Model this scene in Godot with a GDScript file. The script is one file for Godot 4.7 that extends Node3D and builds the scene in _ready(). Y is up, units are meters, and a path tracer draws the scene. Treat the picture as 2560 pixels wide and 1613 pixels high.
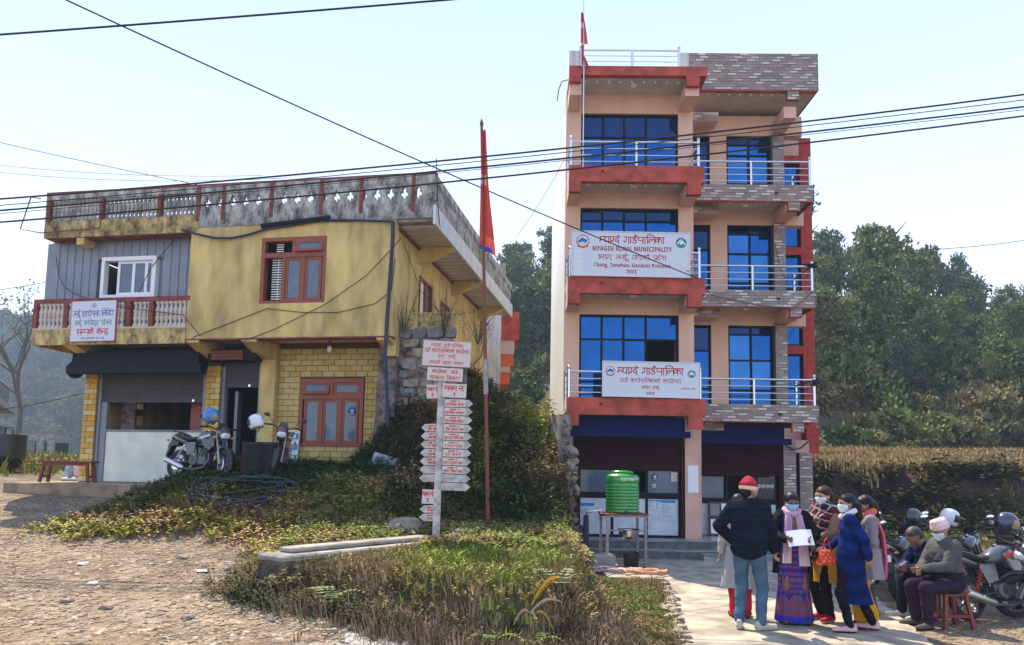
extends Node3D
# A dirt lane below two houses on a Nepali hillside: a weathered yellow house, a tall peach office with blue glass,
# people waiting on the concrete forecourt, motorcycles and a forested slope behind.

var names := {}
var M := {}
var rng := RandomNumberGenerator.new()
var noise := FastNoiseLite.new()


class MB:
	# collects triangles; every face is wound to suit its normal
	var v := PackedVector3Array()
	var n := PackedVector3Array()
	var c := PackedColorArray()
	var uv := PackedVector2Array()
	var col := Color(1, 1, 1)

	func t3(a: Vector3, b: Vector3, d: Vector3, na: Vector3, nb: Vector3, nd: Vector3) -> void:
		if (b - a).cross(d - a).dot(na + nb + nd) > 0.0:
			v.append(a); v.append(d); v.append(b)
			n.append(na); n.append(nd); n.append(nb)
		else:
			v.append(a); v.append(b); v.append(d)
			n.append(na); n.append(nb); n.append(nd)
		c.append(col); c.append(col); c.append(col)

	func quad(a: Vector3, b: Vector3, d: Vector3, e: Vector3, nm: Vector3) -> void:
		t3(a, b, d, nm, nm, nm)
		t3(a, d, e, nm, nm, nm)

	func uquad(a: Vector3, b: Vector3, d: Vector3, e: Vector3) -> void:
		# a b d e = upper left, upper right, lower right, lower left as seen from the front, with texture coordinates
		var nm := (e - a).cross(b - a).normalized()
		for t in [[a, Vector2(0, 0)], [b, Vector2(1, 0)], [d, Vector2(1, 1)], [a, Vector2(0, 0)], [d, Vector2(1, 1)], [e, Vector2(0, 1)]]:
			v.append(t[0]); n.append(nm); c.append(col); uv.append(t[1])

	func box(o: Vector3, s: Vector3, B := Basis()) -> MB:
		var h := s * 0.5
		for ax in 3:
			for sg in [-1.0, 1.0]:
				var a := Vector3.ZERO; a[ax] = h[ax] * sg
				var p := Vector3.ZERO; p[(ax + 1) % 3] = h[(ax + 1) % 3]
				var q := Vector3.ZERO; q[(ax + 2) % 3] = h[(ax + 2) % 3]
				var nm := Vector3.ZERO; nm[ax] = sg
				quad(o + B * (a - p - q), o + B * (a + p - q), o + B * (a + p + q), o + B * (a - p + q), (B * nm).normalized())
		return self

	func bx(x0: float, x1: float, y0: float, y1: float, z0: float, z1: float) -> MB:
		return box(Vector3(x0 + x1, y0 + y1, z0 + z1) * 0.5, Vector3(x1 - x0, y1 - y0, z1 - z0))

	func cbox(o: Vector3, s: Vector3, b: float, B := Basis()) -> MB:
		# a box with chamfered edges
		var h := s * 0.5
		for ax in 3:
			var i := (ax + 1) % 3
			var j := (ax + 2) % 3
			for sg in [-1.0, 1.0]:
				var nm := Vector3.ZERO; nm[ax] = sg
				var P := []
				for k in [[-1, -1], [1, -1], [1, 1], [-1, 1]]:
					var w := Vector3.ZERO
					w[ax] = h[ax] * sg; w[i] = (h[i] - b) * k[0]; w[j] = (h[j] - b) * k[1]
					P.append(o + B * w)
				quad(P[0], P[1], P[2], P[3], B * nm)
			for s1 in [-1.0, 1.0]:
				for s2 in [-1.0, 1.0]:
					var P := []
					for k in [[-1, 0], [1, 0], [1, 1], [-1, 1]]:
						var w := Vector3.ZERO
						w[ax] = (h[ax] - b) * k[0]
						w[i] = (h[i] - (b if k[1] else 0.0)) * s1; w[j] = (h[j] - (0.0 if k[1] else b)) * s2
						P.append(o + B * w)
					var nm := Vector3.ZERO; nm[i] = s1; nm[j] = s2
					quad(P[0], P[1], P[2], P[3], (B * nm).normalized())
		for sx in [-1.0, 1.0]:
			for sy in [-1.0, 1.0]:
				for sz in [-1.0, 1.0]:
					var g := Vector3(sx, sy, sz)
					var q := h - Vector3(b, b, b)
					var nm := (B * g).normalized()
					t3(o + B * (g * Vector3(h.x, q.y, q.z)), o + B * (g * Vector3(q.x, h.y, q.z)), o + B * (g * Vector3(q.x, q.y, h.z)), nm, nm, nm)
		return self

	func bar(p: Vector3, q: Vector3, w: float, h: float, up := Vector3.UP) -> MB:
		var z := (q - p).normalized()
		if absf(z.dot(up)) > 0.98: up = Vector3.RIGHT
		var x := up.cross(z).normalized()
		return box((p + q) * 0.5, Vector3(w, h, p.distance_to(q)), Basis(x, z.cross(x), z))

	func tube(P: Array, r, k := 8, cap := true) -> MB:
		var rings := []
		var x := Vector3.ZERO
		for i in P.size():
			var z: Vector3 = ((P[mini(i + 1, P.size() - 1)] as Vector3) - (P[maxi(i - 1, 0)] as Vector3)).normalized()
			if x == Vector3.ZERO: x = (Vector3.UP if absf(z.y) < 0.9 else Vector3.RIGHT).cross(z).normalized()
			x = (x - z * x.dot(z)).normalized()
			var y := z.cross(x)
			var ring := PackedVector3Array()
			var rr: float = r[i] if r is Array else r
			for j in k: ring.append((P[i] as Vector3) + (x * cos(TAU * j / k) + y * sin(TAU * j / k)) * rr)
			rings.append(ring)
		return loft(rings, cap)

	func loft(R: Array, cap := true) -> MB:
		# a smooth skin over closed rings of equal size
		var k: int = R[0].size()
		var C := PackedVector3Array()
		for ring in R:
			var s := Vector3.ZERO
			for p in ring: s += p
			C.append(s / k)
		var N := []
		for i in R.size():
			var nn := PackedVector3Array()
			for j in k:
				var du: Vector3 = R[i][(j + 1) % k] - R[i][(j + k - 1) % k]
				var dv: Vector3 = R[mini(i + 1, R.size() - 1)][j] - R[maxi(i - 1, 0)][j]
				var m := du.cross(dv).normalized()
				if m == Vector3.ZERO: m = ((R[i][j] as Vector3) - C[i]).normalized()
				nn.append(m)
			N.append(nn)
		var sg := 0.0
		for i in R.size():
			for j in k: sg += (N[i][j] as Vector3).dot((R[i][j] as Vector3) - C[i])
		if sg < 0.0:
			for i in R.size():
				var nn: PackedVector3Array = N[i]
				for j in k: nn[j] = -nn[j]
				N[i] = nn
		for i in R.size() - 1:
			for j in k:
				var q := (j + 1) % k
				t3(R[i][j], R[i][q], R[i + 1][q], N[i][j], N[i][q], N[i + 1][q])
				t3(R[i][j], R[i + 1][q], R[i + 1][j], N[i][j], N[i + 1][q], N[i + 1][j])
		if cap:
			for e in [0, R.size() - 1]:
				var nm: Vector3 = (C[e] - C[1 if e == 0 else R.size() - 2]).normalized()
				if nm != Vector3.ZERO:
					for j in k: t3(C[e], R[e][j], R[e][(j + 1) % k], nm, nm, nm)
		return self

	func lathe(prof: Array, k := 12, X := Transform3D(), cap := true) -> MB:
		# prof: Vector2(radius, height) from one end to the other
		var R := []
		for p in prof:
			var ring := PackedVector3Array()
			for j in k: ring.append(X * Vector3(p.x * cos(TAU * j / k), p.y, p.x * sin(TAU * j / k)))
			R.append(ring)
		return loft(R, cap)

	func prism(poly: PackedVector2Array, X: Transform3D, d: float) -> MB:
		# a flat outline in x and y, given the thickness d backwards along z
		var id := Geometry2D.triangulate_polygon(poly)
		for s in [0.0, -d]:
			var nm := X.basis.z.normalized() * (1.0 if s == 0.0 else -1.0)
			for i in range(0, id.size(), 3):
				var q := []
				for j in 3: q.append(X * Vector3(poly[id[i + j]].x, poly[id[i + j]].y, s))
				t3(q[0], q[1], q[2], nm, nm, nm)
		var ctr := Vector2.ZERO
		var turn := 1.0 if Geometry2D.is_polygon_clockwise(poly) else -1.0
		for i in poly.size():
			var a := poly[i]
			var b := poly[(i + 1) % poly.size()]
			var o := Vector2(-(b - a).y, (b - a).x).normalized() * turn
			quad(X * Vector3(a.x, a.y, 0), X * Vector3(b.x, b.y, 0), X * Vector3(b.x, b.y, -d), X * Vector3(a.x, a.y, -d), (X.basis * Vector3(o.x, o.y, 0)).normalized())
		return self

	func blob(o: Vector3, r: Vector3, k := 10, B := Basis()) -> MB:
		var R := []
		var m := maxi(4, k / 2 + 1)
		for i in m + 1:
			var a := -PI / 2 + PI * i / m
			var ring := PackedVector3Array()
			for j in k: ring.append(o + B * (r * Vector3(cos(a) * cos(TAU * j / k), sin(a), cos(a) * sin(TAU * j / k))))
			R.append(ring)
		return loft(R, false)

	func leaf(p: Vector3, d: Vector3, s: Vector3) -> void:
		# one pointed leaf from p along d, with half width s
		var nm := d.cross(s).normalized()
		var m := p + d * 0.45
		var q := p + d
		v.append(p); v.append(m + s); v.append(q); v.append(p); v.append(q); v.append(m - s)
		for i in 6: n.append(nm); c.append(col)

	func add(o: MB, X := Transform3D()) -> MB:
		var B := X.basis.orthonormalized()
		for i in o.v.size():
			v.append(X * o.v[i]); n.append(B * o.n[i])
		c.append_array(o.c)
		uv.append_array(o.uv)
		return self

	func mesh() -> ArrayMesh:
		var a := []
		a.resize(Mesh.ARRAY_MAX)
		a[Mesh.ARRAY_VERTEX] = v
		a[Mesh.ARRAY_NORMAL] = n
		a[Mesh.ARRAY_COLOR] = c
		if uv.size() == v.size(): a[Mesh.ARRAY_TEX_UV] = uv
		var m := ArrayMesh.new()
		m.add_surface_from_arrays(Mesh.PRIMITIVE_TRIANGLES, a)
		return m


func V(x: float, y: float, z: float) -> Vector3:
	return Vector3(x, y, z)


func ss(a: float, b: float, x: float) -> float:
	return smoothstep(a, b, x) if a < b else 1.0 - smoothstep(b, a, x)


func numbered(called: String) -> String:
	var k: int = names.get(called, 0)
	names[called] = k + 1
	return called if k == 0 else "%s_%03d" % [called, k]


func tag(o: Node, label: String, category := "", group := "", kind := "") -> Node:
	if label: o.set_meta("label", label)
	if category: o.set_meta("category", category)
	if group: o.set_meta("group", group)
	if kind: o.set_meta("kind", kind)
	return o


func thing(called: String, label: String, category: String, at := Vector3.ZERO, turn := 0.0, group := "") -> Node3D:
	var o := Node3D.new()
	o.name = numbered(called)
	add_child(o)
	o.position = at
	o.rotation.y = turn
	tag(o, label, category, group)
	return o


func part(called: String, b, m, parent: Node, label := "") -> MeshInstance3D:
	var o := MeshInstance3D.new()
	o.name = called if parent != self else numbered(called)
	if b is MB: o.mesh = (b as MB).mesh()
	else: o.mesh = b
	o.material_override = m if m is Material else M[m]
	parent.add_child(o, true)
	if label: o.set_meta("label", label)
	return o


func solo(called: String, b, m, label: String, category: String, group := "") -> MeshInstance3D:
	var o := part(called, b, m, self)
	tag(o, label, category, group)
	return o


func struct(called: String, b, m) -> MeshInstance3D:
	var o := part(called, b, m, self)
	o.set_meta("kind", "structure")
	return o


func stuff(called: String, mesh: Mesh, m, X: Array, cols := [], label := "", parent: Node = self) -> MultiMeshInstance3D:
	var mm := MultiMesh.new()
	mm.transform_format = MultiMesh.TRANSFORM_3D
	mm.use_colors = cols.size() > 0
	mm.mesh = mesh
	mm.instance_count = X.size()
	for i in X.size():
		mm.set_instance_transform(i, X[i])
		if cols.size(): mm.set_instance_color(i, cols[i])
	var o := MultiMeshInstance3D.new()
	o.name = numbered(called)
	o.multimesh = mm
	o.material_override = m if m is Material else M[m]
	parent.add_child(o, true)
	tag(o, label, "", "", "stuff")
	return o


# ---------------------------------------------------------------- textures and materials
func tone(seed_: int, freq: float, oct: int, lo: float, hi: float, gamma := 1.0, size := 256, stretch := 1.0, gain := 0.5) -> ImageTexture:
	# seamless noise as a grey that multiplies a base colour by lo to hi (linear)
	var f := FastNoiseLite.new()
	f.seed = seed_
	f.noise_type = FastNoiseLite.TYPE_SIMPLEX_SMOOTH
	f.frequency = freq
	f.fractal_octaves = oct
	f.fractal_gain = gain
	var im := f.get_seamless_image(size, size)
	im.convert(Image.FORMAT_RGBA8)
	var d := im.get_data()
	var lut := PackedByteArray()
	for i in 256:
		var x := pow(clampf((i / 255.0 - 0.5) * stretch + 0.5, 0, 1), gamma)
		lut.append(clampi(int(255.0 * Color((lo + (hi - lo) * x) / hi, 0, 0).linear_to_srgb().r), 0, 255))
	for i in range(0, d.size(), 4):
		var g := lut[d[i]]
		d[i] = g; d[i + 1] = g; d[i + 2] = g
	return ImageTexture.create_from_image(Image.create_from_data(size, size, false, Image.FORMAT_RGBA8, d))


func mk(called: String, r: float, g: float, b: float, rough := 0.85, tex: Texture2D = null, scale := 1.0, world := true) -> StandardMaterial3D:
	var m := StandardMaterial3D.new()
	m.resource_name = called
	m.albedo_color = Color(r, g, b).linear_to_srgb()
	m.roughness = rough
	if tex:
		m.albedo_texture = tex
		m.uv1_triplanar = true
		m.uv1_world_triplanar = world
		m.uv1_scale = Vector3.ONE * scale
	M[called] = m
	return m


func fine(m: StandardMaterial3D, tex: Texture2D, scale: float) -> void:
	# a second, finer layer that multiplies the first
	m.detail_enabled = true
	m.detail_blend_mode = BaseMaterial3D.BLEND_MODE_MUL
	m.detail_albedo = tex
	m.detail_uv_layer = BaseMaterial3D.DETAIL_UV_2
	m.uv2_triplanar = true
	m.uv2_world_triplanar = m.uv1_world_triplanar
	m.uv2_scale = Vector3.ONE * scale


func bump(m: StandardMaterial3D, tex: Texture2D, cm: float) -> void:
	m.heightmap_enabled = true
	m.heightmap_texture = tex
	m.heightmap_scale = cm


func vcol(m: StandardMaterial3D) -> StandardMaterial3D:
	m.vertex_color_use_as_albedo = true
	return m


func metal(m: StandardMaterial3D, k := 1.0) -> StandardMaterial3D:
	m.metallic = k
	return m


func coat(m: StandardMaterial3D, k := 0.8) -> StandardMaterial3D:
	m.clearcoat_enabled = true
	m.clearcoat = k
	m.clearcoat_roughness = 0.08
	return m


func leafy(m: StandardMaterial3D, r: float, g: float, b: float) -> StandardMaterial3D:
	m.backlight_enabled = true
	m.backlight = Color(r, g, b).linear_to_srgb()
	return m


func materials() -> void:
	var soft := tone(3, 0.012, 4, 0.78, 1.06)
	var blot := tone(5, 0.02, 5, 0.55, 1.12, 0.9, 256, 1.6)
	var faint := tone(19, 0.02, 5, 0.86, 1.0)
	var grain := tone(7, 0.09, 3, 0.8, 1.1)
	var mould := tone(11, 0.009, 8, 0.10, 1.0, 1.05, 512, 1.9, 0.74)
	var streak := tone(13, 0.03, 5, 0.68, 1.05, 1.0, 256, 1.7)
	var m: StandardMaterial3D
	fine(mk("yellow", 0.84, 0.62, 0.24, 0.9, blot, 0.23), grain, 1.6)
	M.yellow.uv1_scale = Vector3(0.32, 0.11, 0.32)
	fine(mk("yellow_stained", 0.78, 0.58, 0.24, 0.95, mould, 0.5), grain, 1.6)
	M.yellow_stained.uv1_scale = Vector3(0.5, 0.3, 0.5)
	fine(mk("parapet_grey", 0.62, 0.59, 0.55, 0.95, mould, 0.5), grain, 2.5)
	M.parapet_grey.uv1_scale = Vector3(0.6, 0.3, 0.6)
	fine(mk("soffit", 0.72, 0.62, 0.54, 0.9, soft, 0.4), grain, 2.0)
	fine(mk("brick_yellow", 0.72, 0.54, 0.21, 0.75, soft, 1.3), grain, 4.0)
	fine(mk("brick_ochre", 0.64, 0.44, 0.12, 0.75, soft, 1.3), grain, 4.0)
	fine(mk("brick_orange", 0.70, 0.38, 0.06, 0.75, soft, 1.3), grain, 4.0)
	mk("mortar", 0.12, 0.085, 0.035, 0.95)
	fine(mk("red_paint", 0.30, 0.075, 0.06, 0.85, blot, 0.7), grain, 3.0)
	fine(mk("window_wood", 0.34, 0.075, 0.03, 0.5, soft, 1.5), grain, 5.0)
	metal(fine2(mk("panel_grey", 0.28, 0.31, 0.37, 0.5, soft, 0.5), grain), 0.2)
	mk("white_frame", 0.78, 0.78, 0.8, 0.5)
	mk("dark_glass", 0.015, 0.02, 0.028, 0.05)
	mk("house_glass", 0.12, 0.17, 0.24, 0.08, soft, 0.8)
	mk("grille", 0.8, 0.8, 0.78, 0.6)
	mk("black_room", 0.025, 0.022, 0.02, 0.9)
	mk("shutter_grey", 0.085, 0.08, 0.08, 0.6, soft, 0.9)
	mk("shutter_box", 0.018, 0.022, 0.03, 0.65, soft, 0.9)
	mk("cream_counter", 0.72, 0.73, 0.62, 0.6, soft, 0.5)
	mk("grey_frame", 0.22, 0.24, 0.28, 0.6, soft, 0.8)
	fine(mk("concrete", 0.40, 0.36, 0.31, 0.95, blot, 0.6), grain, 3.0)
	fine(mk("platform", 0.42, 0.30, 0.20, 0.95, blot, 0.45), grain, 3.0)
	fine(mk("block_stained", 0.20, 0.15, 0.11, 0.95, mould, 0.5), grain, 3.0)
	fine(mk("peach", 0.90, 0.56, 0.41, 0.85, faint, 0.35), grain, 2.5)
	M.peach.uv1_scale = Vector3(0.5, 0.14, 0.5)
	fine(mk("peach_pink", 0.88, 0.52, 0.41, 0.85, soft, 0.35), grain, 2.5)
	fine(mk("slab_red", 0.60, 0.10, 0.065, 0.8, blot, 0.4), grain, 2.5)
	fine(mk("wall_red", 0.56, 0.06, 0.045, 0.8, streak, 0.5), grain, 2.5)
	fine(mk("ceiling", 0.66, 0.60, 0.55, 0.9, soft, 0.5), grain, 2.5)
	fine(mk("white_wall", 0.80, 0.80, 0.82, 0.9, streak, 0.3), grain, 1.5)
	M.white_wall.uv1_scale = Vector3(0.9, 0.1, 0.9)
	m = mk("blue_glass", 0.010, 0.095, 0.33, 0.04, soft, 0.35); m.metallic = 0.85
	m = mk("blue_glass_dark", 0.005, 0.035, 0.13, 0.06, soft, 0.35); m.metallic = 0.6  # reflection of the balcony ceiling put into a darker glass colour
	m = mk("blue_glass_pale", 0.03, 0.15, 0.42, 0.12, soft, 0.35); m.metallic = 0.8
	mk("black_frame", 0.008, 0.009, 0.02, 0.35)
	metal(mk("steel", 0.62, 0.62, 0.64, 0.22))
	vcol(fine2(mk("tile_dark", 1, 1, 1, 0.45), grain))
	mk("tile_light", 0.66, 0.58, 0.53, 0.4, grain, 3.0)
	mk("tile_pale", 0.52, 0.46, 0.42, 0.4, grain, 3.0)
	mk("tile_grout", 0.16, 0.125, 0.11, 0.7, grain, 3.0)
	mk("shutter_maroon", 0.045, 0.010, 0.012, 0.7, soft, 0.9)
	mk("shutter_blue", 0.004, 0.007, 0.075, 0.6, soft, 0.9)
	mk("door_panel", 0.66, 0.72, 0.80, 0.4, soft, 0.8)
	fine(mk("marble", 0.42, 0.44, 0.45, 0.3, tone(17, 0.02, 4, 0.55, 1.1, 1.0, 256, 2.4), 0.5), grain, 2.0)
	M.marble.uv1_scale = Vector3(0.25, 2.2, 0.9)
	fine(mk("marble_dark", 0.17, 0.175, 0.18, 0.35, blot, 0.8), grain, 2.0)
	mk("paper", 0.78, 0.80, 0.83, 0.8)
	mk("bulb_white", 0.85, 0.84, 0.8, 0.4)
	mk("plastic_black", 0.012, 0.012, 0.014, 0.4)
	mk("cable", 0.014, 0.014, 0.018, 0.6)
	fine(mk("stone", 0.33, 0.28, 0.24, 0.95, blot, 1.6), grain, 4.0)
	fine(mk("stone_warm", 0.42, 0.33, 0.25, 0.95, blot, 1.6), grain, 4.0)
	fine(mk("stone_grey", 0.25, 0.25, 0.26, 0.95, blot, 1.6), grain, 4.0)
	fine(mk("plaster_rough", 0.30, 0.24, 0.215, 0.95, mould, 0.7), grain, 3.0)
	fine(mk("sign_white", 0.66, 0.61, 0.58, 0.7, blot, 1.1), grain, 4.0)
	mk("banner_white", 0.74, 0.76, 0.80, 0.5, soft, 0.4)
	mk("rust_pole", 0.20, 0.055, 0.032, 0.7, soft, 1.5)
	leafy(mk("flag_red", 0.55, 0.055, 0.035, 0.8, soft, 1.0), 0.5, 0.04, 0.03)
	leafy(mk("flag_blue", 0.03, 0.04, 0.3, 0.8), 0.02, 0.03, 0.2)
	leafy(mk("flag_white", 0.7, 0.6, 0.55, 0.8), 0.5, 0.45, 0.4)
	mk("pipe_blue", 0.014, 0.025, 0.06, 0.6)
	mk("sheet_blue", 0.33, 0.42, 0.52, 0.5, blot, 1.2)
	mk("stain_blue", 0.02, 0.16, 0.62, 0.5)
	metal(coat(mk("tank_green", 0.014, 0.28, 0.03, 0.32, soft, 1.5)), 0.0)
	mk("stand_paint", 0.36, 0.32, 0.35, 0.55, blot, 2.0)
	mk("wood_red", 0.20, 0.03, 0.018, 0.5, soft, 2.0)
	mk("hose_pink", 0.60, 0.42, 0.42, 0.6)
	mk("hose_orange", 0.62, 0.30, 0.16, 0.6)
	fine(mk("dirt", 1, 1, 1, 0.97, tone(23, 0.02, 5, 0.72, 1.15, 1.0, 512, 1.5), 0.21), tone(29, 0.06, 4, 0.6, 1.2, 1.0, 512, 1.8), 0.9)
	vcol(M.dirt)
	bump(M.dirt, tone(31, 0.05, 5, 0.0, 1.0, 1.0, 512, 1.6), 9.0)
	fine(mk("pavement", 0.46, 0.39, 0.30, 0.9, blot, 0.35), grain, 2.0)
	vcol(fine2(mk("gravel", 1, 1, 1, 0.95, soft, 2.0), grain))
	vcol(leafy(mk("leaf", 1, 1, 1, 0.85), 0.10, 0.16, 0.03))
	vcol(leafy(mk("grass_leaf", 1, 1, 1, 0.85), 0.16, 0.20, 0.04))
	vcol(leafy(mk("dry_leaf", 1, 1, 1, 0.8), 0.2, 0.15, 0.08))
	fine(mk("bark", 0.14, 0.11, 0.085, 0.95, blot, 1.0), grain, 4.0)
	for q in ["shutter_maroon", "shutter_blue", "shutter_grey", "shutter_box", "black_room", "leaf", "grass_leaf", "dry_leaf", "black_frame", "mortar"]: (M[q] as StandardMaterial3D).metallic_specular = 0.25
	vcol(mk("painted", 1, 1, 1, 0.5))
	vcol(mk("cloth", 1, 1, 1, 0.9))


func fine2(m: StandardMaterial3D, tex: Texture2D) -> StandardMaterial3D:
	if not m.albedo_texture:
		m.albedo_texture = tex
		m.uv1_triplanar = true
		m.uv1_world_triplanar = true
		m.uv1_scale = Vector3.ONE * 2.0
	else: fine(m, tex, 3.0)
	return m


# ---------------------------------------------------------------- the ground
func near_poly(x: float, d: float) -> float:
	# signed distance (metres, positive inside) to the outline of the grassy mound
	var P := PackedVector2Array([Vector2(-2.75, 8.75), Vector2(-1.6, 8.3), Vector2(-0.2, 7.7), Vector2(0.75, 8.0), Vector2(1.05, 10), Vector2(1.1, 13.5), Vector2(-3.2, 13.5), Vector2(-3.1, 11)])
	var q := Vector2(x, d)
	var best := 1e9
	for i in P.size():
		best = minf(best, q.distance_to(Geometry2D.get_closest_point_to_segment(q, P[i], P[(i + 1) % P.size()])))
	return best if Geometry2D.is_point_in_polygon(q, P) else -best


func hill_start(x: float) -> float:
	return 37.0 + 26.0 * ss(9.0, -8.0, x) + 110.0 * ss(-8.0, -50.0, x)


func height(x: float, z: float) -> float:
	var d := -z
	# lane on the left, climbing away; forecourt on the right, level
	var lane := 0.13 + 0.098 * clampf(d - 6.0, -5.0, 9.0) + 0.36 * ss(13.5, 17.5, d) + 0.28 * ss(18.0, 45.0, d)
	lane += 0.35 * ss(-9.0, -16.0, x) * ss(5.0, 12.0, d)
	var h := lerpf(lane, 0.0, ss(-2.6, 0.9, x))
	h += 0.70 * ss(11.2, 13.7, d) * ss(-8.0, -5.6, x) * ss(1.2, -0.6, x)
	# mound with the sign post
	if d > 6.5 and d < 15.0 and absf(x) < 5.0:
		var s := near_poly(x, d)
		h = maxf(h, lerpf(h, 0.70 + 0.045 * (d - 9.0), ss(-0.22, 0.28, s)))
	# earth bank between the houses
	var bank := (1.75 - 0.62 * x) * ss(12.9, 16.6, d) + 0.5 * ss(16.0, 20.0, d)
	h = maxf(h, lerpf(h, 1.0 + bank, ss(-3.4, -1.9, x) * ss(1.28 + 0.02 * (d - 12.0), 0.75, x) * ss(12.2, 13.6, d)) if d < 40.0 and x > -4.0 and x < 2.0 else h)
	# level pad of the yellow house
	var px := (x + 2.48) * 0.985 - (d - 15.0) * 0.174
	var pw := (x + 2.48) * 0.174 + (d - 15.0) * 0.985
	h = lerpf(h, 1.42, ss(0.2, -0.4, px) * ss(-9.4, -8.6, px) * ss(0.1, 0.9, pw) * ss(27.0, 25.0, d))
	# behind: on the right a cut bank and a terrace of dry grass, then the wooded slope
	var right := ss(2.5, 5.5, x)
	var cut := 0.12 * ss(18.0, 24.0, d) + 2.0 * ss(24.6, 26.3, d + 0.5 * sin(x * 0.9) + 0.25 * sin(x * 2.3)) + 0.9 * ss(27.0, 37.0, d)
	var mid := 3.3 * ss(15.0, 22.0, d) * ss(-6.0, -2.0, x) * (ss(1.25, 0.85, x) if d < 27.0 else 1.0)
	var back := lerpf(mid, cut, right) * ss(14.0, 18.0, d)
	if d > 14.0 and x > -3.0: h = maxf(h, back)
	if d > 30.0 and x < 3.0: h = lerpf(h, maxf(back, lane), ss(30.0, 45.0, d))
	var t := d - hill_start(x)
	if t > 0.0:
		h += 4.6 * ss(0.0, 9.0, t) + 0.42 * clampf(t - 7.0, 0.0, 42.0 + 50.0 * ss(-20.0, -60.0, x)) + 0.12 * clampf(t - 49.0, 0.0, 60.0)
		h += 1.1 * sin(x * 0.11 + d * 0.07) * ss(4.0, 20.0, t)
		h -= 5.0 * ss(18.0, 40.0, x) * ss(10.0, 40.0, t)
	h += noise.get_noise_2d(x * 3.0, d * 3.0) * 0.05 * ss(4.0, 8.0, d) * (1.0 - ss(1.0, 1.8, x) * ss(20.0, 18.0, d))
	h += noise.get_noise_2d(x * 14.0, d * 14.0) * 0.018 * (1.0 - ss(1.2, 2.0, x) * ss(20.0, 18.0, d))
	return h


func soil(x: float, d: float) -> Color:
	# real colours of bare dirt, turf and dark earth
	var n1 := noise.get_noise_2d(x * 5.0, d * 5.0)
	var n2 := noise.get_noise_2d(x * 21.0 + 90.0, d * 21.0)
	var dirt := Color(0.335, 0.235, 0.148).lerp(Color(0.215, 0.142, 0.086), clampf(0.5 + n1, 0, 1))
	dirt = dirt.lerp(Color(0.43, 0.34, 0.24), clampf(n2 * 1.2, 0, 0.6))
	var turf := Color(0.09, 0.08, 0.032).lerp(Color(0.22, 0.165, 0.085), clampf(0.5 + n2 * 1.4, 0, 1))
	var earth := Color(0.075, 0.043, 0.028)
	var g := grassy(x, d)
	var c := dirt.lerp(turf, g)
	if x > 2.0 and d > 17.0: c = c.lerp(Color(0.17, 0.13, 0.075), ss(18.0, 21.0, d) * 0.6)
	if x > 2.5: c = c.lerp(earth, ss(24.0, 25.0, d) * ss(27.2, 26.4, d))
	if x > 2.5: c = c.lerp(Color(0.40, 0.29, 0.15), ss(26.4, 27.2, d) * ss(40.0, 36.0, d))
	if x < 2.0 and x > -3.0: c = c.lerp(earth, ss(12.8, 14.0, d) * ss(30.0, 20.0, d) * 0.8)
	var t := d - hill_start(x)
	c = c.lerp(Color(0.10, 0.09, 0.04).lerp(Color(0.17, 0.13, 0.07), clampf(0.5 + n1, 0, 1)), ss(-1.0, 2.0, t))
	c = c.lerp(Color(0.045, 0.05, 0.022), ss(8.0, 14.0, t))
	return c


func grassy(x: float, d: float) -> float:
	# how much plants cover the soil, 0 to 1
	var g := ss(-0.5, 0.2, near_poly(x, d)) if d > 6.5 and d < 15.0 else 0.0
	g = maxf(g, ss(11.3, 12.4, d + 0.5 * noise.get_noise_2d(x * 9.0, d * 9.0)) * ss(-8.2, -6.9, x - (d - 12.0) * 0.25) * ss(1.3, 1.0, x))
	g = maxf(g, ss(-4.5, -3.0, x) * ss(9.8, 11.0, d + 0.4 * x + 1.2) * ss(1.3, 1.0, x) * 0.8)
	g = maxf(g, ss(0.5, 1.1, x) * ss(plaza_left(d) + 0.02, plaza_left(d) - 0.15, x) * ss(13.4, 12.9, d))
	g = maxf(g, ss(-1.6, -0.4, x) * ss(1.5, 0.9, x) * ss(9.5, 8.0, d) * 0.55)
	g = maxf(g, ss(-9.5, -12.0, x) * ss(17.0, 19.0, d))
	g = maxf(g, ss(4.0, 6.0, x) * ss(17.0, 22.0, d))
	g = maxf(g, ss(24.0, 30.0, d))
	return g


func plaza_left(d: float) -> float:
	return 1.97 + (d - 8.22) * 0.158 if d < 13.2 else 2.0


func plaza_right(d: float) -> float:
	return 4.71 + (d - 8.43) * 0.296


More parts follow.
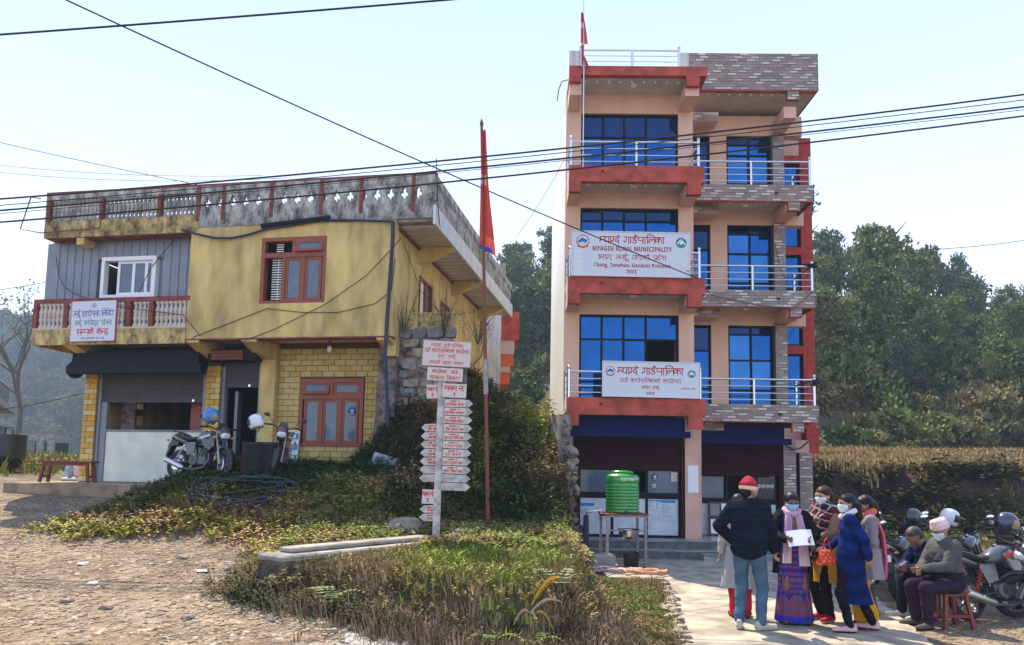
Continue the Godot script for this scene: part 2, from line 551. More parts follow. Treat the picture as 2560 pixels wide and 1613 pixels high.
func make_ground() -> void:
	var xs := PackedFloat32Array()
	var zs := PackedFloat32Array()
	var x := 0.0
	while x < 320.0:
		xs.append(x)
		if x > 0.0: xs.insert(0, -x)
		x += 0.11 if x < 7.0 else 0.11 + (x - 7.0) * 0.055
	var d := -6.0
	while d < 420.0:
		zs.append(d)
		d += 0.5 if d < 4.0 else (0.10 if d < 18.0 else 0.10 + (d - 18.0) * 0.03)
	var st := SurfaceTool.new()
	st.begin(Mesh.PRIMITIVE_TRIANGLES)
	st.set_smooth_group(0)
	for j in zs.size():
		for i in xs.size():
			st.set_color(soil(xs[i], zs[j]))
			st.add_vertex(V(xs[i], height(xs[i], -zs[j]), -zs[j]))
	var w := xs.size()
	for j in zs.size() - 1:
		for i in w - 1:
			var a := j * w + i
			for k in [a, a + w, a + w + 1, a, a + w + 1, a + 1]: st.add_index(k)
	st.generate_normals()
	struct("ground", st.commit(), "dirt")
	# concrete forecourt: a slab 5 cm thick with a broken left edge
	var P := PackedVector2Array()
	var e := 6.0
	while e < 16.0:
		P.append(Vector2(plaza_left(e) + 0.05 * sin(e * 9.0) + 0.04 * sin(e * 23.0) if e < 13.2 else 1.75, -e))
		e += 0.13
	P.append(Vector2(1.75, -16.3)); P.append(Vector2(7.9, -16.2)); P.append(Vector2(7.5, -15.0))
	e = 13.0
	while e > 5.9:
		P.append(Vector2(plaza_right(e) + 0.03 * sin(e * 11.0), -e))
		e -= 0.25
	var b := MB.new()
	b.prism(P, Transform3D(Basis(V(1, 0, 0), V(0, 0, 1), V(0, 1, 0)), V(0, 0.022, 0)), 0.12)
	struct("forecourt_pavement", b, "pavement")
	# stones along the broken left edge and the paler right kerb
	var kerb := thing("stone_edging", "row of rough pale stones edging the concrete forecourt beside the grass patch", "edging")
	rng.seed = 41
	e = 6.3
	while e < 12.6:
		b = rock(rng.randf_range(0.05, 0.10), 5 + int(e * 10.0), 0.5, 1.0)
		var o := part("edge_stone", b, "stone_warm", kerb)
		o.position = V(plaza_left(e) - 0.06 + rng.randf_range(-0.05, 0.05), 0.03, -e)
		e += rng.randf_range(0.16, 0.34)


func rock(r: float, seed_: int, flat := 0.6, sharp := 0.75) -> MB:
	var b := MB.new()
	var f := FastNoiseLite.new()
	f.seed = seed_
	f.frequency = 0.9
	b.blob(Vector3.ZERO, Vector3.ONE, 7)
	for i in b.v.size():
		var p := b.v[i]
		p *= 1.0 + 0.9 * f.get_noise_3dv(p * 1.1)
		b.v[i] = p * V(r * 1.25, r * flat, r)
	for i in range(0, b.v.size(), 3):
		var nm := (b.v[i + 2] - b.v[i]).cross(b.v[i + 1] - b.v[i]).normalized()
		for k in 3: b.n[i + k] = (b.n[i + k] * (1.0 - sharp) + nm * sharp).normalized()
	return b


# ---------------------------------------------------------------- peach office building
func tiles(b: Node3D, pale: Array, dark: MB, u0: float, u1: float, y0: float, y1: float, z: float, s: int) -> void:
	# cladding of narrow printed strips: pale ones are pieces of their own, the dark ones go into one mesh
	rng.seed = s
	var rows := maxi(1, int(round((y1 - y0) / 0.07)))
	var rh := (y1 - y0) / rows
	for r in rows:
		var x: float = u0 - [0.0, 0.1, 0.05, 0.15][r % 4]
		var k := 0
		while x < u1 - 0.01:
			var xa := maxf(x, u0)
			var xb := minf(x + 0.205, u1)
			var y := y0 + rh * r
			if xb - xa > 0.03:
				if (k * 2 + r + int(rng.randf() * 1.3)) % 3 == 0 and xb - xa > 0.12:
					pale.append([xa, xb, y, rh, z])
				else:
					var g := rng.randf_range(0.8, 1.25)
					dark.col = Color(0.30 * g, 0.225 * g, 0.195 * g)
					dark.bx(xa + 0.003, xb - 0.003, y + 0.003, y + rh - 0.003, z - 0.02, z + rng.randf_range(0.008, 0.011))
			x += 0.205
			k += 1


func window_unit(b: Node3D, called: String, u0: float, u1: float, y0: float, y1: float, z: float, cols: Array, rows: Array, glass := "blue_glass", open_cell := Vector2i(-1, -1), ceiling_tint_top := false) -> Node3D:
	# frame bars and a pane in every cell; cols and rows are the inner divisions in metres
	var w := Node3D.new()
	w.name = called
	b.add_child(w, true)
	var X := [u0] + cols + [u1]
	var Y := [y0] + rows + [y1]
	var f := MB.new()
	var t := 0.05
	f.bx(u0, u0 + t, y0, y1, z - 0.05, z + 0.02)
	f.bx(u1 - t, u1, y0, y1, z - 0.05, z + 0.02)
	f.bx(u0 + t, u1 - t, y1 - t, y1, z - 0.05, z + 0.02)
	f.bx(u0 + t, u1 - t, y0, y0 + t, z - 0.05, z + 0.02)
	for c in cols: f.bx(c - t * 0.5, c + t * 0.5, y0 + t, y1 - t, z - 0.048, z + 0.018)
	for r in rows: f.bx(u0 + t, u1 - t, r - t * 0.4, r + t * 0.4, z - 0.046, z + 0.015)
	part("frame", f, "black_frame", w)
	for i in X.size() - 1:
		for j in Y.size() - 1:
			if Vector2i(i, j) == open_cell: continue
			var pane := MB.new()
			pane.box(Vector3.ZERO, V(X[i + 1] - X[i] - 0.03, Y[j + 1] - Y[j] - 0.03, 0.008))
			var o := part("pane", pane, "blue_glass_dark" if ceiling_tint_top and j == Y.size() - 2 else (glass if (i + j) % 3 else "blue_glass"), w)  # top row takes the darker glass that stands for the reflected ceiling
			o.position = V((X[i] + X[i + 1]) * 0.5, (Y[j] + Y[j + 1]) * 0.5, z - 0.018)
			o.rotation = V(rng.randf_range(-0.012, 0.012), rng.randf_range(-0.012, 0.012), 0)
	return w


func rail(b: Node3D, P: Array, y: float, h: float, mids: Array) -> void:
	# steel balcony railing along points P (x, z): four bars, posts with ball finials
	var r := Node3D.new()
	r.name = "railing"
	b.add_child(r, true)
	for k in 4:
		var m := MB.new()
		for i in P.size() - 1:
			var a := V(P[i].x, y + h * [1.0, 0.73, 0.46, 0.2][k], P[i].y)
			var c := V(P[i + 1].x, a.y, P[i + 1].y)
			m.tube([a, c], 0.026 if k == 0 else 0.013, 8)
		part("rail_bar", m, "steel", r)
	for p in P:
		var m := MB.new()
		m.tube([V(p.x, y, p.y), V(p.x, y + h + 0.05, p.y)], 0.034, 8)
		m.blob(V(p.x, y + h + 0.09, p.y), V(0.042, 0.05, 0.042), 8)
		part("post", m, "steel", r)
	for p in mids:
		part("post", MB.new().tube([V(p.x, y, p.y), V(p.x, y + h, p.y)], 0.03, 8), "steel", r)


func make_office() -> void:
	var B := thing("office_building", "four storey peach office with blue glass, red balcony slabs and tiled right bay", "building", V(1.226, 0, -16.15), -deg_to_rad(1.0))
	rng.seed = 5
	var m: MB
	var pale := []
	var dk := MB.new()
	var F := [0.40, 3.50, 6.21, 8.78, 11.12]   # floor levels
	# side and back walls
	part("side_wall", MB.new().bx(-0.05, 0.18, 0.3, 11.15, -10.2, -0.905), "white_wall", B)
	part("back_wall", MB.new().bx(0.18, 6.5, 0.0, 11.15, -10.2, -10.0), "peach", B)
	part("side_wall", MB.new().bx(6.5, 6.72, 0.0, 11.15, -10.2, -3.75), "peach", B)
	part("roof_slab", MB.new().bx(-0.05, 6.0, 11.14, 11.28, -10.2, -3.72), "concrete", B)
	# storeys
	for f in 3:
		var y: float = F[f + 1]
		var t: float = F[f + 2]
		var ceil := t - 0.36
		# left bay wall: piers, beam
		part("wall", MB.new().bx(-0.05, 0.30, y, t - 0.12, -1.15, -0.9), "peach", B)
		m = MB.new().bx(2.62, 2.97, y, t - 0.12, -1.15, -0.9)
		m.bx(2.74, 2.97, y, t - 0.12, -2.05, -1.15)
		part("pillar", m, "peach", B)
		part("beam", MB.new().bx(0.30, 2.62, ceil - 0.30, t - 0.12, -1.15, -0.902), "peach", B)
		part("beam", MB.new().bx(-0.03, 0.24, ceil - 0.26, ceil + 0.02, -0.9, -0.12), "peach_pink", B)
		part("beam", MB.new().bx(2.62, 2.94, ceil - 0.26, ceil + 0.02, -0.9, -0.12), "peach_pink", B)
		# right bay wall
		part("pier", MB.new().bx(3.66, 4.08, y, t - 0.12, -2.3, -2.05), "peach", B)
		part("beam", MB.new().bx(2.97, 3.66, ceil - 0.28, t - 0.12, -2.3, -2.06), "peach", B)
		part("beam", MB.new().bx(4.08, 6.0, ceil - 0.28, t - 0.12, -2.3, -2.052), "peach", B)
		part("beam", MB.new().bx(5.22, 5.52, ceil - 0.26, ceil + 0.02, -2.05, -1.12), "peach_pink", B)
		part("column", MB.new().bx(5.2, 5.49, y, ceil - 0.28, -2.3, -1.92), "tile_grout", B)
		tiles(B, pale, dk, 5.2, 5.49, y + 0.02, ceil - 0.28, -1.92, 100 + f)
		part("beam", MB.new().bx(2.97, 3.72, ceil - 0.2, ceil + 0.02, -1.9, -1.42), "peach_pink", B)
		tiles(B, pale, dk, 2.99, 3.72, ceil - 0.19, ceil, -1.42, 200 + f)
		# dark interior behind the glass
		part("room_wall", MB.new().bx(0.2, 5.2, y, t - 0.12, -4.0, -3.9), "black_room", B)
		# windows
		var top := ceil - 0.3
		if f == 0:
			window_unit(B, "window", 0.30, 2.62, y + 0.0, top, -0.98, [0.83, 1.34, 1.86], [top - 0.58], "blue_glass", Vector2i(3, 0))
			part("window_sash", MB.new().bx(0.86, 1.83, y + 0.3, y + 0.34, -0.99, -0.955), "black_frame", B)
		else:
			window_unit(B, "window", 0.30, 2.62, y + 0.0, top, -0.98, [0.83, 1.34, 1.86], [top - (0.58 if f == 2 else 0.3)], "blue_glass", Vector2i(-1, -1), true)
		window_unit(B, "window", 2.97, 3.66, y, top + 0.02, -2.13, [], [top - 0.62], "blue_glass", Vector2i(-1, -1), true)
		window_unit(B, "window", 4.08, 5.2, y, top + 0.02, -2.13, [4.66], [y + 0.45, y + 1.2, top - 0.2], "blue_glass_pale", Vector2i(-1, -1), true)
		# far red bay on the right
		part("red_wall", MB.new().bx(6.47, 6.78, y - 0.36, t - (0.36 if f < 2 else 0.0), -3.75, -3.5), "wall_red", B)
		part("red_wall", MB.new().bx(5.49, 6.47, y + 1.62, y + 1.84, -3.75, -3.505), "wall_red", B)
		if f < 2:
			window_unit(B, "window", 5.5, 6.47, y + 1.84, t + (0.05 if f == 1 else -0.3), -3.6, [6.0], [])
		else:
			part("wall", MB.new().bx(5.49, 6.46, y + 1.84, t, -3.75, -3.51), "peach_pink", B)
			part("brace", MB.new().bar(V(5.52, y + 1.15, -2.2), V(5.95, y + 1.85, -3.4), 0.03, 0.03), "slab_red", B)
		window_unit(B, "window", 5.5, 6.47, y - 0.02, y + 1.62, -3.6, [6.05], [y + 0.7])
	# slabs
	for f in [1, 2, 3]:
		var y: float = F[f]
		m = MB.new().bx(-0.03, 2.95, y - 0.38, y, -0.14, 0.0)
		m.bx(-0.03, 0.24, y - 0.62, y - 0.38, -0.14, 0.0)
		m.bx(2.63, 2.95, y - 0.66, y - 0.38, -0.14, 0.0)
		part("slab_edge", m, "slab_red", B)
		m = MB.new().bx(-0.03, 2.95, y - 0.30, y - 0.004, -1.15, -0.14)
		part("balcony_slab", m, "ceiling", B)
		part("slab_edge", MB.new().bx(2.95, 3.02, y - 0.38, y + 0.002, -1.04, -0.01), "slab_red", B)
		part("balcony_slab", MB.new().bx(2.95, 5.84, y - 0.31, y - 0.004, -2.3, -1.09), "ceiling", B)
		part("slab_edge", MB.new().bx(2.95, 5.84, y - 0.40, y, -1.09, -1.03), "tile_grout", B)
		tiles(B, pale, dk, 3.03, 5.87, y - 0.40, y, -1.03, 300 + f)
		part("slab_edge", MB.new().bx(5.84, 5.875, y - 0.40, y + 0.002, -2.3, -1.02), "tile_grout", B)
		part("trim", MB.new().bx(3.02, 5.84, y - 0.418, y - 0.401, -1.10, -1.018), "slab_red", B)
		part("bracket", MB.new().bx(5.26, 5.53, y - 0.62, y - 0.42, -1.12, -1.035), "tile_grout", B)
		tiles(B, pale, dk, 5.26, 5.53, y - 0.62, y - 0.42, -1.035, 330 + f)
		part("trim", MB.new().bx(5.245, 5.26, y - 0.64, y - 0.42, -1.12, -1.02), "slab_red", B)
		part("trim", MB.new().bx(5.26, 5.545, y - 0.637, y - 0.62, -1.12, -1.02), "slab_red", B)
		for u in [0.42, 0.75, 1.08, 1.42, 1.75, 2.08, 2.42]:
			part("lamp_holder", MB.new().lathe([Vector2(0.0, 0.0), Vector2(0.025, 0.0), Vector2(0.03, 0.05), Vector2(0.0, 0.06)], 6, Transform3D(Basis(), V(u, y - 0.36, -0.30))), "bulb_white", B)
		for u in [3.95, 4.25, 4.55, 4.85]:
			part("lamp_holder", MB.new().lathe([Vector2(0.0, 0.0), Vector2(0.025, 0.0), Vector2(0.03, 0.05), Vector2(0.0, 0.06)], 6, Transform3D(Basis(), V(u, y - 0.37, -1.30))), "bulb_white", B)
		part("ceiling_lamp", MB.new().lathe([Vector2(0.0, 0.0), Vector2(0.07, 0.01), Vector2(0.075, 0.04)], 10, Transform3D(Basis(), V(1.5, y - 0.34, -0.5))), "bulb_white", B)
		part("ceiling_lamp", MB.new().lathe([Vector2(0.0, 0.0), Vector2(0.07, 0.01), Vector2(0.075, 0.04)], 10, Transform3D(Basis(), V(4.4, y - 0.35, -1.6))), "bulb_white", B)
		part("drain_pipe", MB.new().tube([V(0.72, y - 0.13, -0.02), V(0.72, y - 0.16, 0.09)], 0.025, 8), "plastic_black", B)
		part("drain_pipe", MB.new().tube([V(4.95, y - 0.2, -1.05), V(4.98, y - 0.23, -0.93)], 0.025, 8), "plastic_black", B)
	# railings
	for f in [1, 2, 3]:
		var y: float = F[f]
		rail(B, [Vector2(0.0, -0.9), Vector2(0.02, -0.07), Vector2(2.9, -0.07), Vector2(2.9, -1.1)], y, 0.58, [Vector2(1.5, -0.07)])
		rail(B, [Vector2(2.93, -1.1), Vector2(5.8, -1.1), Vector2(5.8, -2.25)], y, 0.60, [Vector2(4.4, -1.1)])
	# roof
	var y: float = F[4]
	m = MB.new().bx(-0.05, 3.1, y - 0.2, y + 0.02, -0.14, 0.0)
	m.bx(-0.05, 0.22, y - 0.36, y - 0.2, -0.14, 0.0)
	m.bx(2.62, 2.92, y - 0.44, y - 0.2, -0.14, 0.0)
	m.bx(3.02, 3.1, y - 0.2, y + 0.018, -1.1, -0.14)
	part("slab_edge", m, "slab_red", B)
	part("roof_slab", MB.new().bx(-0.05, 3.02, y - 0.17, y + 0.01, -2.2, -0.14), "ceiling", B)
	for u in 9:
		part("lamp_holder", MB.new().lathe([Vector2(0.0, 0.0), Vector2(0.025, 0.0), Vector2(0.03, 0.05), Vector2(0.0, 0.06)], 6, Transform3D(Basis(), V(0.35 + u * 0.27, y - 0.225, -0.3))), "bulb_white", B)
		part("lamp_holder", MB.new().lathe([Vector2(0.0, 0.0), Vector2(0.025, 0.0), Vector2(0.03, 0.05), Vector2(0.0, 0.06)], 6, Transform3D(Basis(), V(3.15 + u * 0.26, y - 0.02, -1.2))), "bulb_white", B)
	part("ceiling_lamp", MB.new().lathe([Vector2(0.0, 0.0), Vector2(0.07, 0.01), Vector2(0.075, 0.04)], 10, Transform3D(Basis(), V(1.5, y - 0.2, -0.5))), "bulb_white", B)
	part("roof_slab", MB.new().bx(3.1, 6.0, y + 0.03, y + 0.2, -3.7, -1.09), "ceiling", B)
	part("roof_post", MB.new().bx(-0.05, 0.2, y + 0.02, y + 0.44, -0.35, -0.1), "white_wall", B)
	part("roof_post", MB.new().bx(2.66, 2.92, y + 0.02, y + 0.98, -1.35, -1.05), "white_wall", B)
	m = MB.new().bx(2.92, 6.0, y + 0.02, y + 0.96, -1.12, -1.03)
	part("parapet", m, "tile_grout", B)
	tiles(B, pale, dk, 2.92, 6.02, y + 0.03, y + 0.96, -1.03, 400)
	part("parapet", MB.new().bx(6.0, 6.03, y + 0.02, y + 0.962, -3.7, -1.02), "tile_grout", B)
	part("trim", MB.new().bx(3.1, 6.0, y + 0.0, y + 0.019, -1.13, -1.018), "slab_red", B)
	part("bracket", MB.new().bx(5.28, 5.56, y - 0.2, y + 0.0, -1.12, -1.035), "tile_grout", B)
	tiles(B, pale, dk, 5.28, 5.56, y - 0.2, y + 0.0, -1.035, 430)
	part("trim", MB.new().bx(5.265, 5.56, y - 0.215, y - 0.2, -1.12, -1.02), "slab_red", B)
	part("finial", MB.new().lathe([Vector2(0.09, 0), Vector2(0.03, 0.06), Vector2(0.035, 0.12), Vector2(0.01, 0.15), Vector2(0, 0.2)], 10, Transform3D(Basis(), V(2.25, y + 0.02, -0.35))), "rust_pole", B)
	rail(B, [Vector2(0.22, -0.22), Vector2(2.5, -0.22)], y + 0.02, 0.5, [Vector2(1.42, -0.22)])
	part("cable_stub", MB.new().tube([V(-0.05, y - 0.1, -0.4), V(-0.2, y - 0.14, -0.4), V(-0.27, y - 0.35, -0.4), V(-0.3, y - 0.62, -0.4)], 0.014, 6), "cable", B)
	# ground floor
	part("wall", MB.new().bx(-0.04, 0.36, 0.35, 3.12, -1.2, -0.95), "shutter_maroon", B)
	part("pillar", MB.new().bx(2.75, 3.05, 0.35, 3.2, -1.3, -0.9), "peach_pink", B)
	part("pillar", MB.new().bx(3.05, 3.17, 0.35, 3.2, -2.1, -1.1), "peach_pink", B)
	part("beam", MB.new().bx(0.24, 2.66, 3.05, 3.2, -0.98, -0.9), "ceiling", B)
	m = MB.new().bx(0.16, 2.62, 2.78, 3.1, -0.85, -0.28)
	m.bar(V(0.08, 2.72, -0.24), V(2.72, 2.72, -0.24), 0.12, 0.14)
	part("shutter_box", m, "shutter_blue", B)
	m = MB.new()
	for k in 12: m.box(V(1.5, 2.7 - k * 0.06, -0.93), V(2.46, 0.052, 0.03), Basis(Vector3.RIGHT, 0.22))
	m.bx(0.3, 2.72, 1.96, 2.03, -0.96, -0.89)
	part("shutter", m, "shutter_maroon", B)
	part("shutter_guide", MB.new().bx(2.66, 2.74, 0.41, 2.75, -1.0, -0.88), "shutter_maroon", B)
	# shop front under the left shutter
	var D := Node3D.new(); D.name = "shop_front"; B.add_child(D)
	m = MB.new()
	for u in [0.34, 1.10, 1.89, 2.64]: m.bx(u - 0.03, u + 0.03, 0.41, 1.97, -1.06, -1.0)
	m.bx(0.37, 2.61, 1.28, 1.42, -1.055, -1.005); m.bx(0.37, 2.61, 0.405, 0.46, -1.055, -1.005); m.bx(0.37, 2.61, 1.92, 1.97, -1.055, -1.005)
	part("frame", m, "black_frame", D)
	for u in [[0.37, 1.07], [1.13, 1.86], [1.92, 2.61]]: part("panel", MB.new().bx(u[0], u[1], 0.46, 1.28, -1.045, -1.02), "door_panel", D)
	part("pane", MB.new().bx(0.37, 1.07, 1.42, 1.92, -1.04, -1.03), "house_glass", D)
	part("pane", MB.new().bx(1.92, 2.61, 1.42, 1.92, -1.04, -1.03), "house_glass", D)
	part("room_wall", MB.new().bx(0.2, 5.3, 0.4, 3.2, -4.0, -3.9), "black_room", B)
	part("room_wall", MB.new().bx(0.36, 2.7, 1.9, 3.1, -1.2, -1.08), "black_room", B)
	# right bay ground floor
	tiles(B, pale, dk, 2.97, 3.78, 2.90, 3.1, -1.42, 500)
	part("beam", MB.new().bx(2.97, 3.78, 2.88, 3.1, -1.9, -1.422), "peach_pink", B)
	m = MB.new().bx(3.2, 5.2, 2.72, 3.05, -2.0, -1.42)
	m.bar(V(3.16, 2.66, -1.38), V(5.34, 2.66, -1.38), 0.12, 0.14)
	part("shutter_box", m, "shutter_blue", B)
	m = MB.new()
	for k in 13: m.box(V(4.28, 2.64 - k * 0.06, -2.0), V(2.1, 0.052, 0.03), Basis(Vector3.RIGHT, 0.22))
	m.bx(3.22, 5.34, 1.85, 1.9, -2.03, -1.97)
	part("shutter", m, "shutter_maroon", B)
	for u in [3.2, 5.3]: part("shutter_guide", MB.new().bx(u - 0.04, u + 0.05, 0.38, 2.7, -2.08, -1.96), "shutter_maroon", B)
	D = Node3D.new(); D.name = "shop_front"; B.add_child(D, true)
	m = MB.new()
	for u in [3.29, 4.02, 4.75, 5.24]: m.bx(u - 0.03, u + 0.03, 0.36, 1.86, -2.16, -2.1)
	m.bx(3.32, 5.21, 1.16, 1.30, -2.155, -2.105); m.bx(3.32, 5.21, 0.355, 0.41, -2.155, -2.105)
	part("frame", m, "black_frame", D)
	for u in [[3.32, 3.99], [4.05, 4.72], [4.78, 5.21]]: part("panel", MB.new().bx(u[0], u[1], 0.41, 1.16, -2.145, -2.12), "door_panel", D)
	part("pane", MB.new().bx(3.32, 3.95, 1.30, 1.82, -2.14, -2.13), "house_glass", D)
	part("pane", MB.new().bx(4.62, 5.21, 1.30, 1.82, -2.14, -2.13), "dark_glass", D)
	part("room_wall", MB.new().bx(3.2, 5.3, 1.86, 3.0, -2.3, -2.18), "black_room", B)
	for u in [5.34, 5.98]:
		part("column", MB.new().bx(u, u + 0.3, 0.2, 2.7 if u < 5.5 else 2.45, -2.4, -1.9 if u < 5.5 else -2.6), "tile_grout", B) if u < 5.5 else part("column", MB.new().bx(u, u + 0.33, 0.15, 2.45, -3.0, -2.6), "tile_grout", B)
	tiles(B, pale, dk, 5.34, 5.64, 0.3, 2.7, -1.9, 510)
	tiles(B, pale, dk, 5.98, 6.31, 0.15, 2.45, -2.6, 520)
	part("door", MB.new().bx(5.64, 5.98, 0.2, 2.75, -2.95, -2.9), "shutter_maroon", B)
	part("beam", MB.new().bx(5.64, 6.46, 2.47, 2.8, -3.6, -3.2), "peach_pink", B)
	part("red_wall", MB.new().bx(6.47, 6.79, 2.47, 3.14, -3.75, -3.38), "wall_red", B)
	part("wall", MB.new().bx(5.6, 6.7, 0.0, 3.14, -3.9, -3.76), "peach_pink", B)
	part("cable_bundle", MB.new().tube([V(5.2, 2.62, -1.5), V(5.5, 2.5, -1.7), V(5.9, 2.55, -2.3), V(6.2, 2.75, -2.5)], 0.022, 6), "cable", B)
	# marble steps
	part("floor", MB.new().bx(0.18, 6.5, 0.2, 0.395, -4.0, -0.62), "marble", B)
	part("floor", MB.new().bx(-0.03, 2.75, 3.1, 3.2, -1.2, -0.9), "ceiling", B)
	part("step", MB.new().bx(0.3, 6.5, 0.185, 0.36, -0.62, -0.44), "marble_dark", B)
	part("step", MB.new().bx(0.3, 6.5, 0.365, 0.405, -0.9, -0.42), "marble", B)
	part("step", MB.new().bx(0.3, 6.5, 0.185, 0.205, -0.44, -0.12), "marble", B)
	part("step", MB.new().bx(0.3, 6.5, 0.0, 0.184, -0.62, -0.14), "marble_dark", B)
	part("step", MB.new().bx(2.9, 4.6, 0.0, 0.16, -0.12, 0.2), "marble", B)
	# the pale strips: 300 as pieces, the rest joined
	var mesh_by := {}
	for i in pale.size():
		var q: Array = pale[i]
		if i < 300:
			var key := int((q[1] - q[0]) * 100)
			if not mesh_by.has(key): mesh_by[key] = MB.new().box(Vector3.ZERO, V(key / 100.0 - 0.006, q[3] * 0.66, 0.03)).mesh()
			part("tile", mesh_by[key], "tile_light" if rng.randf() < 0.6 else "tile_pale", B).position = V((q[0] + q[1]) * 0.5, q[2] + q[3] * 0.5, q[4] + 0.0)
		else:
			dk.col = Color(0.6, 0.53, 0.48)
			dk.bx(q[0] + 0.003, q[1] - 0.003, q[2] + 0.003, q[2] + q[3] - 0.003, q[4] - 0.02, q[4] + 0.014)
	part("tile_cladding", dk, "tile_dark", B).set_meta("kind", "stuff")
	print("pale tiles ", pale.size())


# ---------------------------------------------------------------- weathered yellow house
func wood_window(b: Node3D, u0: float, u1: float, y0: float, y1: float, z: float, open_left: bool) -> void:
	# brown casement: two top lights over three panes, white bars of a grille behind
	var w := Node3D.new()
	w.name = "window"
	b.add_child(w, true)
	var f := MB.new()
	var W := u1 - u0
	var t := 0.085
	var yt := y1 - (y1 - y0) * 0.27
	f.bx(u0, u0 + t, y0, y1, z - 0.1, z + 0.05); f.bx(u1 - t, u1, y0, y1, z - 0.1, z + 0.05)
	f.bx(u0 + t, u1 - t, y1 - t, y1, z - 0.1, z + 0.05); f.bx(u0 + t, u1 - t, y0, y0 + t * 0.7, z - 0.1, z + 0.05)
	f.bx(u0 + t, u1 - t, yt - 0.05, yt + 0.05, z - 0.1, z + 0.045)
	f.bx(u0 + W * 0.5 - 0.04, u0 + W * 0.5 + 0.04, yt + 0.05, y1 - t, z - 0.1, z + 0.045)
	for k in [1, 2]: f.bx(u0 + t + (W - 2 * t) * k / 3.0 - 0.035, u0 + t + (W - 2 * t) * k / 3.0 + 0.035, y0 + t * 0.7, yt - 0.05, z - 0.1, z + 0.04)
	part("frame", f, "window_wood", w)
	var sash := func(x0: float, x1: float, ya: float, yb: float, X: Transform3D, label: String) -> void:
		var s := MB.new()
		var q := 0.06
		s.bx(x0, x0 + q, ya, yb, -0.02, 0.02); s.bx(x1 - q, x1, ya, yb, -0.02, 0.02)
		s.bx(x0 + q, x1 - q, yb - q, yb, -0.02, 0.02); s.bx(x0 + q, x1 - q, ya, ya + q, -0.02, 0.02)
		var o := part("sash", s, "window_wood", w, label)
		o.transform = X
		part("pane", MB.new().bx(x0 + q, x1 - q, ya + q, yb - q, -0.004, 0.004), "house_glass", w).transform = X
	var third := (W - 2 * t) / 3.0
	for k in 3:
		if open_left and k == 0: continue
		sash.call(u0 + t + third * k + 0.03, u0 + t + third * (k + 1) - 0.03, y0 + t * 0.7, yt - 0.05, Transform3D(Basis(), V(0, 0, z + 0.0)), "")
	for k in 2:
		if open_left and k == 0: continue
		var hung := (open_left and k == 1) or (not open_left and k == 0)
		var X := Transform3D(Basis(), V(0, 0, z))
		if hung: X = Transform3D(Basis(Vector3.RIGHT, -0.22), V(0, y1 - t, z + 0.03)) * Transform3D(Basis(), V(0, -(y1 - t), 0))
		sash.call(u0 + (t if k == 0 else W * 0.5 + 0.04), u0 + (W * 0.5 - 0.04 if k == 0 else W - t), yt + 0.05, y1 - t, X, "top light tilted outwards" if hung else "")
	var g := MB.new()
	for k in 3:
		var xa := u0 + t + third * k + third * 0.3
		for j in 17:
			var yy := y0 + 0.12 + (yt - y0 - 0.2) * j / 16.0
			g.bx(xa, xa + third * 0.52, yy - 0.009, yy + 0.009, z - 0.07, z - 0.05)
		g.bx(xa + third * 0.3, xa + third * 0.3 + 0.012, y0 + 0.08, yt - 0.05, z - 0.068, z - 0.056)
	for j in 4:
		g.bx(u0 + 0.3, u0 + 0.46, yt + 0.1 + j * 0.05, yt + 0.118 + j * 0.05, z - 0.07, z - 0.05)
		g.bx(u1 - 0.45, u1 - 0.3, yt + 0.1 + j * 0.05, yt + 0.118 + j * 0.05, z - 0.07, z - 0.05)
	part("grille", g, "grille", w)
	part("dark_room", MB.new().bx(u0 + 0.02, u1 - 0.02, y0 + 0.02, y1 - 0.02, z - 0.26, z - 0.24), "black_room", w)


func bricks(b: Node3D, u0: float, u1: float, y0: float, y1: float, z: float, L: float, Hh: float, holes: Array, mats: Array, meshes: Dictionary) -> int:
	# running bond, each brick a piece of its own, joints recessed in the dark wall behind
	var rows := int(round((y1 - y0) / Hh))
	var rh := (y1 - y0) / rows
	var count := 0
	for r in rows:
		var x := u0 - (L * 0.5 if r % 2 else 0.0)
		var y := y0 + rh * r
		while x < u1 - 0.02:
			var spans := [[maxf(x, u0), minf(x + L, u1)]]
			for h in holes:
				if y + rh * 0.6 > h[2] and y + rh * 0.4 < h[3]:
					var nx := []
					for s in spans:
						if s[0] < h[0]: nx.append([s[0], minf(s[1], h[0])])
						if s[1] > h[1]: nx.append([maxf(s[0], h[1]), s[1]])
					spans = nx
			for s in spans:
				var w := snappedf(s[1] - s[0], 0.01)
				if w < 0.04: continue
				var key := "%.2f %.3f" % [w, rh]
				if not meshes.has(key): meshes[key] = MB.new().cbox(Vector3.ZERO, V(w - 0.009, rh - 0.009, 0.05), 0.005).mesh()
				var o := part("brick", meshes[key], mats[rng.randi() % mats.size()], b)
				o.position = V((s[0] + s[1]) * 0.5, y + rh * 0.5, z - 0.012 + rng.randf_range(-0.002, 0.003))
				count += 1
			x += L
	return count


func baluster_mesh(h: float) -> ArrayMesh:
	var p := []
	for q in [[0.0, 0.045], [0.1, 0.045], [0.12, 0.028], [0.2, 0.026], [0.36, 0.046], [0.46, 0.03], [0.5, 0.05], [0.54, 0.03], [0.64, 0.046], [0.8, 0.026], [0.88, 0.028], [0.9, 0.045], [1.0, 0.045]]:
		p.append(Vector2(q[1] * 1.25, q[0] * h))
	return MB.new().lathe(p, 8).mesh()


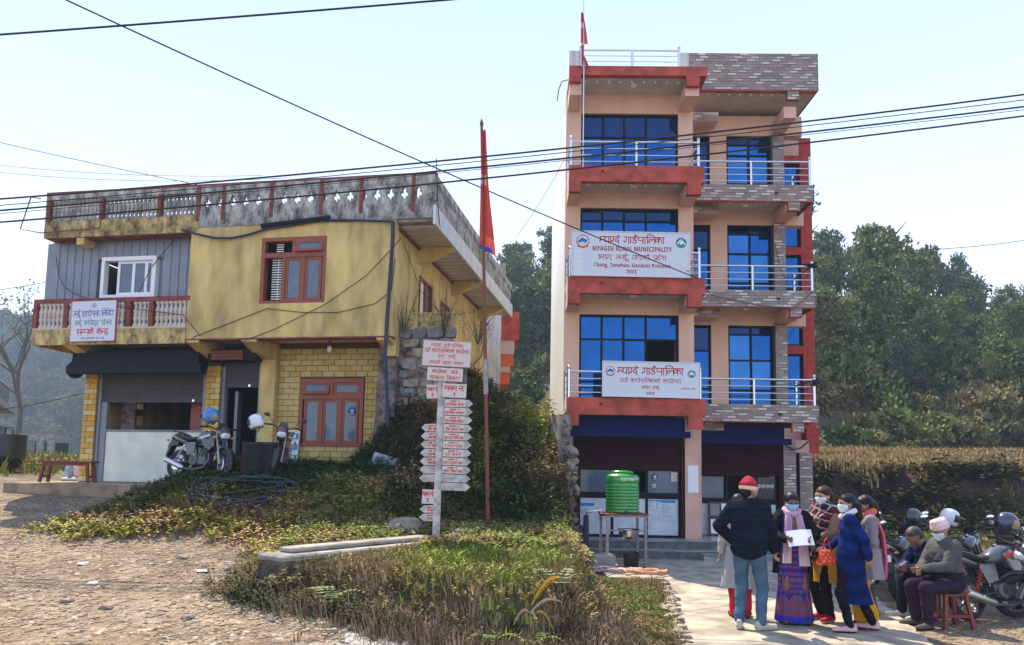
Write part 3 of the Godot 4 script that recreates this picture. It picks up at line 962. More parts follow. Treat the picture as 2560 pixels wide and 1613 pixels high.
func make_house() -> void:
	var B := thing("yellow_house", "weathered two storey yellow house with brown windows and a mouldy roof parapet", "house", V(-2.484, 0, -15.0), -deg_to_rad(10.0))
	rng.seed = 9
	var m: MB
	# upper floor front wall round its window
	m = MB.new().bx(-4.68, -3.0, 4.58, 6.95, -0.25, 0.0)
	m.bx(-1.51, 0.0, 4.58, 6.95, -0.25, 0.0)
	m.bx(-3.0, -1.51, 4.58, 5.31, -0.25, 0.0); m.bx(-3.0, -1.51, 6.75, 6.95, -0.25, 0.0)
	part("wall", m, "yellow", B)
	wood_window(B, -3.0, -1.51, 5.31, 6.75, -0.05, true)
	# side wall with window and door
	m = MB.new().bx(-0.25, 0.003, 4.2, 6.98, -1.7, -0.25)
	m.bx(-0.25, 0.003, 4.2, 5.3, -2.75, -1.7); m.bx(-0.25, 0.003, 6.3, 6.98, -2.75, -1.7)
	m.bx(-0.25, 0.003, 4.2, 6.98, -3.6, -2.75)
	m.bx(-0.25, 0.003, 6.15, 6.98, -4.45, -3.6)
	m.bx(-0.25, 0.003, 3.2, 6.98, -9.2, -4.45)
	part("wall", m, "yellow", B)
	m = MB.new()
	for z in [-1.7, -2.2, -2.7]: m.bx(-0.1, 0.03, 5.3, 6.3, z - 0.06, z)
	m.bx(-0.1, 0.03, 6.24, 6.3, -2.7, -1.7); m.bx(-0.1, 0.03, 5.3, 5.36, -2.7, -1.7)
	var w2 := part("window", m, "window_wood", B)
	part("pane", MB.new().bx(-0.05, -0.04, 5.36, 6.24, -2.2, -1.76), "white_frame", w2)
	part("pane", MB.new().bx(-0.05, -0.04, 5.36, 6.24, -2.7, -2.26), "house_glass", w2)
	part("door", MB.new().bx(-0.1, -0.02, 4.2, 6.15, -4.45, -3.6), "window_wood", B)
	m = MB.new().bx(-0.08, 0.03, 4.2, 6.15, -3.66, -3.6); m.bx(-0.08, 0.03, 4.2, 6.15, -4.45, -4.39); m.bx(-0.08, 0.03, 6.1, 6.16, -4.39, -3.66)
	part("door_frame", m, "window_wood", B)
	part("wall", MB.new().bx(-8.65, -0.25, 4.6, 6.95, -9.2, -9.0), "yellow", B)
	part("wall", MB.new().bx(-8.62, -8.45, 4.8, 6.95, -9.0, -0.4), "panel_grey", B)
	m = MB.new().bx(-7.7, -7.45, 1.3, 4.6, -1.95, -1.2).bx(-7.7, -7.45, 1.3, 4.6, -9.0, -2.53)
	m.bx(-7.7, -7.45, 1.3, 2.83, -2.53, -1.95).bx(-7.7, -7.45, 3.09, 3.25, -2.53, -1.95).bx(-7.7, -7.45, 3.4, 4.6, -2.53, -1.95).bx(-7.7, -7.45, 2.83, 3.09, -2.32, -2.15)
	part("wall", m, "yellow", B)
	part("slab", MB.new().bx(-8.45, -7.45, 4.62, 4.8, -9.0, -1.4), "soffit", B)
	# grey sheet front with a white sliding window
	var x := -8.46
	var k := 0
	while x < -4.7:
		var xe := minf(x + 0.205, -4.69)
		m = MB.new()
		if xe < -7.06 or x > -5.75:
			m.bx(x, xe - 0.012, 4.83, 6.96, -0.42, -0.36)
		else:
			part("panel", MB.new().bx(x, xe - 0.012, 4.83, 5.62, -0.42, -0.36), "panel_grey", B)
			m.bx(x, xe - 0.012, 6.52, 6.96, -0.42, -0.36)
		m.box(V(xe - 0.012, 5.9 if xe < -7.06 or x > -5.75 else 6.74, -0.365), V(0.024, 2.12 if xe < -7.06 or x > -5.75 else 0.43, 0.04))
		part("panel", m, "panel_grey", B)
		x += 0.205
		k += 1
	part("wall", MB.new().bx(-8.46, -7.08, 4.83, 6.95, -0.52, -0.43), "grey_frame", B)
	part("wall", MB.new().bx(-5.72, -4.69, 4.83, 6.95, -0.52, -0.43), "grey_frame", B)
	var sw := Node3D.new(); sw.name = "window"; B.add_child(sw, true)
	m = MB.new()
	m.bx(-7.1, -7.02, 5.6, 6.55, -0.45, -0.3); m.bx(-5.8, -5.72, 5.6, 6.55, -0.45, -0.3)
	m.bx(-7.02, -5.8, 6.46, 6.55, -0.45, -0.3); m.bx(-7.02, -5.8, 5.6, 5.67, -0.45, -0.3)
	part("frame", m, "white_frame", sw)
	for s in [[-6.72, -6.3], [-6.34, -5.98], [-6.02, -5.82]]:
		m = MB.new()
		m.bx(s[0], s[0] + 0.06, 5.67, 6.46, -0.4, -0.36); m.bx(s[1] - 0.05, s[1], 5.67, 6.46, -0.401, -0.361)
		m.bx(s[0] + 0.06, s[1] - 0.05, 6.4, 6.46, -0.4, -0.362); m.bx(s[0] + 0.06, s[1] - 0.05, 5.67, 5.73, -0.4, -0.362)
		part("sash", m, "white_frame", sw)
		part("pane", MB.new().bx(s[0] + 0.06, s[1] - 0.05, 5.73, 6.4, -0.385, -0.378), "house_glass", sw)
	part("dark_room", MB.new().bx(-7.1, -5.7, 5.5, 6.6, -0.9, -0.88), "black_room", B)
	# roof slab, soffits and parapet
	part("roof_slab", MB.new().bx(-8.36, 0.8, 6.98, 7.2, -9.2, -0.03), "concrete", B)
	part("slab_edge", MB.new().bx(-8.36, -4.52, 6.95, 7.33, -0.03, 0.0), "yellow_stained", B)
	part("slab_edge", MB.new().bx(-8.39, -8.36, 6.95, 7.98, -9.2, 0.003), "parapet_grey", B)
	part("slab_edge", MB.new().bx(-4.52, 0.8, 7.04, 7.42, -0.1, 0.012), "parapet_grey", B)
	part("wall", MB.new().bx(-4.68, 0.0, 6.95, 7.04, -0.25, 0.0), "yellow", B)
	part("slab_edge", MB.new().bx(0.8, 0.86, 6.9, 7.3, -9.2, 0.014), "white_wall", B)
	part("trim", MB.new().bx(-8.3, -4.7, 6.93, 6.949, -0.3, -0.02), "red_paint", B)
	part("bracket", MB.new().bx(-7.55, -7.35, 6.78, 6.95, -0.4, -0.02), "yellow", B)
	# parapet rails, red posts
	part("parapet_rail", MB.new().bx(-8.36, -4.52, 7.84, 7.98, -0.14, 0.0), "parapet_grey", B)
	part("parapet_rail", MB.new().bx(-8.39, -4.52, 7.98, 8.02, -0.15, 0.012), "red_paint", B)
	m = MB.new().bx(-4.52, 0.84, 7.80, 7.98, -0.14, 0.005)
	part("parapet_wall", m, "parapet_grey", B)
	part("parapet_rail", MB.new().bx(-4.52, 0.84, 7.98, 8.02, -0.15, 0.012), "red_paint", B)
	for u in [-8.3, -6.95, -5.5, -4.55, -3.95, -2.82, -1.68, -0.78, 0.36]:
		part("parapet_post", MB.new().bx(u - 0.04, u + 0.04, 7.33 if u < -4.6 else 7.2, 7.84 if u < -4.6 else 7.98, -0.13, 0.025), "red_paint", B)
	var bm := baluster_mesh(0.51)
	x = -8.2
	while x < -4.65:
		var skip := false
		for u in [-8.3, -6.95, -5.5, -4.55]: skip = skip or absf(x - u) < 0.07
		if not skip:
			part("baluster", bm, "parapet_grey", B).position = V(x, 7.33, -0.07)
		x += 0.104
	# pierced blocks on the right half
	var blk := MB.new()
	var cw := 0.3
	var ch := 0.38
	for r in [[-0.5, -0.34, [[-0.5, 0.5]]], [-0.34, -0.2, [[-0.5, -0.1], [0.1, 0.5]]], [-0.2, 0.06, [[-0.5, -0.28], [0.28, 0.5]]], [0.06, 0.26, [[-0.5, -0.13], [0.13, 0.5]]], [0.26, 0.36, [[-0.5, -0.06], [0.06, 0.5]]], [0.36, 0.5, [[-0.5, 0.5]]]]:
		for s in r[2]: blk.bx(s[0] * cw, s[1] * cw, r[0] * ch, r[1] * ch, -0.1, 0.0)
	var bmesh := blk.mesh()
	k = 0
	while k < 17:
		part("breeze_block", bmesh, "parapet_grey", B).position = V(-4.35 + k * 0.3, 7.61, 0.0)
		k += 1
	part("parapet_wall", MB.new().bx(0.6, 0.84, 7.42, 7.8, -0.1, 0.0), "parapet_grey", B)
	# side parapet: posts and balusters running back
	part("parapet_rail", MB.new().bx(0.72, 0.84, 7.82, 7.98, -9.2, -0.15), "parapet_grey", B)
	var z := -0.35
	while z > -9.1:
		if fmod(-z, 1.6) < 0.14: part("parapet_post", MB.new().bx(0.72, 0.85, 7.2, 7.82, z - 0.12, z), "parapet_grey", B)
		else: part("baluster", bm, "parapet_grey", B).position = V(0.78, 7.31, z)
		z -= 0.135
	# corrugated side soffit between brackets
	m = MB.new()
	for i in 60:
		m.bx(0.02, 0.79, 6.93 + (0.02 if i % 2 else 0.0), 6.976, -0.25 - (i + 1) * 0.147, -0.25 - i * 0.147)
	part("soffit", m, "soffit", B)
	for q in [-1.6, -4.6, -7.8]:
		m = MB.new().prism(PackedVector2Array([Vector2(0.003, 6.93), Vector2(0.79, 6.93), Vector2(0.79, 6.86), Vector2(0.003, 6.55)]), Transform3D(Basis(), V(0, 0, q)), 0.25)
		part("bracket", m, "yellow", B)
	part("trim", MB.new().bx(0.004, 0.05, 6.86, 6.925, -9.2, -0.2), "red_paint", B)
	# porch slab between the storeys
	part("slab", MB.new().bx(-8.4, -0.02, 4.62, 4.80, -1.4, -0.26), "soffit", B)
	part("slab", MB.new().bx(-8.4, -4.69, 4.60, 4.8, -0.26, -0.03), "soffit", B)
	part("slab_edge", MB.new().bx(-8.5, -4.69, 4.48, 4.83, -0.03, 0.003), "yellow_stained", B)
	part("slab_edge", MB.new().bx(-8.5, -8.4, 4.48, 4.83, -1.4, -0.03), "yellow_stained", B)
	part("trim", MB.new().bx(-3.1, -0.25, 4.56, 4.60, -1.0, -0.96), "red_paint", B)
	part("trim", MB.new().bx(-4.68, 0.0, 4.545, 4.578, -0.2, 0.0), "red_paint", B)
	for q in [[-7.72, 0.3, -0.8], [-4.66, 0.3, -0.8], [-3.36, 0.34, -0.8], [-0.34, 0.3, -0.9]]:
		m = MB.new().prism(PackedVector2Array([Vector2(-0.05, 4.6), Vector2(1.0, 4.6), Vector2(1.0, 4.22), Vector2(0.8, 4.22), Vector2(-0.05, 4.5)]), Transform3D(Basis(V(0, 0, -1), V(0, 1, 0), V(1, 0, 0)), V(q[0] + q[1], 0, -0.06)), q[1])
		part("bracket", m, "yellow", B)
	# balcony balustrade
	part("balcony_rail", MB.new().bx(-8.5, -4.62, 5.43, 5.53, -0.13, 0.006), "red_paint", B)
	part("balcony_rail", MB.new().bx(-8.5, -4.69, 4.83, 4.87, -0.12, 0.0), "soffit", B)
	for u in [-8.45, -7.66, -7.2, -6.1, -5.55]:
		if u != -7.2: part("balcony_post", MB.new().bx(u - 0.05, u + 0.05, 4.87, 5.43, -0.12, 0.012), "red_paint", B)
	var b2 := baluster_mesh(0.56)
	x = -8.33
	while x < -4.75:
		if absf(x + 7.66) > 0.08 and absf(x + 6.1) > 0.08 and absf(x + 5.55) > 0.08:
			part("baluster", b2, "soffit", B).position = V(x, 4.87, -0.06)
		x += 0.108
	part("balcony_rail", MB.new().bx(-8.5, -8.4, 5.43, 5.53, -0.4, -0.13), "red_paint", B)
	# ground floor: brick wall with window
	m = MB.new().bx(-3.0, -2.45, 1.2, 4.62, -1.25, -1.01); m.bx(-0.95, -0.2, 1.2, 4.62, -1.25, -1.01)
	m.bx(-2.45, -0.95, 1.2, 2.33, -1.25, -1.01); m.bx(-2.45, -0.95, 3.83, 4.62, -1.25, -1.01)
	part("wall", m, "mortar", B)
	var mesh_by := {}
	var nb := bricks(B, -2.98, -0.4, 1.32, 4.5, -1.0, 0.262, 0.127, [[-2.46, -0.94, 2.3, 3.85]], ["brick_yellow", "brick_yellow", "brick_ochre"], mesh_by)
	wood_window(B, -2.45, -0.95, 2.33, 3.82, -1.0, false)
	part("pillar", MB.new().bx(-3.34, -2.98, 1.3, 4.6, -1.2, -0.82), "yellow", B)
	part("pillar", MB.new().bx(-4.63, -4.30, 1.3, 4.2, -1.2, -0.82), "mortar", B)
	nb += bricks(B, -4.64, -4.29, 1.45, 4.1, -0.81, 0.23, 0.125, [], ["brick_orange", "brick_orange", "brick_yellow"], mesh_by)
	part("pillar", MB.new().bx(-7.71, -7.41, 1.3, 4.2, -1.2, -0.82), "mortar", B)
	nb += bricks(B, -7.72, -7.40, 1.45, 4.1, -0.81, 0.23, 0.125, [], ["brick_orange", "brick_orange", "brick_yellow"], mesh_by)
	# big shutter over the counter
	m = MB.new().bx(-7.78, -4.62, 4.0, 4.42, -0.8, -0.42)
	m.bar(V(-7.85, 3.98, -0.45), V(-4.5, 3.98, -0.45), 0.22, 0.18)
	m.lathe([Vector2(0, 0), Vector2(0.19, 0.01), Vector2(0.19, 0.14), Vector2(0, 0.15)], 12, Transform3D(Basis(Vector3.BACK, PI / 2), V(-7.76, 4.0, -0.6)))
	part("shutter_box", m, "shutter_box", B)
	m = MB.new()
	for j in 9: m.box(V(-6.05, 3.92 - j * 0.062, -0.93), V(2.7, 0.056, 0.03), Basis(Vector3.RIGHT, 0.25))
	m.bx(-7.38, -4.7, 3.28, 3.42, -0.95, -0.9)
	part("shutter", m, "shutter_grey", B)
	for u in [-6.5, -5.75]: part("shutter_handle", MB.new().bar(V(u - 0.08, 3.36, -0.88), V(u + 0.08, 3.36, -0.88), 0.02, 0.02), "plastic_black", B)
	part("padlock", MB.new().cbox(V(-4.98, 3.32, -0.88), V(0.055, 0.07, 0.03), 0.008), "steel", B)
	m = MB.new().bx(-7.40, -7.33, 1.45, 4.0, -1.0, -0.86); m.bx(-4.74, -4.66, 1.45, 4.0, -1.0, -0.86); m.bx(-7.33, -7.18, 1.45, 3.35, -0.99, -0.9)
	part("shutter_guide", m, "grey_frame", B)
	part("counter", MB.new().cbox(V(-5.96, 2.03, -1.02), V(2.44, 1.16, 0.2), 0.012), "cream_counter", B)
	part("counter_top", MB.new().bx(-7.18, -4.74, 2.612, 2.65, -1.14, -0.9), "grey_frame", B)
	# dim shop inside
	m = MB.new().bx(-7.4, -3.3, 1.4, 1.46, -5.0, -0.95); m.bx(-3.3, -3.2, 1.4, 4.6, -5.0, -1.25); m.bx(-7.5, -3.2, 1.4, 4.6, -5.1, -5.0)
	m.bx(-4.7, -4.6, 1.4, 4.6, -5.0, -1.25); m.bx(-7.39, -4.7, 4.5, 4.6, -5.0, -1.25)
	part("room_wall", m, "black_room", B)
	part("cupboard", MB.new().bx(-5.3, -4.78, 1.5, 3.3, -1.7, -1.3), "window_wood", B)
	part("room_wall", MB.new().bx(-7.1, -6.75, 2.6, 3.3, -1.35, -1.3), "plaster_rough", B)
	m = MB.new()
	for j in 6: m.bx(-7.6, -7.58, 2.84 + j * 0.045, 2.856 + j * 0.045, -2.52, -1.95)
	part("grille", m, "grille", B)
	part("red_cap", MB.new().blob(V(-5.72, 2.78, -2.2), V(0.1, 0.07, 0.1), 10), "slab_red", B)
	# door bay
	m = MB.new()
	for j in 9: m.box(V(-3.82, 4.2 - j * 0.055, -0.93), V(0.98, 0.05, 0.03), Basis(Vector3.RIGHT, 0.25))
	m.bx(-4.3, -3.34, 3.62, 3.74, -0.95, -0.9)
	part("shutter", m, "shutter_grey", B)
	part("padlock", MB.new().cbox(V(-3.62, 3.66, -0.88), V(0.055, 0.07, 0.03), 0.008), "steel", B)
	m = MB.new().bx(-4.44, -3.3, 4.18, 4.42, -0.85, -0.5)
	part("shutter_box", m, "black_room", B)
	m = MB.new()
	for j in 3: m.box(V(-3.95, 4.36 - j * 0.07, -0.47), V(0.75, 0.06, 0.05), Basis(Vector3.RIGHT, 0.1))
	part("shutter_roll", m, "rust_pole", B)
	m = MB.new().bx(-4.3, -4.22, 1.45, 4.1, -1.0, -0.88); m.bx(-3.4, -3.34, 1.45, 4.1, -1.0, -0.88)
	part("shutter_guide", m, "grey_frame", B)
	part("door", MB.new().box(V(-4.1, 2.5, -1.3), V(0.06, 2.1, 0.6), Basis(Vector3.UP, 0.35)), "grey_frame", B)
	part("floor", MB.new().bx(-7.75, 0.0, 1.2, 1.44, -9.0, -0.6), "concrete", B)
	part("wall", MB.new().bx(-0.45, -0.003, 1.2, 4.58, -9.0, -1.25), "plaster_rough", B)
	# drain pipe, gutter cable and bulb
	part("drain_pipe", MB.new().tube([V(-0.05, 6.98, 0.06), V(-0.04, 6.6, 0.06), V(-0.1, 5.0, 0.06), V(-0.12, 4.2, 0.05), V(0.0, 2.6, 0.03), V(0.06, 1.3, 0.03)], 0.04, 8), "pipe_blue", B)
	part("drain_cable", MB.new().tube([V(-4.9, 7.0, 0.04), V(-4.5, 6.88, 0.05), V(-4.1, 6.78, 0.05), V(-3.7, 6.76, 0.05), V(-3.3, 6.82, 0.05), V(-2.9, 6.93, 0.05), V(-1.6, 7.07, 0.05), V(-0.9, 7.04, 0.05), V(-0.05, 6.97, 0.06)], 0.024, 7), "pipe_blue", B)
	part("gutter", MB.new().tube([V(-3.0, 7.0, 0.05), V(-1.45, 7.12, 0.05)], 0.055, 8), "shutter_box", B)
	var lamp := part("lamp", MB.new().tube([V(-1.62, 4.6, -0.6), V(-1.62, 4.5, -0.6)], 0.035, 8), "wood_red", B)
	part("bulb", MB.new().blob(V(-1.62, 4.42, -0.6), V(0.055, 0.075, 0.055), 10), "bulb_white", lamp)
	part("sign_frame", MB.new().tube([V(-8.45, 7.85, 0.1), V(-8.62, 7.85, 0.2), V(-8.78, 7.1, 0.25), V(-8.4, 7.05, 0.08), V(-6.9, 7.1, 0.08), V(-6.88, 7.5, 0.08)], 0.014, 6), "rust_pole", B)
	print("bricks ", nb)
	# the platform in front of the shop
	solo("step_platform", MB.new().cbox(B.transform * V(-6.35, 1.2, -0.15), V(3.5, 0.48, 1.9), 0.02, Basis(Vector3.UP, -deg_to_rad(6.0))), "platform", "low concrete platform with a stained front below the shop shutter", "platform")


# ---------------------------------------------------------------- plants
func tuft_mesh(s: int, blades: int, h: float, spread: float, wide: float) -> ArrayMesh:
	var b := MB.new()
	rng.seed = s
	for i in blades:
		var a := rng.randf() * TAU
		var lean := rng.randf_range(0.15, 0.8)
		var L := h * rng.randf_range(0.55, 1.1)
		var p := V(cos(a), 0, sin(a)) * spread * rng.randf()
		var side := V(-sin(a), 0, cos(a)) * wide
		var m := p + V(cos(a) * lean * 0.35, 0.62, sin(a) * lean * 0.35) * L
		var q := m + V(cos(a) * lean * 0.8, 0.45 - lean * 0.35, sin(a) * lean * 0.8) * L * 0.6
		var g := rng.randf_range(0.7, 1.25)
		b.col = Color(g, g, g)
		var nm := V(cos(a), 0.5, sin(a)).normalized()
		b.quad(p - side, p + side, m + side * 0.8, m - side * 0.8, nm)
		b.t3(m - side * 0.8, m + side * 0.8, q, nm, nm, nm)
	return b.mesh()


func weed_mesh(s: int, stems: int, h: float, spread: float, leaf_len: float, per := 7) -> ArrayMesh:
	var b := MB.new()
	rng.seed = s
	for i in stems:
		var a := rng.randf() * TAU
		var p := V(cos(a), 0, sin(a)) * spread * rng.randf() * 0.6
		var t := p + V(cos(a) * spread * 0.7, h * rng.randf_range(0.5, 1.0), sin(a) * spread * 0.7)
		b.col = Color(0.75, 0.65, 0.5)
		var w := V(-sin(a), 0, cos(a)) * 0.004
		b.quad(p - w, p + w, t + w * 0.5, t - w * 0.5, V(cos(a), 0.1, sin(a)))
		for k in per:
			var f := rng.randf_range(0.15, 1.0)
			var o := p.lerp(t, f)
			var e := rng.randf() * TAU
			var d := V(cos(e), rng.randf_range(-0.25, 0.6), sin(e)).normalized() * leaf_len * rng.randf_range(0.6, 1.2)
			var g := rng.randf_range(0.65, 1.35)
			b.col = Color(g, g, g)
			b.leaf(o, d, V(-sin(e), rng.randf_range(-0.3, 0.3), cos(e)) * leaf_len * 0.28)
	return b.mesh()


func crown_mesh(s: int, clumps: int, leaves: int, size: float, tall := 1.0) -> ArrayMesh:
	# leaf clumps through a unit crown whose foot is at y = 0
	var b := MB.new()
	rng.seed = s
	for i in clumps:
		var a := rng.randf() * TAU
		var u := rng.randf_range(-1.0, 1.0)
		var r := sqrt(rng.randf()) * 0.86
		var wide := sqrt(maxf(0.0, 1.0 - u * u)) * (0.85 + 0.3 * sin(a * 3.0 + s))
		var c := V(cos(a) * r * wide, tall * (1.0 + u * 0.85), sin(a) * r * wide)
		var cr := rng.randf_range(0.16, 0.34)
		var g := rng.randf_range(0.55, 1.5)
		for k in leaves:
			var d := V(rng.randfn(), rng.randfn() * 0.7, rng.randfn()) * 0.42
			var o := c + d * cr
			var e := V(rng.randfn(), rng.randfn() - 0.3, rng.randfn()).normalized() * size * rng.randf_range(0.6, 1.3)
			var h := g * rng.randf_range(0.8, 1.2)
			b.col = Color(h, h, h * 0.95)
			b.leaf(o, e, e.cross(V(rng.randfn(), rng.randfn(), rng.randfn())).normalized() * e.length() * 0.32)
	return b.mesh()


func trunk_mesh(s: int, h: float, r: float, limbs: int) -> ArrayMesh:
	var b := MB.new()
	rng.seed = s
	var P := []
	for i in 5: P.append(V(rng.randf_range(-0.03, 0.03) * i, h * i / 4.0, rng.randf_range(-0.03, 0.03) * i))
	b.tube(P, [r, r * 0.8, r * 0.65, r * 0.5, r * 0.2], 6, false)
	for i in limbs:
		var f := rng.randf_range(0.45, 0.9)
		var a := i * 2.4 + rng.randf()
		var p := V(0, h * f, 0)
		var q := p + V(cos(a), 0.7, sin(a)) * h * 0.16
		b.tube([p, q, q + V(cos(a) * 0.7, 0.8, sin(a) * 0.7) * h * 0.14], [r * 0.4, r * 0.25, r * 0.08], 5, false)
	return b.mesh()


func scatter(n: int, x0: float, x1: float, d0: float, d1: float, want: Callable, smin: float, smax: float, colour: Callable, seed_: int, sink := 0.02) -> Array:
	rng.seed = seed_
	var X := []
	var C := []
	for i in n:
		var x := rng.randf_range(x0, x1)
		var d := rng.randf_range(d0, d1)
		if rng.randf() > want.call(x, d): continue
		var s := rng.randf_range(smin, smax)
		X.append(Transform3D(Basis(Vector3.UP, rng.randf() * TAU) * Basis(Vector3.RIGHT, rng.randf_range(-0.2, 0.2)) * Basis.from_scale(V(s, s * rng.randf_range(0.8, 1.2), s)), V(x, height(x, -d) - sink, -d)))
		C.append(colour.call(x, d))
	return [X, C]


func mixc(a: Color, b: Color, t: float) -> Color:
	return a.lerp(b, clampf(t, 0, 1))


func on_block(x: float, d: float) -> bool:
	return Geometry2D.get_closest_point_to_segment(Vector2(x, d), Vector2(-2.72, 8.95), Vector2(-1.2, 11.1)).distance_to(Vector2(x, d)) < 0.38


func under_house(x: float, d: float) -> bool:
	var px := (x + 2.48) * 0.985 - (d - 15.0) * 0.174
	var pw := (x + 2.48) * 0.174 + (d - 15.0) * 0.985
	return px > -8.7 and px < -0.05 and pw > 0.75 or (x > 1.15 and d > 15.5 and d < 27.0 and x < 8.2) or (x > plaza_left(d) - 0.05 and x < plaza_right(d) + 0.05 and d < 16.2) or (absf(x + 10.0) < 1.9 and d > 14.6 and d < 17.5)


func n2(x: float, d: float, f: float) -> float:
	return noise.get_noise_2d(x * f, d * f)


func make_plants() -> void:
	var up_bank := func(x: float, d: float) -> float:
		return 0.0 if under_house(x, d) or on_block(x, d) else grassy(x, d) * ss(1.3, 1.0, x)
	# dense weeds on the bank below the yellow house: dark green above, yellowing and rusty below, where sunlight is also put into the tint
	var weed_col := func(x: float, d: float) -> Color:
		var t := ss(13.3, 12.3, d + n2(x, d, 7.0) * 1.2 - 0.06 * (x + 5.0))
		var lo := mixc(Color(0.40, 0.36, 0.09), Color(0.43, 0.28, 0.14), 0.5 + n2(x, d, 19.0) * 2.0)
		var c := mixc(Color(0.06, 0.09, 0.028), lo, t)
		if near_poly(x, d) > -0.2: c = mixc(Color(0.19, 0.23, 0.05), Color(0.32, 0.24, 0.10), 0.5 + n2(x, d, 11.0) * 2.0)
		if x > -2.2 and d > 12.3: c = mixc(Color(0.05, 0.075, 0.025), Color(0.10, 0.10, 0.035), 0.5 + n2(x, d, 9.0) * 2.0)
		return c * rng.randf_range(0.75, 1.25)
	var s := scatter(12000, -9.0, 1.25, 10.2, 16.5, up_bank, 0.7, 1.35, weed_col, 21)
	stuff("weeds", weed_mesh(1, 5, 0.2, 0.13, 0.055, 9), "leaf", s[0], s[1])
	# mound: bright grass on top, brown dry grass on its faces
	var mound := func(x: float, d: float) -> float:
		return 0.0 if under_house(x, d) or on_block(x, d) else ss(-0.55, -0.2, near_poly(x, d)) * ss(15.0, 13.0, d)
	var grass_col := func(x: float, d: float) -> Color:
		var top := ss(0.15, 0.6, near_poly(x, d)) * ss(-1.6, -0.7, x)
		var c := mixc(Color(0.34, 0.235, 0.12), Color(0.27, 0.32, 0.06), top * 1.1 + n2(x, d, 12.0) * 1.4)
		return c * rng.randf_range(0.7, 1.3)
	s = scatter(15000, -3.6, 1.5, 7.2, 14.5, mound, 0.4, 1.15, grass_col, 22)
	stuff("grass", tuft_mesh(2, 11, 0.18, 0.07, 0.0045), "grass_leaf", s[0], s[1])
	s = scatter(2600, -3.6, 1.5, 7.2, 14.0, mound, 0.5, 1.2, grass_col, 38)
	stuff("weeds", weed_mesh(11, 6, 0.16, 0.12, 0.04, 9), "leaf", s[0], s[1])
	# short grass beside the forecourt and thin growth along the lane edge
	var patch := func(x: float, d: float) -> float:
		if under_house(x, d): return 0.0
		return maxf(ss(0.8, 1.2, x) * ss(13.3, 12.8, d) * 0.9, 0.35 * ss(-2.6, -0.5, x) * ss(8.4, 7.6, d))
	var patch_col := func(x: float, d: float) -> Color:
		return mixc(Color(0.26, 0.19, 0.09), Color(0.17, 0.22, 0.05), 0.5 + n2(x, d, 14.0) * 2.2) * rng.randf_range(0.7, 1.25)
	s = scatter(9000, -2.6, 3.2, 5.6, 13.3, patch, 0.45, 1.0, patch_col, 23)
	stuff("grass", tuft_mesh(3, 10, 0.13, 0.06, 0.006), "grass_leaf", s[0], s[1])
	s = scatter(1500, 0.9, 2.8, 5.6, 13.3, patch, 0.5, 0.9, patch_col, 24)
	stuff("weeds", weed_mesh(4, 5, 0.12, 0.1, 0.04, 7), "leaf", s[0], s[1])
	# dark shrubs under the block and on the bank between the houses
	var shrubs := func(x: float, d: float) -> float:
		if under_house(x, d) or on_block(x, d): return 0.0
		var front := ss(-0.75, -0.35, near_poly(x, d)) * ss(0.25, -0.15, near_poly(x, d)) * ss(10.4, 9.0, d) * (0.85 if x < -1.0 else 0.22)
		return maxf(front, ss(-2.2, -1.6, x) * ss(1.15, 0.8, x) * ss(12.6, 13.6, d + 0.2 * x) * ss(-0.16, 0.1, n2(x, d, 11.0) + 0.05))
	var shrub_col := func(x: float, d: float) -> Color:
		if d < 10.6: return mixc(Color(0.05, 0.06, 0.02), Color(0.17, 0.12, 0.06), 0.4 + n2(x, d, 16.0) * 2.6) * rng.randf_range(0.7, 1.2)
		var c := mixc(mixc(Color(0.055, 0.08, 0.024), Color(0.20, 0.23, 0.055), 0.5 + n2(x, d, 8.0) * 2.4), Color(0.25, 0.17, 0.09), n2(x + 40.0, d, 6.0) * 3.0)
		return mixc(c, Color(0.36, 0.36, 0.06), ss(15.6, 16.8, d) * ss(-0.4, 0.3, x)) * rng.randf_range(0.75, 1.25)  # towards the crest, sunlight is put into the leaf colour as brighter yellow
	s = scatter(4400, -3.6, 1.3, 10.6, 21.0, shrubs, 0.5, 1.9, shrub_col, 25, 0.05)
	var under := weed_mesh(5, 10, 0.34, 0.24, 0.055, 14)
	stuff("undergrowth", under, "leaf", s[0], s[1])
	s = scatter(2000, -3.6, 1.3, 7.3, 10.6, shrubs, 0.35, 0.85, shrub_col, 37, 0.03)
	stuff("undergrowth", under, "leaf", s[0], s[1])
	# dry stalks and straw heaped at the foot of the mound
	var straw := func(x: float, d: float) -> float:
		return ss(-0.9, -0.5, near_poly(x, d)) * ss(0.1, -0.3, near_poly(x, d)) * ss(-2.6, -1.0, x) * ss(10.5, 9.0, d)
	s = scatter(4200, -3.2, 1.3, 6.9, 10.5, straw, 0.8, 1.6, func(_x, _d): return mixc(Color(0.20, 0.14, 0.09), Color(0.36, 0.28, 0.19), rng.randf()), 26)
	stuff("straw", tuft_mesh(6, 16, 0.22, 0.12, 0.004), "dry_leaf", s[0], s[1])
	# right: turf behind the motorcycles, dry grass along the terrace, scrub on the cut bank
	var turf := func(x: float, d: float) -> float: return 0.0 if under_house(x, d) else ss(15.0, 19.0, d + 0.4 * x - 4.0) * ss(26.0, 24.5, d)
	s = scatter(6000, 5.0, 22.0, 13.0, 26.0, turf, 0.8, 1.8, func(x, d): return mixc(Color(0.12, 0.13, 0.035), Color(0.26, 0.22, 0.06), 0.5 + n2(x, d, 6.0) * 2.5) * rng.randf_range(0.7, 1.2), 27)
	stuff("grass", tuft_mesh(7, 10, 0.16, 0.12, 0.012), "grass_leaf", s[0], s[1])
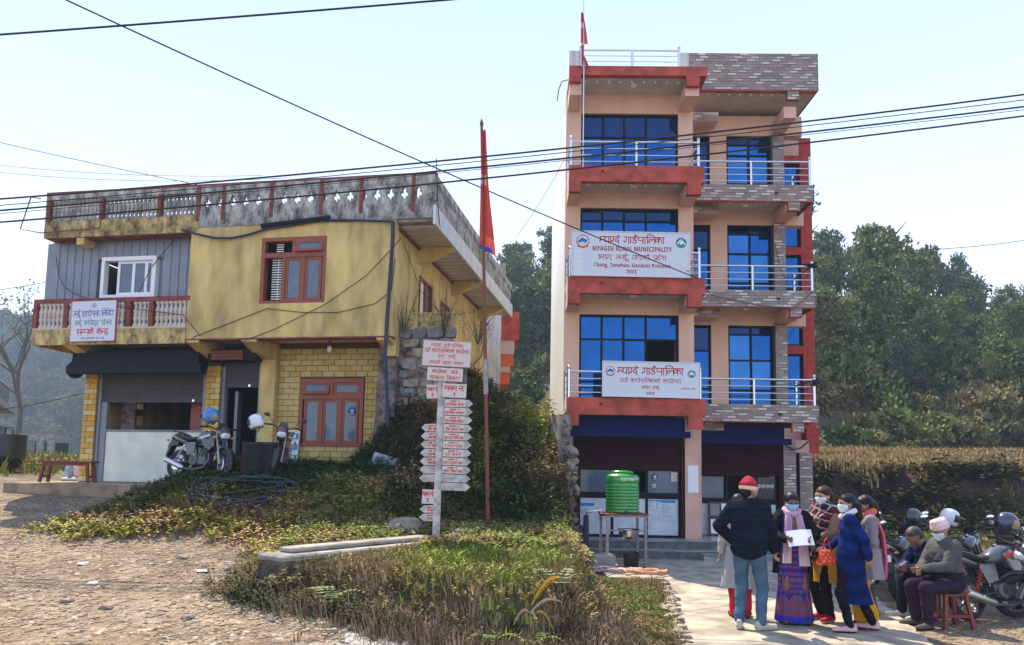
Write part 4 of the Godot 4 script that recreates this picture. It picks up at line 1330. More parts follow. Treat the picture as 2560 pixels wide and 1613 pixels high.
	s = scatter(14000, 4.0, 32.0, 26.2, 38.0, func(_x, d): return ss(26.2, 26.8, d), 1.0, 2.0, func(x, d): return mixc(Color(0.42, 0.29, 0.13), Color(0.33, 0.26, 0.12), 0.5 + n2(x, d, 5.0) * 2.0) * rng.randf_range(0.75, 1.2), 28)
	stuff("dry_grass", tuft_mesh(8, 12, 0.3, 0.2, 0.014), "dry_leaf", s[0], s[1])
	s = scatter(750, 4.0, 26.0, 23.6, 26.6, func(_x, _d): return 0.75, 0.9, 2.2, func(x, d): return mixc(Color(0.03, 0.04, 0.014), Color(0.10, 0.085, 0.035), 0.5 + n2(x, d, 5.0) * 2.0) * rng.randf_range(0.7, 1.2), 29, 0.1)
	stuff("scrub", weed_mesh(9, 8, 0.4, 0.3, 0.12, 8), "leaf", s[0], s[1])
	# scrub and saplings on the hillside
	var hill := func(x: float, d: float) -> float:
		var t := d - hill_start(x)
		return 0.0 if t < -0.5 else ss(-0.5, 1.0, t) * (0.35 if t < 7.0 and n2(x, d, 2.5) > 0.05 else 1.0)
	var hill_col := func(x: float, d: float) -> Color:
		var t := d - hill_start(x)
		var c := mixc(Color(0.06, 0.085, 0.026), Color(0.16, 0.18, 0.06), 0.5 + n2(x, d, 2.2) * 2.2)
		return mixc(mixc(Color(0.26, 0.20, 0.09), c, 0.5 + n2(x, d, 4.0) * 2.5), c, ss(4.0, 9.0, t)) * rng.randf_range(0.7, 1.25)
	s = scatter(5200, 8.0, 62.0, 37.0, 96.0, hill, 0.8, 1.9, hill_col, 30, 0.3)
	stuff("hillside_scrub", crown_mesh(31, 16, 34, 0.17, 0.55), "leaf", s[0], s[1])
	s = scatter(900, -9.0, 13.0, 46.0, 120.0, hill, 0.9, 2.0, hill_col, 32, 0.3)
	stuff("hillside_scrub", crown_mesh(33, 16, 30, 0.17, 0.6), "leaf", s[0], s[1])
	# the far wood on the left, a mass in the haze
	s = scatter(5200, -230.0, -32.0, 90.0, 300.0, hill, 2.4, 5.5, func(x, d): return mixc(Color(0.05, 0.06, 0.025), Color(0.15, 0.12, 0.07), 0.5 + n2(x, d, 0.8) * 2.5) * rng.randf_range(0.7, 1.25), 34, 0.5)
	stuff("far_wood", crown_mesh(35, 18, 26, 0.16, 0.9), "leaf", s[0], s[1])
	# far left roadside: yellow flowering weeds and grass
	s = scatter(2500, -26.0, -11.0, 17.0, 34.0, func(x, d): return 0.0 if under_house(x, d) else ss(-11.5, -13.5, x + 0.12 * (d - 18.0)), 0.9, 2.2, func(x, d): return mixc(Color(0.30, 0.30, 0.06), Color(0.36, 0.28, 0.10), 0.5 + n2(x, d, 6.0) * 2.0) * rng.randf_range(0.7, 1.2), 36)
	stuff("roadside_grass", tuft_mesh(10, 12, 0.28, 0.12, 0.012), "grass_leaf", s[0], s[1])


func make_trees() -> void:
	var crowns := []
	for i in 5: crowns.append(crown_mesh(50 + i, 64, 56, 0.125, 0.85 + 0.12 * i))
	var trunks := []
	for i in 3: trunks.append(trunk_mesh(70 + i, 1.0, 0.035, 5))
	var leafs := []
	for q in [[0.07, 0.115, 0.034], [0.115, 0.145, 0.04], [0.055, 0.10, 0.042], [0.155, 0.175, 0.05]]:
		var m := vcol(leafy(mk("foliage_%d" % leafs.size(), q[0], q[1], q[2], 0.8), q[0] * 0.9, q[1] * 1.2, q[2] * 0.6))
		leafs.append(m)
	var kinds := ["dark green broadleaf tree", "olive green broadleaf tree", "deep bluish green tree", "pale yellowish green tree"]
	var nth := ["first", "second", "third", "fourth", "fifth", "sixth", "seventh", "eighth", "ninth", "tenth", "eleventh", "twelfth", "thirteenth", "fourteenth"]
	var row_name := ["lowest", "second", "third", "fourth", "highest"]
	rng.seed = 77
	var put := func(x: float, d: float, h: float, r: float, k: int, label: String, group: String) -> void:
		var t := thing("hillside_tree", label, "tree", V(x, height(x, -d) - 0.2, -d), rng.randf() * TAU, group)
		var o := part("trunk", trunks[rng.randi() % 3], "bark", t)
		o.scale = V(h, h * 0.9, h)
		var c := rng.randi() % 5
		o = part("crown", crowns[c], leafs[k], t)
		var ch := h * 0.74 / (1.85 * (0.85 + 0.12 * c))
		o.scale = V(r, ch, r)
		o.position.y = h * 0.24
	for row in 5:
		var d0: float = [45.0, 51.0, 58.0, 66.0, 75.0][row]
		var x: float = d0 * 0.30
		var i := 0
		while x < d0 * 0.80 and i < 14:
			var d := d0 + rng.randf_range(-2.0, 2.0)
			var h: float = rng.randf_range(5.2, 8.0) * [0.8, 0.95, 1.15, 1.35, 1.75][row] * lerpf(1.0, 0.62, ss(0.52, 0.62, x / d))
			var k := rng.randi() % 4
			put.call(x, d, h, h * rng.randf_range(0.26, 0.36), k, "%s, %s from the office in the slope's %s row" % [kinds[k], nth[i], row_name[row]], "trees on the wooded slope")
			x += rng.randf_range(0.052, 0.075) * d0
			i += 1
	put.call(46.6, 76.0, 10.5, 2.1, 2, "tall slender tree standing alone above the rest on the slope's shoulder", "trees on the wooded slope")
	for row in 5:
		var d0: float = [62.0, 72.0, 84.0, 98.0, 114.0][row]
		var i := 0
		for f in [-0.055, 0.0, 0.05, 0.095]:
			var d := d0 + rng.randf_range(-3.0, 3.0)
			var k := rng.randi() % 4
			put.call((f + rng.randf_range(-0.012, 0.012)) * d, d, rng.randf_range(6.0, 9.0), rng.randf_range(2.2, 3.0), k, "%s between the two houses, %s from left, %s row" % [kinds[k], nth[i], row_name[row]], "trees seen between the houses")
			i += 1
	# bare tree in the haze at far left
	var t := thing("bare_tree", "nearly bare tall tree in the haze beside the yellow house balcony", "tree", V(-43.9, height(-43.9, -66.0) - 0.5, -66.0))
	t.scale = Vector3.ONE * 1.5
	var b := MB.new()
	rng.seed = 12
	var tips := []
	var grow := [[V(0, 0, 0), V(0, 1, 0), 3.4, 0.22, 0]]
	while grow.size():
		var q: Array = grow.pop_back()
		var e: Vector3 = q[0] + q[1] * q[2]
		b.tube([q[0], (q[0] + e) * 0.5 + V(rng.randfn(), 0, rng.randfn()) * q[2] * 0.04, e], [q[3], q[3] * 0.8, q[3] * 0.6], 5, false)
		if q[4] < 6:
			for k in (3 if q[4] < 3 else 2):
				grow.append([e, (q[1] + V(rng.randfn(), rng.randfn() * 0.5 + 0.25, rng.randfn()) * 0.5).normalized(), q[2] * rng.randf_range(0.66, 0.84), q[3] * 0.58, q[4] + 1])
		else: tips.append(e)
	part("trunk", b, "bark", t)
	b = MB.new()
	for e in tips:
		for k in 3:
			b.leaf(e + V(rng.randfn(), rng.randfn(), rng.randfn()) * 0.15, V(rng.randfn(), rng.randfn(), rng.randfn()).normalized() * 0.22, V(rng.randfn(), rng.randfn(), rng.randfn()).normalized() * 0.06)
	part("crown", b, leafs[1], t)


# ---------------------------------------------------------------- lettering
const GLYPHS := {
	"म": ["9", "2f 2a 1a 08 18 2a", "2a 8a", "8f 85"], "य": ["9", "1e 3d 3b 1a 28 57 88", "8f 85"], "ग": ["8", "3f 39 28 07 09", "7f 75"],
	"द": ["8", "4f 4d 1c 0a 27 58 5a 3a", "57 64"], "उ": ["9", "1d 4d 5c 4b 2a", "3a 6a 78 56 26 08"], "प": ["9", "1f 1b 3a 8a", "8f 85"],
	"ल": ["a", "16 09 1c 3c 4a 39", "4a 6c 9a", "9f 95"], "क": ["a", "5f 55", "5c 2d 0b 18 39 5c", "5a 7d 9b 97"], "छ": ["a", "1d 4d 4b 2a 49 57 26 07", "4a 8c 9a 78 57"],
	"ङ": ["9", "4f 4d 1d 1b 3a 58 46 26", "8b 8a"], "त": ["8", "7b 3b 19 27 36", "7f 75"], "न": ["9", "8a 3a 1c 0a 19 3a", "8f 85"], "ह": ["8", "4f 4d 1d 1b 4b 68 36 18", "58 36 54"],
	"ण": ["b", "1f 1b 38 5b 5f", "9f 95"], "ड": ["8", "4f 4d 1d 1b 3a 68 46 17"], "र": ["7", "1e 4d 4b 2a", "2a 65"], "श": ["a", "1d 4e 4b 1a", "3a 65", "9f 95", "4b 9b"],
	"व": ["9", "8b 4c 1a 28 58 8b", "8f 85"], "स": ["a", "1e 4d 4b 2a 55", "4a 9a", "9f 95"], "ट": ["8", "4f 4d 1c 0a 27 57 78"], "थ": ["a", "2d 3c 2b 1c 3d 2a 18 58 9a", "9f 95"],
	"ख": ["b", "1e 4d 3a 17", "2a 67 99 7c 59", "af a5"], "ज": ["9", "8c 4c", "4c 4a 28 07 18", "8f 85"], "ध": ["9", "2d 1c 3b 1a 28 58 8a", "8f 85"], "च": ["9", "0c 8c", "1c 3a 48 59 8a", "8f 85"],
	"फ": ["b", "1f 1b 3a 6a", "6f 65", "6b 8d ab a8"], "अ": ["b", "1e 4d 4b 2a 58 46 17", "4a 9a", "9f 95"], "भ": ["a", "1d 2e 3c 3a 18", "3a 9a", "9f 95"], "इ": ["8", "4f 4d 1d 1b 4b 59 37 16 54"],
	"ब": ["9", "8b 4c 1a 28 58 8b", "2a 78", "8f 85"], "ा": ["4", "2f 25"], "ी": ["5", "2f 25", "2f 1i -2g"], "०": ["7", "3d 1b 18 36 58 5b 3d"], "१": ["6", "3b 2c 2e 4e 4b 34"], "२": ["7", "1d 3e 5d 4a 18 54"],
	"३": ["7", "1e 4d 3b 2a", "3a 58 37 17", "37 54"], "७": ["8", "3e 1b 18 47 69 5b 4a"], ".": ["4", "16 15"], ",": ["4", "26 14"], "-": ["5", "1a 4a"], " ": ["6"],
}
const MARKS := {"े": "0f -3i", "ै": "0f -3i", "ँ": "", "ं": "", "ू": "05 -33 -12 33 41", "ु": "05 -24 02 34", "ो": "0f -3i", "्": ""}
const D36 := "0123456789abcdefghijklmnopqrstuvwxyz"


func stroke_points(s: String) -> PackedVector2Array:
	var r := PackedVector2Array()
	for t in s.split(" ", false):
		var neg := t.begins_with("-")
		if neg: t = t.substr(1)
		var x := float(D36.find(t[0])) * (-1.0 if neg else 1.0)
		r.append(Vector2(x, D36.find(t[1]) - 5.0))
	return r


func curve(P: PackedVector2Array) -> PackedVector2Array:
	if P.size() < 3: return P
	var r := PackedVector2Array()
	for i in P.size() - 1:
		for k in 4: r.append(P[i].cubic_interpolate(P[i + 1], P[maxi(i - 1, 0)], P[mini(i + 2, P.size() - 1)], k / 4.0))
	r.append(P[-1])
	return r


func shape_line(text: String) -> Array:
	# [width, [polyline, ...]] of a line of Devanagari in glyph units (base line 0, head line 10)
	var out := []
	var x := 0.0
	var stem := 0.0
	var start := 0.0
	var i := 0
	var reph := false
	while i < text.length():
		var ch := text[i]
		if ch == " ":
			if x > start: out.append(PackedVector2Array([Vector2(start, 10), Vector2(x, 10)]))
			x += 6.0
			start = x
			i += 1
			continue
		if MARKS.has(ch):
			if ch == "ं": out.append(PackedVector2Array([Vector2(stem - 2, 12.6), Vector2(stem - 1.4, 12.6)]))
			elif ch == "ँ":
				out.append(curve(PackedVector2Array([Vector2(stem - 4, 12.6), Vector2(stem - 2, 11.4), Vector2(stem, 12.6)])))
				out.append(PackedVector2Array([Vector2(stem - 2.2, 13.6), Vector2(stem - 1.8, 13.6)]))
			elif MARKS[ch]:
				var q := stroke_points(MARKS[ch])
				if ch == "ो":
					out.append(PackedVector2Array([Vector2(x + 2, 10), Vector2(x + 2, 0)]))
					x += 4.0
					stem = x - 2.0
				for k in q.size(): q[k].x += stem
				out.append(curve(q))
			i += 1
			continue
		# a consonant cluster, with a short i in front of it if one follows
		var j := i
		while j + 2 < text.length() and text[j + 1] == "्" and GLYPHS.has(text[j + 2]): j += 2
		if j + 1 < text.length() and text[j + 1] == "ि":
			out.append(PackedVector2Array([Vector2(x + 2, 10), Vector2(x + 2, 0)]))
			out.append(curve(PackedVector2Array([Vector2(x + 2, 10), Vector2(x + 1, 13), Vector2(x + 5, 14.4), Vector2(x + 11, 12.6), Vector2(x + 12, 10)])))
			x += 4.0
		while i <= j:
			var c := text[i]
			if c == "र" and i < j and text[i + 1] == "्":
				reph = true
				i += 2
				continue
			var half := i < j
			if c == "र" and i > 0 and text[i - 1] == "्":
				out.append(PackedVector2Array([Vector2(stem - 1, 3.2), Vector2(stem - 5.5, 0.4)]))
				i += 1
				continue
			var half_r := half and i + 2 <= j and text[i + 2] == "र"
			var g: Array = GLYPHS.get(c, ["6"])
			var w := float(D36.find((g[0] as String)[0]))
			for k in range(1, g.size()):
				var q := stroke_points(g[k])
				var is_stem := q.size() == 2 and q[0].x == q[1].x and q[0].y == 10.0 and q[1].y == 0.0
				if half and not half_r and is_stem and k == g.size() - 1: continue
				for n in q.size():
					if half and not half_r: q[n].x *= 0.8
					q[n].x += x
				out.append(curve(q))
			x += w if not half or half_r else w * 0.62
			stem = x - (2.0 if c in "क" else 1.2)
			if c == "क": stem = x - 5.0
			i += 2 if half else 1
		if reph:
			out.append(curve(PackedVector2Array([Vector2(stem, 10), Vector2(stem + 1.6, 11.5), Vector2(stem + 0.4, 13.2), Vector2(stem - 1.5, 12.4)])))
			reph = false
		if i < text.length() and text[i] == "ि": i += 1
	if x > start: out.append(PackedVector2Array([Vector2(start, 10), Vector2(x, 10)]))
	return [x, out]


func draw_stroke(im: Image, P: PackedVector2Array, r: float, col: Color) -> void:
	var W := im.get_width()
	var H := im.get_height()
	for s in P.size() - 1:
		var a := P[s]
		var b := P[s + 1]
		for y in range(maxi(0, int(minf(a.y, b.y) - r - 1)), mini(H, int(maxf(a.y, b.y) + r + 2))):
			for x in range(maxi(0, int(minf(a.x, b.x) - r - 1)), mini(W, int(maxf(a.x, b.x) + r + 2))):
				var p := Vector2(x + 0.5, y + 0.5)
				var k := clampf(r + 0.5 - p.distance_to(Geometry2D.get_closest_point_to_segment(p, a, b)), 0, 1)
				if k > 0.0: im.set_pixel(x, y, im.get_pixel(x, y).lerp(col, k))


func write_line(im: Image, text: String, cx: float, base: float, h: float, col: Color, weight := 0.09, most := 1e9) -> void:
	# a centred line: base line at base, head line h pixels above it
	var L := shape_line(text)
	var k := h / 10.0
	var kx := minf(k, most / L[0])
	for s in L[1]:
		var q := PackedVector2Array()
		for p in s: q.append(Vector2(cx + (p.x - L[0] * 0.5) * kx, base - p.y * k))
		draw_stroke(im, q, maxf(0.45, h * weight), col)


func disc(im: Image, c: Vector2, r: float, col: Color, ring := 0.0) -> void:
	for y in range(maxi(0, int(c.y - r - 1)), mini(im.get_height(), int(c.y + r + 2))):
		for x in range(maxi(0, int(c.x - r - 1)), mini(im.get_width(), int(c.x + r + 2))):
			var d := Vector2(x + 0.5, y + 0.5).distance_to(c)
			var k := clampf(r + 0.5 - d, 0, 1)
			if ring > 0.0: k *= clampf(d - (r - ring) + 0.5, 0, 1)
			if k > 0.0: im.set_pixel(x, y, im.get_pixel(x, y).lerp(col, k))


func emblem(im: Image, c: Vector2, r: float, red_ring: bool) -> void:
	if red_ring:
		for k in 18:
			var a := TAU * k / 18.0
			disc(im, c + Vector2(cos(a), sin(a)) * r * 0.86, r * 0.13, Color(0.72, 0.25, 0.14) if k % 3 else Color(0.8, 0.5, 0.3))
		disc(im, c, r * 0.74, Color(0.75, 0.86, 0.93))
		draw_stroke(im, PackedVector2Array([c + Vector2(-0.55, 0.1) * r, c + Vector2(-0.1, -0.35) * r, c + Vector2(0.5, -0.05) * r]), r * 0.16, Color(0.1, 0.32, 0.66))
		draw_stroke(im, PackedVector2Array([c + Vector2(-0.4, 0.05) * r, c + Vector2(0.1, -0.08) * r, c + Vector2(0.35, 0.2) * r]), r * 0.14, Color(0.15, 0.42, 0.72))
		draw_stroke(im, PackedVector2Array([c + Vector2(-0.35, 0.42) * r, c + Vector2(0.3, 0.45) * r]), r * 0.18, Color(0.85, 0.78, 0.55))
		draw_stroke(im, PackedVector2Array([c + Vector2(-0.7, 0.75) * r, c + Vector2(0.0, 0.95) * r, c + Vector2(0.7, 0.75) * r]), r * 0.1, Color(0.7, 0.2, 0.12))
	else:
		disc(im, c, r, Color(0.55, 0.6, 0.62))
		disc(im, c, r * 0.86, Color(0.12, 0.42, 0.42))
		disc(im, c + Vector2(0, -0.3) * r, r * 0.4, Color(0.55, 0.75, 0.85))
		for k in [[-0.6, 0.15, -0.2, -0.32, 0.15, 0.15], [-0.1, 0.2, 0.28, -0.2, 0.65, 0.2]]:
			draw_stroke(im, PackedVector2Array([c + Vector2(k[0], k[1]) * r, c + Vector2(k[2], k[3]) * r, c + Vector2(k[4], k[5]) * r]), r * 0.13, Color(0.86, 0.92, 0.93))
		draw_stroke(im, PackedVector2Array([c + Vector2(-0.5, 0.5) * r, c + Vector2(0.5, 0.5) * r]), r * 0.2, Color(0.18, 0.55, 0.35))


func page(w: int, h: int, col: Color, wear := 0) -> Image:
	var im := Image.create(w, h, false, Image.FORMAT_RGBA8)
	im.fill(col)
	if wear:
		rng.seed = wear
		for k in int(w * h / 260.0):
			var p := Vector2(rng.randf() * w, rng.randf() * h)
			disc(im, p, rng.randf_range(0.6, 2.6), col.lerp(Color(0.45, 0.38, 0.32), rng.randf() * 0.3))
	return im


func print_mat(im: Image, called: String, rough := 0.6) -> StandardMaterial3D:
	var m := StandardMaterial3D.new()
	m.resource_name = called
	m.albedo_texture = ImageTexture.create_from_image(im)
	m.roughness = rough
	m.texture_filter = BaseMaterial3D.TEXTURE_FILTER_LINEAR
	return m


func face(w: float, h: float) -> MB:
	# a printed face centred on the origin, looking along +z
	var b := MB.new()
	b.uquad(V(-w / 2, h / 2, 0), V(w / 2, h / 2, 0), V(w / 2, -h / 2, 0), V(-w / 2, -h / 2, 0))
	return b


func latin(text: String, h: float, wide: float, m, parent: Node, at: Vector3, bold := true) -> MeshInstance3D:
	var f := SystemFont.new()
	f.font_names = PackedStringArray(["Droid Sans"])
	f.font_weight = 700 if bold else 400
	var t := TextMesh.new()
	t.text = text
	t.font = f
	t.font_size = 64
	t.pixel_size = h / 46.0
	t.depth = 0.002
	t.curve_step = 1.0
	var am := ArrayMesh.new()
	am.add_surface_from_arrays(Mesh.PRIMITIVE_TRIANGLES, t.get_mesh_arrays())
	var o := part("lettering", am, m, parent)
	var sx := wide / maxf(am.get_aabb().size.x, 0.01)
	o.scale = V(sx, 1, 1)
	o.position = at - V(am.get_aabb().get_center().x * sx, am.get_aabb().get_center().y, 0)
	return o


func make_signs() -> void:
	var red := Color(0.66, 0.10, 0.09)
	mk("letter_red", 0.38, 0.012, 0.012, 0.6)
	mk("alu_edge", 0.62, 0.63, 0.66, 0.4)
	var X := Transform3D(Basis(Vector3.UP, -deg_to_rad(1.0)), V(1.226, 0, -16.15))
	# upper banner
	var t := thing("banner_sign", "large white office banner with an English line under the red Nepali name", "sign")
	t.transform = X * Transform3D(Basis(Vector3.BACK, -0.008), V(1.36, 6.71, 0.05))
	part("board", MB.new().box(V(0, 0, -0.012), V(2.61, 1.01, 0.02)), "banner_white", t)
	var im := page(1040, 400, Color(0.80, 0.82, 0.86))
	emblem(im, Vector2(92, 88), 62, true)
	emblem(im, Vector2(966, 88), 50, false)
	write_line(im, "म्याग्दे गाउँपालिका", 530, 102, 58, red, 0.075, 700)
	write_line(im, "छाङ्ग, तनहूँ, गण्डकी प्रदेश", 530, 252, 42, red, 0.062, 680)
	write_line(im, "२०७३", 530, 378, 32, red, 0.08)
	for k in 5: im.fill_rect(Rect2i(18 + k * 3, 170 + k * 44, 60, 34), Color(0.84, 0.85, 0.85))
	part("print", face(2.6, 1.0), print_mat(im, "banner_print", 0.45), t).position.z = 0.003
	latin("MYAGDE RURAL MUNICIPALITY", 0.105, 1.76, "letter_red", t, V(0.03, 0.12, 0.006))
	latin("Chang, Tanahun, Gandaki Province", 0.085, 1.70, "letter_red", t, V(0.03, -0.265, 0.006))
	for q in [[0, 0.505, 2.64, 0.02], [0, -0.505, 2.64, 0.02], [-1.31, 0, 0.02, 0.99], [1.31, 0, 0.02, 0.99]]:
		part("edge", MB.new().box(V(q[0], q[1], 0.0), V(q[2], q[3], 0.03)), "alu_edge", t)
	# lower banner
	t = thing("banner_sign", "smaller white office banner low on the first floor railing, Nepali only", "sign")
	t.transform = X * Transform3D(Basis(Vector3.BACK, -0.006), V(1.81, 3.905, 0.05))
	part("board", MB.new().box(V(0, 0, -0.012), V(2.10, 0.76, 0.02)), "banner_white", t)
	im = page(840, 304, Color(0.80, 0.82, 0.86))
	emblem(im, Vector2(62, 82), 44, true)
	emblem(im, Vector2(776, 96), 36, false)
	write_line(im, "म्याग्दे गाउँपालिका", 415, 108, 58, red, 0.075, 590)
	write_line(im, "गाउँ कार्यपालिकाको कार्यालय", 415, 182, 34, red, 0.06, 560)
	write_line(im, "छाङ्ग, तनहूँ", 415, 236, 24, red, 0.075)
	write_line(im, "२०७३", 415, 290, 24, red, 0.08)
	write_line(im, "गण्डकी प्रदेश, नेपाल", 745, 234, 11, red, 0.08, 140)
	part("print", face(2.09, 0.75), print_mat(im, "banner_print_low", 0.45), t).position.z = 0.003
	for q in [[0, 0.385, 2.14, 0.02], [0, -0.385, 2.14, 0.02], [-1.06, 0, 0.02, 0.75], [1.06, 0, 0.02, 0.75]]:
		part("edge", MB.new().box(V(q[0], q[1], 0.0), V(q[2], q[3], 0.03)), "alu_edge", t)
	# board on the yellow house balcony
	t = thing("hydropower_sign", "white board with blue, green and red Nepali lettering on the yellow house balcony", "sign")
	t.transform = Transform3D(Basis(Vector3.UP, -deg_to_rad(10.0)), V(-2.484, 0, -15.0)) * Transform3D(Basis(Vector3.BACK, 0.01), V(-6.92, 5.0, 0.045))
	part("board", MB.new().box(V(0, 0, -0.012), V(1.12, 0.92, 0.02)), "slab_red", t)
	im = page(560, 456, Color(0.80, 0.80, 0.85))
	draw_stroke(im, curve(PackedVector2Array([Vector2(240, 60), Vector2(280, 22), Vector2(320, 60)])), 3, Color(0.4, 0.5, 0.55))
	draw_stroke(im, PackedVector2Array([Vector2(262, 70), Vector2(280, 36), Vector2(298, 70), Vector2(262, 70)]), 4, Color(0.25, 0.42, 0.5))
	write_line(im, "तनहुँ हाइड्रोपावर लिमिटेड", 280, 176, 62, Color(0.12, 0.14, 0.5), 0.05, 520)
	write_line(im, "तनहुँ जलविद्युत आयोजना", 280, 276, 54, Color(0.05, 0.4, 0.42), 0.048, 470)
	write_line(im, "सम्पर्क केन्द्र", 280, 386, 64, Color(0.7, 0.12, 0.08), 0.07, 450)
	write_line(im, "म्याग्दे गाउँपालिका, छाङ तनहुँ", 280, 436, 20, Color(0.2, 0.22, 0.45), 0.06, 300)
	part("print", face(1.10, 0.90), print_mat(im, "hydro_print"), t).position.z = 0.003
	# sign post
	t = thing("sign_post", "white wooden post with many arrow boards in red Nepali lettering", "sign post", V(-1.045, 0.66, -10.6), 0.0)
	t.rotation.z = -0.012
	part("post", MB.new().cbox(V(0, 1.25, 0), V(0.1, 2.52, 0.06), 0.006), "sign_white", t)
	var white := Color(0.80, 0.75, 0.73)
	var ink := Color(0.72, 0.22, 0.22)
	var board := func(called: String, w: float, h: float, at: Vector3, turn: float, tip: int, lines: Array, px: int, tilt := 0.0) -> void:
		var P := PackedVector2Array([Vector2(-w / 2, -h / 2), Vector2(w / 2, -h / 2), Vector2(w / 2, h / 2), Vector2(-w / 2, h / 2)])
		if tip > 0: P = PackedVector2Array([Vector2(-w / 2, -h / 2), Vector2(w / 2 - 0.06, -h / 2), Vector2(w / 2, 0), Vector2(w / 2 - 0.06, h / 2), Vector2(-w / 2, h / 2)])
		if tip < 0: P = PackedVector2Array([Vector2(-w / 2 + 0.06, -h / 2), Vector2(w / 2, -h / 2), Vector2(w / 2, h / 2), Vector2(-w / 2 + 0.06, h / 2), Vector2(-w / 2, 0)])
		var o := part(called, MB.new().prism(P, Transform3D(), 0.018), "sign_white", t)
		o.transform = Transform3D(Basis(Vector3.UP, turn) * Basis(Vector3.BACK, tilt), at)
		if lines.size():
			var im2 := page(int(px * (w - (0.12 if tip else 0.0))), int(px * h * 0.97), white, int(at.y * 100) + tip + 3)
			for q in lines: write_line(im2, q[0], im2.get_width() * 0.5, q[1] * im2.get_height(), q[2] * im2.get_height(), ink, q[3], im2.get_width() * 0.94)
			part("lettering", face(w - (0.12 if tip else 0.0), h * 0.97), print_mat(im2, "board_print"), o).position = V(-0.05 if tip > 0 else (0.05 if tip < 0 else 0.0), 0, 0.002)
	board.call("name_board", 0.69, 0.37, V(0.06, 2.85, 0.06), 0.0, 0, [["म्याग्दे गाउँपालिका", 0.24, 0.13, 0.06], ["गाउँ कार्यपालिकाको कार्यालय", 0.47, 0.15, 0.055], ["छाङ, तनहुँ", 0.67, 0.12, 0.06], ["गण्डकी प्रदेश, नेपाल", 0.93, 0.12, 0.06]], 300, -0.025)
	board.call("heading_board", 0.51, 0.19, V(0.045, 2.55, 0.06), 0.0, 0, [["कार्यकक्ष तथा", 0.44, 0.26, 0.07], ["शाखागत विवरण", 0.92, 0.26, 0.07]], 300, -0.03)
	board.call("number_board", 0.34, 0.2, V(0.19, 2.32, 0.05), 0.0, 0, [["भवन नं.", 0.5, 0.32, 0.1], ["१", 0.93, 0.26, 0.1]], 300, -0.01)
	board.call("number_board", 0.17, 0.2, V(-0.125, 2.3, 0.03), 0.3, 0, [["भवन नं.", 0.46, 0.26, 0.1], ["२", 0.88, 0.24, 0.1]], 300, 0.06)
	var words := ["गाउँपालिका अध्यक्ष", "गाउँपालिका उपाध्यक्ष", "प्रमुख प्रशासकीय अधिकृत", "आर्थिक प्रशासन शाखा", "सूचना तथा प्रविधि शाखा", "राजस्व शाखा", "दर्ता चलानी", "योजना अनुगमन शाखा", "पूर्वाधार विकास शाखा", "", ""]
	for k in 11:
		var ln := [["कार्यकक्ष नं.", 0.36, 0.2, 0.06], [words[k], 0.86, 0.34, 0.06]] if words[k] else []
		board.call("arrow_board", 0.41, 0.108, V(0.255, 2.14 - k * 0.119, 0.045), -0.05, 1, ln, 260, rng.randf_range(-0.025, 0.0))
	var lw := ["शिक्षा शाखा", "स्वास्थ्य शाखा", "कृषि शाखा", "पशु सेवा शाखा", "पञ्जिकरण शाखा", "", ""]
	for k in 7:
		var ln := [["कार्यकक्ष नं.", 0.36, 0.2, 0.06], [lw[k], 0.86, 0.34, 0.06]] if lw[k] else []
		board.call("arrow_board", 0.22, 0.108, V(-0.155, 1.78 - k * 0.12, 0.03), 0.25, -1, ln, 260, rng.randf_range(0.02, 0.06))
	board.call("number_board", 0.17, 0.2, V(-0.13, 0.80, 0.03), 0.05, 0, [["भवन नं.", 0.46, 0.3, 0.1], ["३", 0.9, 0.26, 0.1]], 300, -0.02)
	for k in 2: board.call("arrow_board", 0.2, 0.1, V(-0.145, 0.625 - k * 0.115, 0.03), 0.05, -1, [["कार्यकक्ष नं.", 0.36, 0.2, 0.06], [["कृषि शाखा", "पशु शाखा"][k], 0.86, 0.34, 0.06]], 260, 0.03)


# ---------------------------------------------------------------- things standing about
func sheet(W: Array, drop: float, fold: float, folds: float, colour: Callable, rows := 16, cols := 14) -> MB:
	# a cloth hanging from y = 0 down to -drop; W: widths from top to bottom, gathered into folds
	var b := MB.new()
	var P := []
	for j in rows + 1:
		var v := float(j) / rows
		var w: float = lerpf(W[int(v * (W.size() - 1))], W[mini(int(v * (W.size() - 1)) + 1, W.size() - 1)], fmod(v * (W.size() - 1), 1.0))
		var r := PackedVector3Array()
		for i in cols + 1:
			var u := float(i) / cols
			r.append(V(u * w, -drop * v - 0.06 * u * drop * v, fold * sin(u * folds * TAU + v * 1.7) * (0.3 + 0.7 * u)))
		P.append(r)
	for j in rows:
		for i in cols:
			b.col = colour.call((i + 0.5) / cols, (j + 0.5) / rows)
			var n: Vector3 = (P[j + 1][i] - P[j][i]).cross(P[j][i + 1] - P[j][i]).normalized()
			if n.z < 0.0: n = -n
			b.quad(P[j][i], P[j][i + 1], P[j + 1][i + 1], P[j + 1][i], n)
	return b


